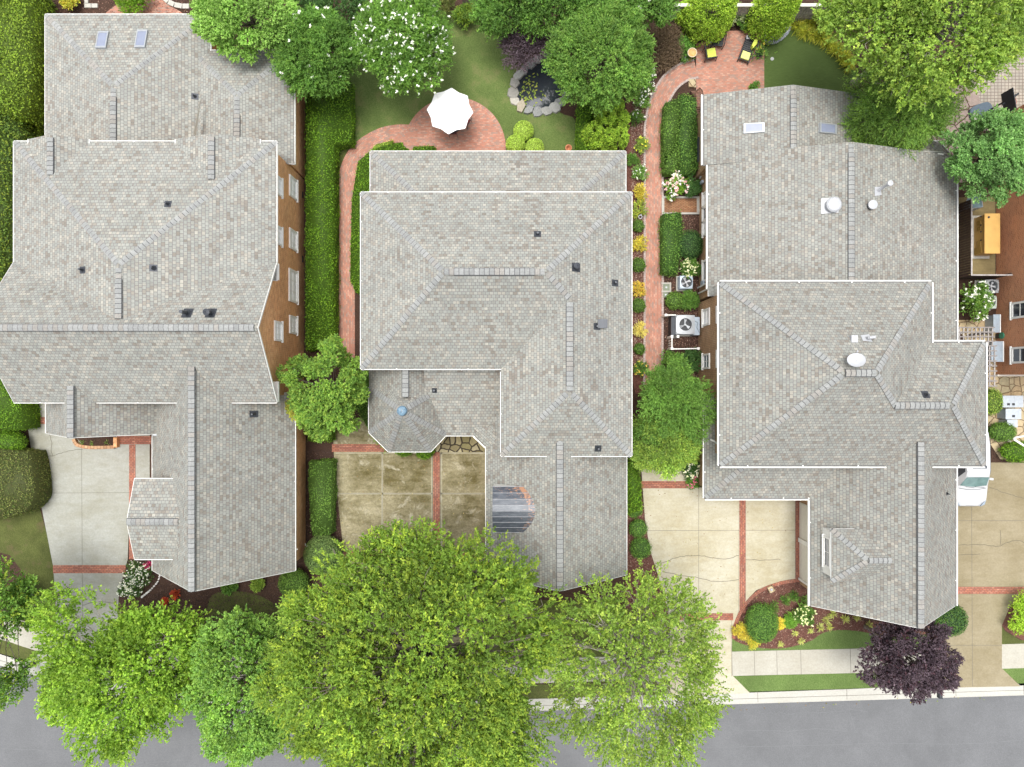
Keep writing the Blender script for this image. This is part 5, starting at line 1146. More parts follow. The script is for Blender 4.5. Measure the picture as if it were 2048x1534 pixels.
for i, (x, y, r, h, pal, fl, lb) in enumerate(((1283, 290, 14, .7, G_YEL, (12, .09, [((.75,.60,.08),1)]), 'yellow-flowered shrub beside the path above the blue-green plant'), (1281, 345, 15, .5, G_BLU, (16, .08, [((.65,.72,.75),1)]), 'blue-green speckled plant in the narrow bed'),
        (1281, 385, 15, .6, G_GLD, None, 'golden shrub at the back roof corner of the middle house'), (1278, 418, 17, .6, G_YEL+[((.45,.42,.06),4)], None, 'yellow-green shrub beside the grey ornament'), (1277, 490, 14, .5, G_GLD, None, 'golden tuft between the two upper green balls'),
        (1278, 580, 14, .5, G_GLD+[((.45,.25,.06),3)], None, 'orange-gold tuft between the green balls'), (1279, 659, 14, .5, [((.55,.48,.16),4),((.42,.38,.10),2)], None, 'pale yellow tuft above the last green ball'), (1281, 735, 14, .5, G_MID, (16, .09, [((.75,.50,.10),1)]), 'orange-flowered plant at the lower end of the narrow bed'),
        (1284, 205, 12, .4, G_BLU, (10, .08, [((.8,.8,.74),1)]), 'small speckled plant beside the path bend'), (1272, 235, 12, .5, G_MID, (8, .1, [((.8,.82,.8),1)]), 'white-flecked plant by the arborvitae cluster'), (1266, 320, 11, .4, G_MID, None, 'small green plant at the back eave of the middle house'))):
    loose('border_plant', lb, 'plant', x, y, r, h, pal, 60+i, flowers=fl, LL=.11, LW=.06, lobes=7, spr=16, group='plants in the narrow bed')
loose('hydrangea', 'white-flowered hydrangea in the curved mulch bed', 'shrub', 1605, 1229, 18, .7, G_MID, 80, flowers=(50, .10, [((.62,.72,.40),1)]))
loose('leafy_shrub', 'bright green mound beside the white hydrangea', 'shrub', 1581, 1240, 13, .5, [((.12,.25,.03),3),((.18,.32,.05),2)], 81, LL=.10)
loose('leafy_shrub', 'golden shrub left of the big clipped shrub in the curved bed', 'shrub', 1482, 1260, 15, .5, G_GLD, 82, LL=.12, LW=.05)
loose('leafy_shrub', 'golden shrub below the big clipped shrub in the curved bed', 'shrub', 1506, 1280, 13, .4, G_GLD+[((.25,.30,.04),5)], 83, LL=.12, LW=.05)
loose('leafy_shrub', 'little orange-gold plant right of the big clipped shrub', 'shrub', 1560, 1247, 8, .3, G_GLD, 84, LL=.10)
for i, (x, y, r) in enumerate(((1562, 1289, 8), (1591, 1267, 8), (1603, 1283, 9), (1642, 1256, 11), (1655, 1240, 13), (1668, 1228, 12), (1690, 1240, 12), (1715, 1236, 10), (1622, 1262, 8), (1660, 1255, 9), (1740, 1250, 9))):
    tufts('grass_tuft', 'straw-green grass tuft in the curved mulch bed', 'plant', x, y, r, .35, [((.34,.38,.12),3),((.26,.24,.10),2),((.40,.42,.10),2)], 100+i, n=45, group='grass tufts in the curved bed', LW=.05)
for i, (x, y) in enumerate(((1568, 1198), (1588, 1190), (1545, 1212), (1612, 1200))): loose('seedling', 'small dark green seedling on the red mulch', 'plant', x, y, 9, .25, G_MID, 120+i, LL=.09, LW=.05, lobes=5, spr=10, group='seedlings in the curved bed')
# back garden right
def cone_bush(name, label, bx, by, R, h, pal, seed, group=None, lobes=260, LL=.075):
    """tall dense conifer standing on ground pixel bx,by"""
    rng = np.random.default_rng(seed); x, y = at(bx, by); root = thing(name, (x, y, 0), label, 'conifer', group)
    z = rng.random(lobes)**.8; a = rng.random(lobes)*6.28; prof = np.sin(np.pi*np.clip(.18+.82*(1-z), 0, 1)*.62)**.9
    lc = np.stack([x+np.cos(a)*R*prof*.9, y+np.sin(a)*R*prof*.9, .15+z*h*.93], 1)
    spr = 42; li = np.repeat(np.arange(lobes), spr); dd = rsph(rng, lobes*spr); pos = lc[li]+dd*R*.24*np.array([1, 1, 1.2])[None]
    dr = np.stack([np.cos(a), np.sin(a), np.full(lobes, .9)], 1)[li]+rng.normal(size=(lobes*spr, 3))*.4
    c, ax, nr, Ln, Wd, col = sprigs(rng, pos, dr, 5, .09, LL, LL*.6, pal, tone=(1+rng.normal(size=lobes)*.10)[li])
    leafmesh('foliage', c, ax, nr, Ln, Wd, col, NEED, root, root)
    mb = MB(); mb.tube([(x, y, 0), (x, y, h*.85)], [.09, .02], n=6); mb.build('trunk', BARK, root, root)
    return root
cone_bush('arborvitae', 'tall bright green conifer behind the two patio armchairs', 1404, 54, 1.30, 4.4, G_LIM2, 130, 'arborvitae along the fence')
cone_bush('arborvitae', 'tall bright green conifer behind the chaise, beside the grey pebbles', 1524, 54, 1.15, 4.6, G_LIM2, 131, 'arborvitae along the fence')
cone_bush('arborvitae', 'small round conifer at the left foot of the tall one by the fence', 1366, 40, .6, 1.6, G_LIM2, 132, 'arborvitae along the fence', lobes=70)
rt = [(1180, 285, .75, 2.4), (1205, 262, .65, 2.8), (1222, 245, .55, 3.0), (1232, 290, .6, 2.2), (1192, 300, .7, 1.9), (1210, 292, .6, 2.1), (1200, 235, .5, 2.7), (1236, 262, .5, 2.5)]
for i, (bx, by, R, h) in enumerate(rt):
    cone_bush('arborvitae', ('upright conifer column in the tight cluster behind the middle house'), bx, by, R*.85, h, G_LIM2+[((.11,.19,.02),3)], 140+i, 'conifer columns clustered by the side bed', lobes=60, LL=.07)
loose('brown_shrub', 'wide reddish brown shrub between the pond tree and the small patio', 'shrub', 1330, 92, 44, .9, G_BRN, 150, rx=.68, ry=1.2, LL=.10, LW=.04, lobes=40, spr=40)
loose('leafy_shrub', 'bright green leafy plants left of the patio armchairs', 'shrub', 1370, 96, 24, .5, [((.08,.18,.03),3),((.13,.25,.05),3)], 151, ry=1.3)
loose('leafy_shrub', 'white-flecked shrub between the two tall conifers', 'shrub', 1466, 32, 20, .9, [((.20,.26,.10),3),((.40,.45,.28),2)], 152)
loose('leafy_shrub', 'dark green shrub at the foot of the second tall conifer', 'shrub', 1490, 45, 14, .6, G_MID, 153)
loose('leafy_shrub', 'yellow-green round shrub at the top of the back lawn', 'shrub', 930, 32, 22, 1.2, G_BOX+[((.22,.30,.03),4)], 154, lobes=16)
loose('leafy_shrub', 'olive shrub at the top edge left of the round yellow-green one', 'shrub', 878, 12, 28, 1.2, G_OLV, 155, lobes=16)
loose('leafy_shrub', 'green shrub at the top edge between the lawn and the pond trees', 'shrub', 990, 14, 30, 1.6, G_MID, 156, lobes=16)
for i, (x, y) in enumerate(((1598, 52), (1612, 62), (1628, 66), (1644, 74), (1660, 86), (1674, 98), (1690, 112), (1700, 128), (1620, 44), (1650, 56))):
    tufts('ornamental_grass', 'arching yellow-green grass along the turf edge', 'plant', x, y, 22, .6, [((.30,.32,.03),4),((.20,.24,.03),3),((.42,.38,.06),1)], 160+i, n=130, group='ornamental grass along the turf', LW=.04)
loose('leafy_shrub', 'small plant growing from the patio beside the back roof', 'plant', 1507, 176, 8, .3, G_MID, 175, lobes=5, spr=10)
loose('leafy_shrub', 'yellow-green bush rising behind the ornamental grass', 'shrub', 1645, 40, 24, 1.4, G_YEL, 176)
# left and front of house 1
loose('leafy_shrub', 'green bush at the top edge over the left house back path', 'shrub', 268, 4, 32, 1.2, G_HDG+[((.14,.24,.02),4)], 180, lobes=18)
loose('leafy_shrub', 'yellow-leaved bush at the top edge near the left house', 'shrub', 140, 4, 17, .8, G_GLD+[((.22,.30,.03),5)], 181)
loose('leafy_shrub', 'green bush at the top left corner beside the tall hedge', 'shrub', 70, 2, 20, .9, G_BOX, 182)
tufts('ornamental_grass', 'thin green grass clump beside the tall left hedge', 'plant', 76, 50, 20, .7, G_GRS, 183, n=160, LW=.03)
tufts('ornamental_grass', 'second thin green grass clump along the left house wall', 'plant', 74, 95, 20, .7, G_GRS, 184, n=160, LW=.03)
for i, (x, y, r) in enumerate(((268, 1138, 17), (284, 1155, 17), (262, 1162, 15), (250, 1178, 11), (268, 1180, 14), (290, 1140, 12))):
    loose('bedding_flowers', 'low clump of white bedding flowers by the pale left drive', 'flowers', x, y, r, .3, G_DRK+[((.10,.18,.04),3)], 190+i, LL=.09, LW=.05, lobes=8, spr=16, flowers=(45, .07, [((.84,.86,.82),1)]), group='white bedding flowers')
loose('red_shrub', 'red-leaved small shrub in the dark mulch by the left garage', 'shrub', 351, 1187, 5.5, .3, G_RED, 197, lobes=5, spr=12)
loose('red_shrub', 'tiny red plant below the red-leaved one', 'shrub', 331, 1202, 3.5, .2, G_RED, 198, lobes=4, spr=8)
loose('red_shrub', 'magenta plant among the white bedding flowers', 'shrub', 296, 1130, 4, .25, [((.35,.03,.12),1)], 199, lobes=4, spr=8)
loose('leafy_shrub', 'low green shrub under the front edge of the left garage roof', 'shrub', 458, 1172, 14, .4, G_MID, 200)
loose('leafy_shrub', 'yellow-green shrub under the left garage roof near the dark round one', 'shrub', 517, 1167, 12, .5, G_YEL, 201)
loose('leafy_shrub', 'dark shrub beside the tree at the lower left edge', 'shrub', 50, 1195, 27, 1.2, G_DRK, 202, ry=1.5, lobes=16)
tufts('ornamental_grass', 'light green grass plant in the brick planter, nearest the drive', 'plant', 165, 884, 9, .3, G_GRS+[((.30,.42,.12),5)], 203, n=60, group='grasses in the brick planter')
tufts('ornamental_grass', 'light green grass plant in the middle of the brick planter', 'plant', 186, 886, 10, .3, G_GRS+[((.30,.42,.12),5)], 204, n=60, group='grasses in the brick planter')
tufts('ornamental_grass', 'light green grass plant at the right of the brick planter', 'plant', 214, 886, 9, .3, G_GRS+[((.30,.42,.12),5)], 205, n=60, group='grasses in the brick planter')
# house 2 front
ball('ball_shrub', 'left low shrub under the turret eave', 'shrub', 808, 897, 20, 16, .7, G_HDG, None, 210); ball('ball_shrub', 'right low shrub under the turret eave, beside the brick band', 'shrub', 850, 899, 21, 20, .8, G_HDG, None, 211)
hedge('hedge', 'triangular ground-hugging hedge left of the turret roof', 'hedge', [(735, 760), (760, 770), (775, 905), (748, 878), (715, 820)], .7, G_BOX, 212, rough_=.07)
loose('leafy_shrub', 'dark shrub between the maple and the turret roof', 'shrub', 722, 770, 34, 1.8, G_MID, 213, ry=1.5, lobes=18)
# right side
loose('flowering_shrub', 'green shrub with pale blue-white flowers between the right houses', 'shrub', 1951, 603, 27, 1.7, G_MID+[((.18,.28,.05),4)], 220, ry=1.6, lobes=22, LL=.13, flowers=(70, .11, [((.72,.78,.85),1)]))
ball('ball_shrub', 'green shrub beside the eave next to the trellis', 'shrub', 1982, 803, 20, 27, 1.1, G_YEL, None, 221, lump=.05)
ball('ball_shrub', 'round clipped green shrub right of the white vehicle, beside the utility cabinets', 'shrub', 2003, 863, 27, 20, 1.1, G_BOX, None, 222)
ball('ball_shrub', 'dark green shrub mass at the right edge below the clipped one', 'shrub', 2035, 903, 36, 22, 1.0, G_HDG, None, 223, lump=.06)
loose('leafy_shrub', 'bright shrub at the right edge beside the tan drive', 'shrub', 2045, 1225, 34, 1.3, G_LIM2, 224, ry=1.2, lobes=20)
# ================================================================== OBJECTS
# patio umbrella
def umbrella():
    h = 2.6; x, y = at(900, 222, h); R = 44*(CH-h)/FPX; u = thing('patio_umbrella', (x, y, 0), 'open white octagonal umbrella over the round brick patio', 'umbrella')
    mb = MB(); apx = (x+.0, y, h+.42); a0 = math.radians(-4); n = 8
    rim = [(x+R*1.06*math.cos(a0+2*math.pi*i/n), y+R*1.06*math.sin(a0+2*math.pi*i/n), h) for i in range(n)]
    for i in range(n):
        a, b = Vector(rim[i]), Vector(rim[(i+1) % n]); m = (a+b)/2; c = Vector(apx); m2 = m+(Vector((x, y, h))-m)*.06+Vector((0, 0, .03))
        q = [a.lerp(c, .5)+Vector((0, 0, .06)), b.lerp(c, .5)+Vector((0, 0, .06)), m2.lerp(c, .5)+Vector((0, 0, -.0))]
        mb.face([a, m2, q[2], q[0]]); mb.face([m2, b, q[1], q[2]]); mb.face([q[0], q[2], c]); mb.face([q[2], q[1], c])
    mb.build('canopy', CAN, u, u)
    mb = MB(); mb.cyl(x, y, .05, h+.4, .025, 10); mb.build('pole', GRYM, u, u); mb = MB(); mb.lathe(x, y, [(.0, h+.56), (.03, h+.52), (.035, h+.46), (.02, h+.42)], 10); mb.build('finial', GRYM, u, u)
    mb = MB(); mb.lathe(x, y, [(.30, .03), (.30, .09), (.08, .14), (.03, .3)], 18); mb.build('base', DRK, u, u)
    mb = MB()
    for p in rim: mb.tube([(x, y, h+.36), p], .012, n=5)
    mb.build('rib', GRYM, u, u)
    t = thing('patio_table', (x, y, 0), 'round dark table hidden under the white umbrella', 'table')
    mb = MB(); mb.lathe(x, y, [(.06, .72), (.60, .72), (.60, .75), (.06, .75)], 24); mb.build('tabletop', DRK, t, t)
    for k in range(4):
        a = k*math.pi/2+.4; mb = MB(); mb.tube([(x+.45*math.cos(a), y+.45*math.sin(a), .03), (x+.3*math.cos(a), y+.3*math.sin(a), .72)], .02, n=6); mb.build('leg', DRK, t, t)
umbrella()
def rotp(x, y, a): return (lambda u, v: (x+u*math.cos(a)-v*math.sin(a), y+u*math.sin(a)+v*math.cos(a)))
def metal_chair(px, py, ang, label):
    x, y = at(px, py, .45); c = thing('patio_chair', (x, y, 0), label, 'chair', 'metal chairs under the umbrella'); r = rotp(x, y, ang)
    mb = MB(); mb.prism([r(-.22, -.2), r(.22, -.2), r(.22, .22), r(-.22, .22)], .42, .47); mb.build('seat', RED, c, c)
    mb = MB()
    for s in (-.24, .24): mb.tube([(*r(s, -.2), .45), (*r(s, -.3), .9)], .018, n=6)
    mb.tube([(*r(-.24, -.3), .9), (*r(0, -.33), .95), (*r(.24, -.3), .9)], .018, n=6)
    for s in (-.12, 0, .12): mb.tube([(*r(s, -.2), .46), (*r(s, -.31), .92)], .01, n=5)
    mb.build('backrest', DRK, c, c)
    for a, b in ((-.24, -.22), (.24, -.22), (.24, .25), (-.24, .25)):
        mb = MB(); mb.tube([(*r(a, b), .46), (*r(a*1.1, b*1.15), .03)], .016, n=6); mb.build('leg', DRK, c, c)
metal_chair(906, 262, math.radians(0), 'dark red chair showing below the white umbrella'); metal_chair(932, 243, math.radians(60), 'dark chair peeking out at the lower right of the umbrella')

def armchair(px, py, ang, cush, label, ln=.62):
    x, y = at(px, py, .45); c = thing('armchair', (x, y, 0), label, 'armchair', 'dark patio seats with lime cushions'); r = rotp(x, y, ang)
    mb = MB(); mb.prism([r(-.30, -.3), r(.30, -.3), r(.30, .32), r(-.30, .32)], .30, .40); mb.build('seat', BLK, c, c)
    mb = MB()
    A, B = r(-.30, -.3), r(.30, -.3); A2, B2 = r(-.30, -.46), r(.30, -.46)
    mb.face([(*A, .4), (*B, .4), (*B2, .95), (*A2, .95)]); mb.face([(*B, .36), (*A, .36), (*r(-.3, -.50), .95), (*r(.3, -.50), .95)]); mb.tube([(*A2, .95), (*B2, .95)], .025, n=6)
    for s in (-.3, .3): mb.tube([(*r(s, -.3), .4), (*r(s, -.48), .96)], .025, n=6)
    mb.build('backrest', BLK, c, c)
    for s in (-.35, .35):
        mb = MB(); mb.tube([(*r(s, -.40), .62), (*r(s, .30), .60), (*r(s, .34), .0)], .03, n=6); mb.build('armrest', BLK, c, c)
    for a, b in ((-.33, -.38), (.33, -.38)):
        mb = MB(); mb.tube([(*r(a, b), .0), (*r(a, b), .5)], .025, n=6); mb.build('leg', BLK, c, c)
    mb = MB()
    if cush == 'seat': mb.prism([r(-.26, -.24), r(.26, -.24), r(.27, .28), r(-.27, .28)], .40, .50)
    else:
        q = [(r(-.24, -.30), .50), (r(.24, -.30), .50), (r(.22, -.42), .88), (r(-.22, -.42), .88)]
        mb.face([(*a, z) for a, z in q]); q2 = [(r(-.20, -.16), .46), (r(.20, -.16), .46), (r(.22, -.28), .84), (r(-.22, -.28), .84)]; mb.face([(*a, z) for a, z in q2])
        for i in range(4): mb.face([(*q[i][0], q[i][1]), (*q[(i+1) % 4][0], q[(i+1) % 4][1]), (*q2[(i+1) % 4][0], q2[(i+1) % 4][1]), (*q2[i][0], q2[i][1])])
    mb.build('cushion', LIME, c, c)
    return c
armchair(1438, 80, math.radians(-10)+math.pi, 'back', 'dark armchair nearer the conifer with a lime back cushion')
armchair(1422, 106, math.radians(-80), 'seat', 'dark armchair below, with a square lime seat cushion')
def chaise():
    x, y = at(1496, 98, .4); c = thing('chaise_lounge', (x, y, 0), 'dark chaise lounge with two pale lime cushions on the small patio', 'lounge chair', 'dark patio seats with lime cushions'); r = rotp(x, y, math.radians(-20))
    mb = MB()
    for i in range(12): v = -.72+i*.125; mb.prism([r(-.30, v), r(.30, v), r(.30, v+.10), r(-.30, v+.10)], .30, .35)
    for s in (-.33, .33): mb.tube([(*r(s, -.78), .32), (*r(s, .78), .32)], .03, n=6)
    mb.build('seat', BLK, c, c)
    mb = MB(); mb.tube([(*r(.38, .60), .75), (*r(.50, .1), .62), (*r(.42, -.6), .55)], .03, n=6); mb.tube([(*r(.34, .75), .32), (*r(.40, .70), .85)], .03, n=6); mb.build('backrest', BLK, c, c)
    mb = MB(); mb.prism([r(-.26, -.68), r(.26, -.68), r(.24, -.22), r(-.26, -.22)], .36, .47); mb.build('cushion', simple('pale_lime', (.62, .66, .22), .9), c, c)
    mb = MB(); P = [r(.14, .55), r(.30, .62), r(.36, .30), r(.22, -.02), r(.10, .15)]; mb.prism(P, .40, .72); mb.build('cushion', LIME, c, c)
    for a, b in ((-.33, -.75), (.33, -.75), (.33, .75), (-.33, .75)):
        mb = MB(); mb.tube([(*r(a, b), .0), (*r(a, b), .33)], .03, n=6); mb.build('leg', BLK, c, c)
chaise()
for px, py, sz, lb in ((1422, 81, .22, 'small white lantern table left of the upper armchair'), (1497, 74, .24, 'small white lantern table above the chaise')):
    x, y = at(px, py, .45); t = thing('lantern_table', (x, y, 0), lb, 'side table', 'white lantern tables'); r = rotp(x, y, .6 if px < 1450 else 0)
    mb = MB(); mb.prism([r(-sz/2, -sz/2), r(sz/2, -sz/2), r(sz/2, sz/2), r(-sz/2, sz/2)], .40, .45)
    for a in (-1, 1):
        for b in (-1, 1): q = r(a*sz*.42, b*sz*.42); mb.tube([(*q, 0), (*q, .40)], .015, n=5)
    mb.build('tabletop', WHV, t, t); mb = MB(); mb.cyl(x, y, .45, .56, .045, 10); mb.build('candle', DRK, t, t)
x, y = at(1384, 106, .75); t = thing('bird_bath', (x, y, 0), 'round basin with orange-brown bowl at the patio corner', 'bird bath')
mb = MB(); mb.lathe(x, y, [(.18, 0), (.16, .08), (.08, .2), (.07, .55), (.24, .68), (.29, .80), (.26, .80), (.20, .73), (.0, .71)], 24); mb.build('basin', simple('ochre', (.52, .33, .12), .6), t, t, smooth=True)
mb = MB(); mb.lathe(x, y, [(.25, .785), (.29, .80), (.29, .83), (.25, .82)], 24); mb.build('rim', simple('sandstone', (.60, .50, .36), .8), t, t)
x, y = at(1374, 115, .3); t = thing('garden_pot', (x, y, 0), 'small white pot at the foot of the basin', 'pot')
mb = MB(); mb.lathe(x, y, [(.07, 0), (.13, .12), (.13, .26), (.10, .30), (.08, .27), (0, .24)], 16); mb.build('pot', WHV, t, t, smooth=True); mb = MB(); mb.lathe(x, y, [(.135, .25), (.145, .27), (.11, .30)], 16); mb.build('rim', WHV, t, t)
x, y = at(1519, 108, .3); t = thing('potted_plant', (x, y, 0), 'potted yellow-flecked plant beside the chaise', 'potted plant')
mb = MB(); mb.lathe(x, y, [(.14, 0), (.20, .3), (.21, .36), (.17, .36), (.16, .30), (0, .30)], 16); mb.build('pot', BLK, t, t, smooth=True)
rg2 = np.random.default_rng(77); pos = np.array([[x, y, .55]])+rg2.normal(size=(90, 3))*np.array([[.2, .2, .12]])
c, ax, nr, Ln, Wd, cl = sprigs(rg2, pos, pos-np.array([[x, y, .3]]), 5, .15, .12, .05, G_MID+[((.5,.42,.05),1)]); leafmesh('foliage', c, ax, nr, Ln, Wd, cl, LEAF, t, t)
x, y = at(1137, 296, .3); t = thing('terracotta_pot', (x, y, 0), 'empty terracotta pot by the back eave', 'pot')
mb = MB(); mb.lathe(x, y, [(.12, 0), (.17, .28), (.20, .30), (.20, .35), (.16, .35), (.14, .10), (0, .08)], 18); mb.build('pot', TERR, t, t, smooth=True); mb = MB(); mb.lathe(x, y, [(.205, .30), (.21, .36), (.15, .36)], 18); mb.build('rim', TERR, t, t)
x, y = at(1544, 118, .0); mb = MB(); mb.lathe(x, y, [(.11, .02), (.11, .035), (.09, .04), (.0, .03)], 16); tag(mb.build('golf_cup', WHV), 'white golf cup in the putting turf', 'golf cup')
# curved slatted bench
x, y = at(1401, 205, .5); t = thing('garden_bench', (x, y, 0), 'curved brown slatted bench against the wall at the patio corner', 'bench')
arc = [(at(1396, 180, .6)), (at(1402, 188, .6)), (at(1404, 205, .6)), (at(1404, 225, .6))]; A2 = smooth_line([(p[0], p[1]) for p in arc], 6)
for nm, z_, o_ in (('rail', .95, 0.0), ('rail', .40, .28)):
    mb = MB(); mb.tube([(p[0]-o_, p[1], z_) for p in A2], .028, n=6); mb.build(nm, WOODB, t, t)
BW = simple('bench_wood', (.16, .08, .05), .7)
for i in range(1, len(A2), 1):
    p = A2[i]; mb = MB(); mb.tube([(p[0], p[1], .97), (p[0]-.12, p[1], .5), (p[0]-.42, p[1]+.03, .42)], .02, n=5); mb.build('slat', BW, t, t)
for p in (A2[0], A2[-1]): mb = MB(); mb.tube([(p[0]-.35, p[1], 0), (p[0]-.35, p[1], .42)], .03, n=6); mb.build('leg', WOODB, t, t)
# dark fireplace/grill box on the wall
x, y = at(1401, 300, .9); t = thing('grill', (x, y, 0), 'black covered grill against the tan house wall under the eave', 'grill')
mb = MB(); mb.box(x-.22, y-.75, .15, x+.3, y+.75, .85); mb.build('body', BLK, t, t)
mb = MB(); mb.tube([(x+.05, y-.75, .88), (x+.05, y+.75, .88)], .27, n=12); mb.build('lid', BLK, t, t); mb = MB(); mb.tube([(x-.30, y-.35, .85), (x-.30, y+.35, .85)], .015, n=6); mb.build('handle', GRYM, t, t)
# yard utility covers
for i, (px, py, lb) in enumerate(((1332, 575, 'square green utility box lid framed in stone beside the path'), (1331, 590, 'smaller grey-green utility lid below the framed one'))):
    x, y = at(px, py); t = thing('utility_box', (x, y, 0), lb, 'utility box', 'ground utility boxes'); m_ = MATS.get('utility_green') or simple('utility_green', (.17, .20, .14), .7)
    mb = MB(); s_ = .20 if i == 0 else .16; mb.box(x-s_, y-s_, 0, x+s_, y+s_, .08); mb.build('lid', m_, t, t); mb = MB(); mb.cyl(x, y, .08, .095, .06, 12); mb.build('knob', GRYM, t, t)
    if i == 0:
        mb = MB()
        for q in ((-.30, -.30, .30, -.205), (-.30, .205, .30, .30), (.205, -.204, .30, .204)): mb.box(x+q[0], y+q[1], 0, x+q[2], y+q[3], .10)
        mb.build('border', KER, t, t)
def fan_top(mb, x, y, z, r, blades, m=1, a0=0):
    for k in range(blades):
        a = a0+k*2*math.pi/blades; d = .42
        P = [(x+math.cos(a-d*.3)*r*.2, y+math.sin(a-d*.3)*r*.2), (x+math.cos(a-d)*r*.88, y+math.sin(a-d)*r*.88), (x+math.cos(a+d*.4)*r*.9, y+math.sin(a+d*.4)*r*.9), (x+math.cos(a+d)*r*.22, y+math.sin(a+d)*r*.22)]
        mb.face([(p[0], p[1], z+(.02 if j in (1, 2) else 0)) for j, p in enumerate(P)], m=m)
def ac(px, py, w, h, label, body=GRYM, blades=3, a0=0, rr=.36, yaw=0):
    x, y = at(px, py, h); t = thing('air_conditioner', (x, y, 0), label, 'air conditioner', 'outdoor cooling units'); s_ = w/2
    mb = MB()
    for q in ((-s_, -s_, -s_+.03, s_), (s_-.03, -s_, s_, s_), (-s_+.03, -s_, s_-.03, -s_+.03), (-s_+.03, s_-.03, s_-.03, s_)): mb.box(x+q[0], y+q[1], .08, x+q[2], y+q[3], h-.05)
    for k in range(int(h/.07)):
        z = .12+k*.07; mb.box(x-s_-.008, y-s_-.008, z, x+s_+.008, y-s_-.001, z+.02); mb.box(x-s_-.008, y-s_, z, x-s_-.001, y+s_, z+.02)
    mb.build('casing', body, t, t)
    mb = MB(); n = 24; R0 = w*rr
    out = []
    for j in range(n):
        a = 2*math.pi*j/n; k = 1/max(abs(math.cos(a)), abs(math.sin(a))); k = min(k, 1.28); out.append((x+math.cos(a)*s_*k, y+math.sin(a)*s_*k))
    inn = [(x+math.cos(2*math.pi*j/n)*R0, y+math.sin(2*math.pi*j/n)*R0) for j in range(n)]
    for j in range(n): q = (j+1) % n; mb.face([(*out[j], h), (*out[q], h), (*inn[q], h+.01), (*inn[j], h+.01)]); mb.face([(*inn[j], h+.01), (*inn[q], h+.01), (*inn[q], h-.2), (*inn[j], h-.2)]); mb.face([(*out[q], h), (*out[j], h), (*out[j], h-.06), (*out[q], h-.06)])
    mb.build('top_panel', body, t, t)
    mb = MB(); mb.cyl(x, y, .1, h-.22, R0*1.05, 20); mb.build('shroud', BLK, t, t)
    mb = MB(); fan_top(mb, x, y, h-.14, R0, blades, 0, a0); mb.cyl(x, y, h-.16, h-.08, .07, 12); mb.build('fan', GRYM if blades == 3 else WHV, t, t)
    mb = MB()
    for k in range(2, 7):
        rr_ = R0*k/6; mb.tube([(x+rr_*math.cos(a), y+rr_*math.sin(a), h+.012) for a in [2*math.pi*j/20 for j in range(21)]], .004, n=3, cap=False)
    mb.build('fan_guard', DRK, t, t)
    mb = MB(); mb.box(x-s_-.08, y-s_-.08, 0, x+s_+.08, y+s_+.08, .075); mb.build('pad', KER, t, t)
    return t
ac(1373, 564, .78, .75, 'small dark-fan air conditioner beside the yellow-white flowers', BLU, 4, .5, .44)
ac(1371, 649, 1.15, 1.05, 'large grey air conditioner with a three-blade fan inside the white screen fence', GRYM, 3, math.pi/2, .33)
ac(1985, 572, .80, .95, 'grey air conditioner at the brick wall, upper of the pair beyond the right roof', GRYM, 5, 0, .40)
ac(1981, 604, .78, .75, 'pale green-grey air conditioner, lower of the pair beyond the right roof', simple('pale_green_metal', (.42, .47, .43), .45), 5, .3, .40)
# screen fence around the big unit
t = thing('screen_fence', (*at(1365, 680), 0), 'low white screen fence with a grey slatted panel around the large air conditioner', 'fence')
def fence_run(t, a, b, h, mat, n=None):
    A, B = at(*a, h), at(*b, h); mb = MB(); mb.obox((*A, h-.05), (*B, h-.05), -.03, .03, 0, .05); mb.build('rail', mat, t, t)
    mb = MB()
    ln = math.dist(A, B); k = int(ln/.13)
    for i in range(k): p = Vector((*A, 0)).lerp(Vector((*B, 0)), (i+.5)/k); d = (Vector((*B, 0))-Vector((*A, 0))).normalized()*.045; mb.obox(p-d, p+d, -.012, .012, .05, h-.06)
    mb.build('board_panel', mat, t, t)
fence_run(t, (1332, 630), (1352, 630), 1.2, WHT); fence_run(t, (1344, 673), (1344, 697), 1.0, WHT); fence_run(t, (1344, 698), (1398, 697), 1.0, WHT)
for px, py in ((1344, 673), (1344, 697), (1397, 697), (1332, 630), (1356, 673)):
    x, y = at(px, py, 1.05); mb = MB(); mb.box(x-.06, y-.06, 0, x+.06, y+.06, 1.03); mb.box(x-.075, y-.075, 1.031, x+.075, y+.075, 1.06); mb.build('post', WHT, t, t)
mb = MB()
for i in range(5): x, y = at(1343.5+i*1.9, 651, .9); mb.box(x-.02, y-.6, .1, x+.02, y+.6, .9)
mb.build('slatted_panel', DRK, t, t)
x, y = at(1394, 652, 1.0); t = thing('electrical_cabinet', (x, y, 0), 'pale grey cabinet with a cable between the large air conditioner and the tan wall', 'cabinet')
mb = MB(); mb.box(x-.2, y-.55, .1, x+.18, y+.55, .95); mb.build('body', BLU, t, t); mb = MB(); mb.box(x-.215, y-.5, .2, x-.201, y+.5, .85); mb.build('door', GRYM, t, t); mb = MB(); mb.tube([(x-.1, y+.3, .96), (x+.05, y+.2, 1.0), (x+.0, y-.1, .97), (x+.15, y-.4, .98)], .012, n=5); mb.build('cable', DRK, t, t)
# wall lamp and ornament
x, y = at(1281, 430, .4); t = thing('garden_ornament', (x, y, 0), 'grey ring-topped garden ornament in the yellow plants', 'ornament')
mb = MB(); mb.tube([(x, y, 0), (x+.02, y, .5)], .03, n=6); mb.build('stand', GRYM, t, t); mb = MB(); mb.tube([(x+.11*math.cos(a)-.03, y-.14+.10*math.sin(a), .5) for a in [j*2*math.pi/14 for j in range(15)]], .022, n=6); mb.build('ring', GRYM, t, t)
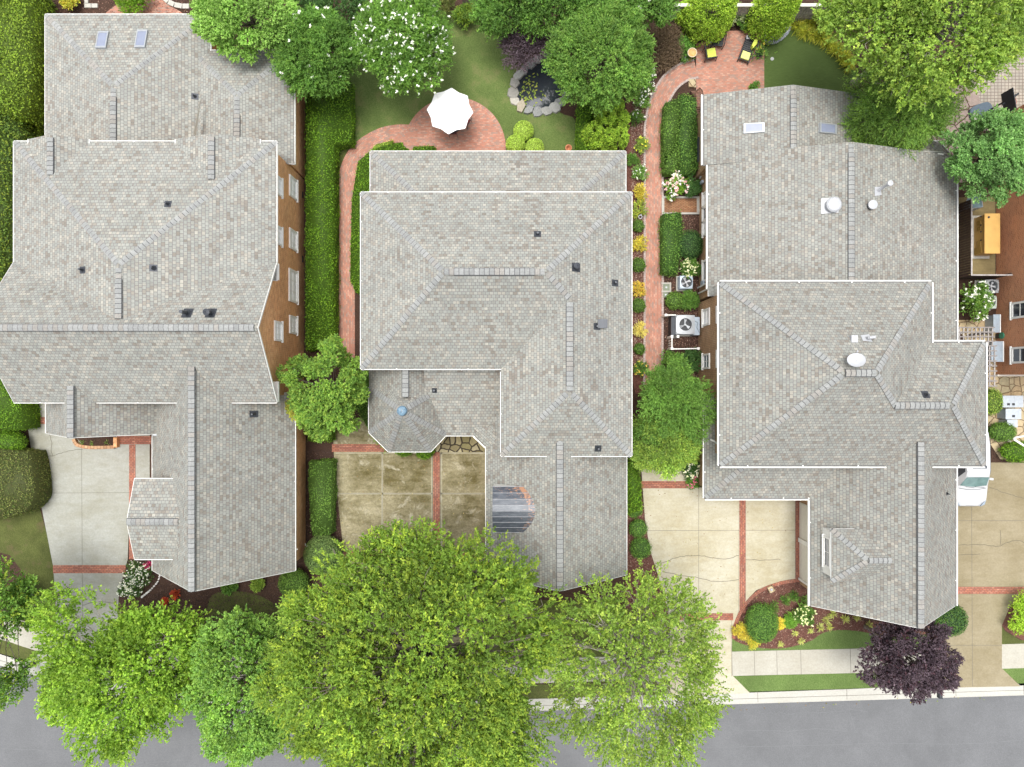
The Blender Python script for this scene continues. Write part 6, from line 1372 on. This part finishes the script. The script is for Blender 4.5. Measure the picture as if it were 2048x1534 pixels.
# bed lantern on a brick pier
x, y = at(1540, 1177); t = thing('bed_light', (x, y, 0), 'small round light on a square stone block set in the curved brick edging', 'light'); r = rotp(x, y, .45)
mb = MB(); mb.prism([r(-.19, -.19), r(.19, -.19), r(.19, .19), r(-.19, .19)], 0, .22); mb.build('stone_block', FLAG3, t, t); mb = MB(); mb.lathe(x, y, [(.09, .22), (.09, .27), (.05, .31), (0, .32)], 14); mb.build('lamp', WHV, t, t, smooth=True)
# mailboxes
def mailbox(px, py, label, lamp=False):
    x, y = at(px, py); t = thing('mailbox', (x, y, 0), label, 'mailbox', 'mailboxes at the kerb')
    mb = MB(); mb.box(x-.06, y-.06, 0, x+.06, y+.06, 1.15); mb.build('post', BLK, t, t)
    mb = MB(); mb.box(x-.045, y-.42, 1.02, x+.045, y+.12, 1.08); mb.build('arm', BLK, t, t)
    mb = MB(); mb.tube([(x, y-.50, 1.24), (x, y+.02, 1.24)], .125, n=14); mb.box(x-.124, y-.50, 1.09, x+.124, y+.02, 1.24); mb.build('box', BLK, t, t)
    mb = MB(); mb.box(x-.11, y-.515, 1.10, x+.11, y-.501, 1.32); mb.build('door', DRK, t, t); mb = MB(); mb.box(x+.126, y-.3, 1.2, x+.14, y-.27, 1.42); mb.build('flag', RED, t, t)
mailbox(1856, 1362, 'black mailbox below the purple-leaved tree'); mailbox(74, 1321, 'black mailbox at the kerb under the left edge tree')
x, y = at(97, 1312); t = thing('lamp_post', (x, y, 0), 'slim black lamp post beside the left mailbox', 'lamp post')
mb = MB(); mb.cyl(x, y, 0, 3.2, .045, 10); mb.build('pole', BLK, t, t); mb = MB(); mb.lathe(x, y, [(.08, 3.2), (.12, 3.35), (.14, 3.5), (.02, 3.68), (0, 3.75)], 10); mb.build('lamp_head', BLK, t, t)
# mulch border stones
rg = random.Random(9); Q = smooth_line([(321, 1148), (316, 1163), (305, 1176), (294, 1186), (285, 1193)], 3)
for i, (px, py) in enumerate(Q[::1]):
    x, y = at(px, py); mb = MB(); rock(mb, x, y, 0, rg.uniform(.06, .10), rg.uniform(.05, .08), .09, rg.uniform(0, 3), (.68, .66, .64), rg, 6)
    tag(mb.build('border_stone', ST), 'whitish stone in the curved row beside the bedding flowers', 'stone', 'white border stones')
# planter
t = thing('brick_planter', (*at(200, 885), 0), 'low curved brick planter edge under the front porch roof of the left house', 'planter')
mb = MB(); pl = smooth_line([(150, 878), (156, 889), (168, 894), (185, 896), (210, 896), (233, 895)], 5); band(mb, gp(*pl), -.04, .16, .0, .28); mb.build('edging', brickmat('planter_brick', [(.38,.22,.12),(.48,.30,.17),(.33,.17,.09)], (.14,.09,.06), w=.34, h=.2), t, t)
mb = MB(); mb.prism(gp((153, 870), (233, 870), (233, 893), (210, 894), (170, 891)), .0, .18); mb.build('soil', SOIL, t, t)
mb = MB(); rect(mb, 233, 874, 240, 894, 0, .35); mb.build('step', BR1, t, t)
# H1 back garden bits
t = thing('garden_edging', (*at(185, 8), 0), 'pale stone blocks forming a corner at the top edge', 'stone edging')
for q in ((171, -8, 178, 8), (171, 9, 184, 17), (185, 9, 197, 17)): mb = MB(); rect(mb, *q, 0, .12); mb.build('block', KER, t, t)
t = thing('garden_edging', (*at(355, 5), 0), 'curved row of pale stone blocks at the top edge', 'stone edging')
C2 = smooth_line([(328, -4), (338, 5), (350, 11), (366, 14), (380, 14)], 1); CC = gp(*C2)
for i in range(len(CC)-1):
    mb = MB(); a, b = Vector((*CC[i], 0)), Vector((*CC[i+1], 0)); d = (b-a).normalized()*.02; mb.obox(a+d, b-d, -.15, .15, 0, .12); mb.build('block', KER, t, t)
# top fence
t = thing('board_fence', (*at(1500, 42), 0), 'weathered grey board fence with pale cap rail along the top edge', 'fence')
ya = at(0, 44)[1]; mb = MB(); x0 = at(1335, 0)[0]; x1 = at(1680, 0)[0]; k = int((x1-x0)/.15)
for i in range(k):
    a = x0+(x1-x0)*i/k; mb.box(a+.008, ya, .03, a+.142, ya+.025, 1.80)
mb.build('boards', WOODG, t, t)
mb = MB(); mb.box(x0, ya-.04, 1.801, x1, ya+.14, 1.86); mb.build('cap_rail', CRM, t, t)
for z in (.4, 1.4): mb = MB(); mb.box(x0, ya+.026, z, x1, ya+.07, z+.09); mb.build('rail', WOODG, t, t)
for i in range(5): a = x0+(x1-x0)*i/4; mb = MB(); mb.box(a-.05, ya+.071, 0, a+.05, ya+.17, 1.8); mb.build('post', WOODG, t, t)
t = thing('board_fence', (*at(1000, 0), 0), 'piece of grey board fence seen behind the back lawn shrubs', 'fence')
mb = MB(); a = at(925, 6); b = at(975, 6)
for i in range(10): xx = a[0]+(b[0]-a[0])*i/10; mb.box(xx+.006, a[1], .03, xx+.14, a[1]+.025, 1.8)
mb.build('boards', WOODG, t, t); mb = MB(); mb.box(a[0], a[1]-.03, 1.801, b[0], a[1]+.1, 1.85); mb.build('cap_rail', WOODG, t, t)
# brown fence between the right houses
t = thing('privacy_fence', (*at(1905, 480), 0), 'dark brown board fence turning the corner beside the yellow generator', 'fence')
xf, yf0 = at(1943, 548, 1.8); yf1 = at(0, 398, 1.8)[1]; mb = MB(); k = int((yf1-yf0)/.15)
for i in range(k): a = yf0+(yf1-yf0)*i/k; mb.box(xf-.025, a+.006, .0, xf, a+.144, 1.78)
mb.build('boards', WOODB, t, t); mb = MB(); xe = at(2025, 546, 1.8)[0]; k = int((xe-xf)/.15)
for i in range(k): a = xf+(xe-xf)*i/k; mb.box(a+.006, yf0-.05, .0, a+.144, yf0-.025, 1.78)
mb.build('boards', WOODB, t, t)
mb = MB(); mb.box(xf-.03, yf0-.02, 1.781, xf+.05, yf1, 1.82); mb.box(xf-.03, yf0-.10, 1.781, xe, yf0-.021, 1.82); mb.build('cap_rail', WOODG, t, t)
for xx, yy in ((xf+.03, yf1-.1), (xf+.03, (yf0+yf1)/2), (xe-.1, yf0-.02)): mb = MB(); mb.box(xx, yy, 0, xx+.09, yy+.09, 1.77); mb.build('post', WOODB, t, t)
# generator
gx0 = at(1970, 0, 1.15)[0]; gx1 = at(1999, 0, 1.15)[0]; gy1 = at(0, 428, 1.15)[1]; gy0 = at(0, 506, 1.15)[1]
t = thing('generator', ((gx0+gx1)/2, (gy0+gy1)/2, 0), 'yellow standby generator with louvred side against the brick wall', 'generator')
mb = MB(); mb.box(gx0+.02, gy0+.02, .12, gx1-.02, gy1-.02, 1.10); mb.build('casing', YEL, t, t)
mb = MB(); mb.box(gx0-.03, gy0-.03, 1.101, gx1+.03, gy1+.03, 1.16); mb.build('lid', YEL, t, t)
mb = MB()
for (u0, u1, w0, w1) in ((.03, .20, .2, .9), (.20, .36, .45, .85), (.62, .72, .45, .85), (.77, .88, .45, .85)):
    a = gy0+(gy1-gy0)*u0; b = gy0+(gy1-gy0)*u1; n = int((w1-w0)/.07)
    for i in range(n): z = w0+i*.07; mb.box(gx0-.012, a, z, gx0+.019, b, z+.03)
mb.build('louvre', YELD, t, t)
mb = MB()
for u in (.36, .58, .75, .97): a = gy0+(gy1-gy0)*u; mb.box(gx0-.02, a-.035, .75, gx0+.019, a+.035, .83)
mb.build('latch', BLK, t, t); mb = MB(); mb.lathe(gx0+.22, gy1-.2, [(.07, 1.161), (.06, 1.2), (0, 1.2)], 10); mb.build('exhaust_cap', DRK, t, t)
mb = MB(); mb.box(gx0-.1, gy0-.15, 0, gx1+.1, gy1+.15, .12); mb.build('pad', KER, t, t)
# window awning-like glass lean-to by the tree
x, y = at(1955, 405, 1.2); t = thing('cold_frame', (x, y, 0), 'pale blue framed panel leaning by the wall above the generator', 'panel')
mb = MB(); P = [(x-.5, y+.35, 1.1), (x-.4, y-.25, .5), (x+.45, y-.2, 1.0), (x-.0, y+.4, 1.5)]
mb.face(P); mb.face([(p[0], p[1], p[2]-.03) for p in reversed(P)]); mb.build('panel', simple('teal_glass', (.17, .26, .27), .2), t, t)
mb = MB()
for i in range(4): mb.tube([P[i], P[(i+1) % 4]], .03, n=5)
mb.tube([P[1], (P[1][0], P[1][1], 0)], .03, n=5); mb.tube([P[2], (P[2][0], P[2][1], 0)], .03, n=5); mb.build('frame', BLU, t, t)
# trellis
def gridpart(t, x0, y0, x1, y1, z, nx, ny):
    mb = MB()
    for i in range(nx): a = x0+(x1-x0)*i/(nx-1); mb.box(a-.03, y0, z, a+.03, y1, z+.06)
    mb.build('beam', WOODG, t, t); mb = MB()
    for j in range(ny): b = y0+(y1-y0)*j/(ny-1); mb.box(x0-.1, b-.035, z+.061, x1+.1, b+.035, z+.13)
    mb.build('slat', simple('grey_slat', (.22, .20, .19), .85, var=.25) if 'grey_slat' not in MATS else MATS['grey_slat'], t, t)
t = thing('pergola', (*at(1935, 690), 0), 'grey wooden grid pergola between the right roof and the brick wall', 'pergola')
a = at(1919, 692, 2.2); b = at(1985, 655, 2.2); gridpart(t, a[0], a[1], b[0], b[1], 2.15, 9, 5)
a = at(1966, 772, 2.2); b = at(1986, 692, 2.2); gridpart(t, a[0], a[1], b[0], b[1], 2.29, 3, 9)
for px, py in ((1925, 665), (1985, 665), (1985, 730), (1985, 762), (1925, 690)):
    x, y = at(px, py, 2.2); mb = MB(); mb.box(x-.07, y-.07, 0, x+.07, y+.07, 2.14); mb.build('post', WOODG, t, t)
for px, py, w, d, h, lb in ((1993, 647, .38, 1.05, .8, 'tall pale blue panel box above the hose reel'), (1994, 703, .70, 1.2, .9, 'wide pale blue-grey cabinet between the two brick wall windows')):
    x, y = at(px, py, h); t = thing('wall_cabinet', (x, y, 0), lb, 'cabinet', 'pale cabinets at the brick wall')
    mb = MB(); mb.box(x-w/2, y-d/2, .05, x+w/2, y+d/2, h); mb.build('body', BLU, t, t); mb = MB(); mb.box(x-w/2-.03, y-d/2-.03, h+.001, x+w/2+.02, y+d/2+.03, h+.04); mb.build('lid', BLU, t, t); mb = MB(); mb.box(x+w/2-.02, y-d/2-.03, h+.041, x+w/2+.03, y+d/2+.03, h+.07); mb.build('edge_strip', WHT, t, t)
x, y = at(2010, 671, .6); t = thing('hose_reel', (x, y, 0), 'green hose reel on the red brick wall', 'hose reel')
mb = MB(); mb.tube([(x-.2, y, .55), (x+.15, y, .55)], [.2, .2], n=16); mb.build('drum', simple('reel_green', (.05, .25, .15), .5), t, t); mb = MB(); mb.tube([(x+.18, y, .62), (x+.30, y-.02, .62)], [.17, .05], n=14); mb.build('cap', WHV, t, t); mb = MB(); mb.box(x-.2, y-.15, 0, x+.2, y+.15, .33); mb.build('stand', BLK, t, t)
for px, py, w, d, lb in ((2026, 803, 1.25, .68, 'largest white-blue utility cabinet with two dark ports on the stone patio'), (2027, 828, .92, .60, 'middle white-blue utility cabinet with one dark port'), (2025, 847, .60, .42, 'smallest white-blue utility cabinet, last of the three')):
    x, y = at(px, py, .8); t = thing('utility_cabinet', (x, y, 0), lb, 'cabinet', 'utility cabinets on the stone patio')
    mb = MB(); mb.box(x-w/2, y-d/2, .02, x+w/2, y+d/2, .76); mb.build('body', BLU, t, t); mb = MB(); mb.box(x-w/2-.02, y-d/2-.02, .761, x+w/2+.02, y+d/2+.02, .80); mb.box(x+.1, y-d/2-.021, .801, x+.12, y+d/2, .806); mb.build('lid', simple('pale_lid', (.38, .42, .46), .5) if 'pale_lid' not in MATS else MATS['pale_lid'], t, t)
    for s_ in ((-.28, .02) if w > 1 else ((.0,) if w > .8 else ())): mb = MB(); mb.box(x+s_-.08, y-d/2+.1, .801, x+s_+.08, y-d/2+.24, .82); mb.build('port', BLK, t, t)
# white gate / trim at the right edge
t = thing('garden_gate', (*at(2040, 885), 0), 'cream framed gate corner cut by the right edge', 'gate')
mb = MB(); A_ = at(2030, 877, .9); B_ = at(2060, 897, .9); mb.obox((*A_, .9), (*B_, .9), -.12, .0, -.08, 0); mb.build('rail', CRM, t, t); mb = MB(); mb.obox((*A_, .1), (*B_, .1), -.12, .0, -.08, 0); mb.build('rail', CRM, t, t)
mb = MB(); C_2 = at(2060, 872, .9); mb.obox((*A_, .9), (*C_2, .9), 0, .1, -.08, 0); mb.build('rail', CRM, t, t); mb = MB(); mb.box(A_[0]-.07, A_[1]-.07, 0, A_[0]+.07, A_[1]+.07, .88); mb.build('post', CRM, t, t)
# basketball hoop
bx, by = at(1964, 225); t = thing('basketball_hoop', (bx, by, 0), 'portable basketball hoop with black backboard on the paved court', 'basketball hoop')
mb = MB(); r = rotp(bx, by, math.radians(20)); mb.prism(smooth_line([r(-.75, -.42), r(.35, -.48), r(.55, 0), r(.35, .48), r(-.75, .42)], 4, True), .0, .22); mb.build('base', simple('slate_plastic', (.06, .09, .12), .6), t, t)
hx, hy = at(2012, 206, 3.0); mb = MB(); mb.tube([(bx+.3, by+.05, .2), (bx+.35, by+.08, 2.6), (hx-.2, hy-.1, 3.0)], .055, n=8); mb.build('pole', BLK, t, t)
d = Vector((-.17, .98, 0)).normalized(); n_ = Vector((d.y, -d.x, 0)); cb = Vector((hx, hy, 0)); mb = MB()
P = [cb-d*.62, cb+d*.62]; mb.obox((*P[0][:2], 2.75), (*P[1][:2], 2.75), -.02, .02, 0, .95)
mb.build('backboard', BLK, t, t)
mb = MB(); rc = cb+n_*.38; mb.tube([(rc.x+.23*math.cos(a), rc.y+.23*math.sin(a), 3.02) for a in [j*2*math.pi/18 for j in range(19)]], .012, n=5); mb.build('rim', simple('rim_red', (.35, .05, .03), .5), t, t)
x, y = at(1952, 233, .3); mb = MB(); mb.box(x-.17, y-.2, .221, x+.17, y+.2, .33); tag(mb.build('paver_block', KER), 'pale paving block weighing down the hoop base', 'block')
# car
def car():
    x0 = 27.05; x1 = 29.05; yf = -7.55; L_ = 4.95; xm = (x0+x1)/2; t = thing('suv', (xm, yf+L_/2, 0), 'white sport utility vehicle with teal windscreen parked nose toward the street, half under the eave', 'car')
    # cross sections along y from nose (0) to tail: (dist, half width, bottom z, shoulder z, top half width, top z)
    sec = [(0, .70, .35, .62, .60, .66), (.06, .86, .25, .74, .74, .80), (.35, .97, .22, .90, .84, .95), (1.1, 1.0, .22, .98, .86, 1.05), (1.28, 1.0, .22, 1.0, .84, 1.10), (1.95, 1.0, .22, 1.03, .70, 1.62), (2.3, 1.0, .22, 1.04, .69, 1.72), (3.9, 1.0, .22, 1.05, .68, 1.70), (4.6, .98, .24, 1.03, .66, 1.58), (4.9, .92, .3, .98, .70, 1.05), (4.95, .8, .35, .8, .6, .82)]
    rows = []
    for d, w, b, s_, tw, tz in sec:
        y = yf+d; rows.append([(xm-w*.96, y, b), (xm-w, y, (b+s_)/2), (xm-w*.985, y, s_), (xm-tw, y, tz-.04), (xm-tw*.85, y, tz), (xm, y, tz+.03), (xm+tw*.85, y, tz), (xm+tw, y, tz-.04), (xm+w*.985, y, s_), (xm+w, y, (b+s_)/2), (xm+w*.96, y, b)])
    mb = MB()
    for i in range(len(rows)-1):
        for j in range(10):
            q = [rows[i][j], rows[i][j+1], rows[i+1][j+1], rows[i+1][j]]
            mb.face(q[::-1])
    mb.face(rows[0]); mb.face(rows[-1][::-1]); mb.build('body', CAR, t, t, smooth=False)
    off = .012
    mb = MB(); A, B = rows[4], rows[5]; mb.face([(A[3][0]+.02, A[3][1]+.06, A[3][2]+.07), (A[7][0]-.02, A[7][1]+.06, A[7][2]+.07), (A[5][0], A[5][1]+.0, A[5][2]+.03)][:0] or [(A[3][0]+.03, A[3][1]+.07, 1.16), (A[5][0], A[5][1]-.02, 1.15), (B[5][0], B[5][1]-.04, 1.655), (B[3][0]+.03, B[3][1]-.05, 1.60)])
    mb.face([(A[5][0], A[5][1]-.02, 1.15), (A[7][0]-.03, A[7][1]+.07, 1.16), (B[7][0]-.03, B[7][1]-.05, 1.60), (B[5][0], B[5][1]-.04, 1.655)]); mb.build('windscreen', WSH, t, t)
    mb = MB(); mb.box(xm-.42, yf+2.45, 1.755, xm+.42, yf+3.1, 1.768); mb.build('sunroof', GLD, t, t)
    for s_ in (-1, 1):
        mb = MB(); P = [(xm+s_*.985, yf+1.75, 1.08), (xm+s_*.985, yf+4.2, 1.09), (xm+s_*.735, yf+4.1, 1.58), (xm+s_*.745, yf+2.25, 1.60)]; mb.face([(p[0]+s_*.02, p[1], p[2]+.01) for p in P]); mb.build('side_window', GLD, t, t)
        mb = MB(); mb.obox((xm+s_*.98, yf+1.75, 1.08), (xm+s_*1.22, yf+1.72, 1.08), -.06, .07, -.05, .1); mb.build('mirror', CAR, t, t)
        mb = MB(); mb.prism([(xm+s_*.60, yf+.03), (xm+s_*.86, yf+.16), (xm+s_*.93, yf+.42), (xm+s_*.80, yf+.30)], .70, .935); mb.build('headlight', GLS, t, t)
        for yy in (.95, 3.85):
            mb = MB(); mb.tube([(xm+s_*.80, yf+yy, .35), (xm+s_*1.01, yf+yy, .35)], .35, n=20); w_ = mb.build('wheel', RUB, t, t); mb = MB(); mb.tube([(xm+s_*1.0, yf+yy, .35), (xm+s_*1.02, yf+yy, .35)], .22, n=14); mb.build('rim', GRYM, w_, t)
    mb = MB(); mb.tube([(xm-.45, yf+1.27, 1.13), (xm+.1, yf+1.2, 1.135)], .012, n=4); mb.tube([(xm+.1, yf+1.26, 1.14), (xm+.7, yf+1.22, 1.13)], .012, n=4); mb.build('wiper', BLK, t, t)
    mb = MB(); mb.tube([(xm-.84, yf+1.18, 1.075), (xm-.4, yf+1.10, 1.09), (xm+.4, yf+1.10, 1.09), (xm+.84, yf+1.18, 1.075)], .012, n=4); mb.build('bonnet_gap', BLK, t, t)
    mb = MB(); mb.tube([(xm-.62, yf+.10, .80), (xm, yf+.06, .83), (xm+.62, yf+.10, .80)], .010, n=4); mb.build('bumper_gap', BLK, t, t)
    mb = MB(); mb.box(xm-.5, yf-.012, .45, xm+.5, yf+.0, .64); mb.build('grille', BLK, t, t)
car()
# retaining patch: rusty bench frame near court
x, y = at(2026, 75, .4); t = thing('patio_chair', (x, y, 0), 'rusty metal chair on the paved court under the corner tree', 'chair')
mb = MB(); mb.box(x-.22, y-.2, .40, x+.22, y+.22, .44); mb.build('seat', simple('rust', (.28, .12, .06), .8), t, t); mb = MB(); mb.tube([(x-.22, y+.2, .42), (x-.22, y+.3, .9), (x+.22, y+.3, .9), (x+.22, y+.2, .42)], .02, n=6); mb.build('backrest', MATS['rust'], t, t)
for a in (-.2, .2):
    for b in (-.18, .2): mb = MB(); mb.tube([(x+a, y+b, .4), (x+a, y+b, 0.015)], .018, n=5); mb.build('leg', MATS['rust'], t, t)
# small stone plinth by the orange-brown patio path
x, y = at(1383, 168); mb = MB(); mb.box(x-.2, y-.25, 0, x+.24, y+.25, .12); tag(mb.build('stone_step', FLAG3), 'pale green-grey stone step in the inner bend of the patio path', 'stone')
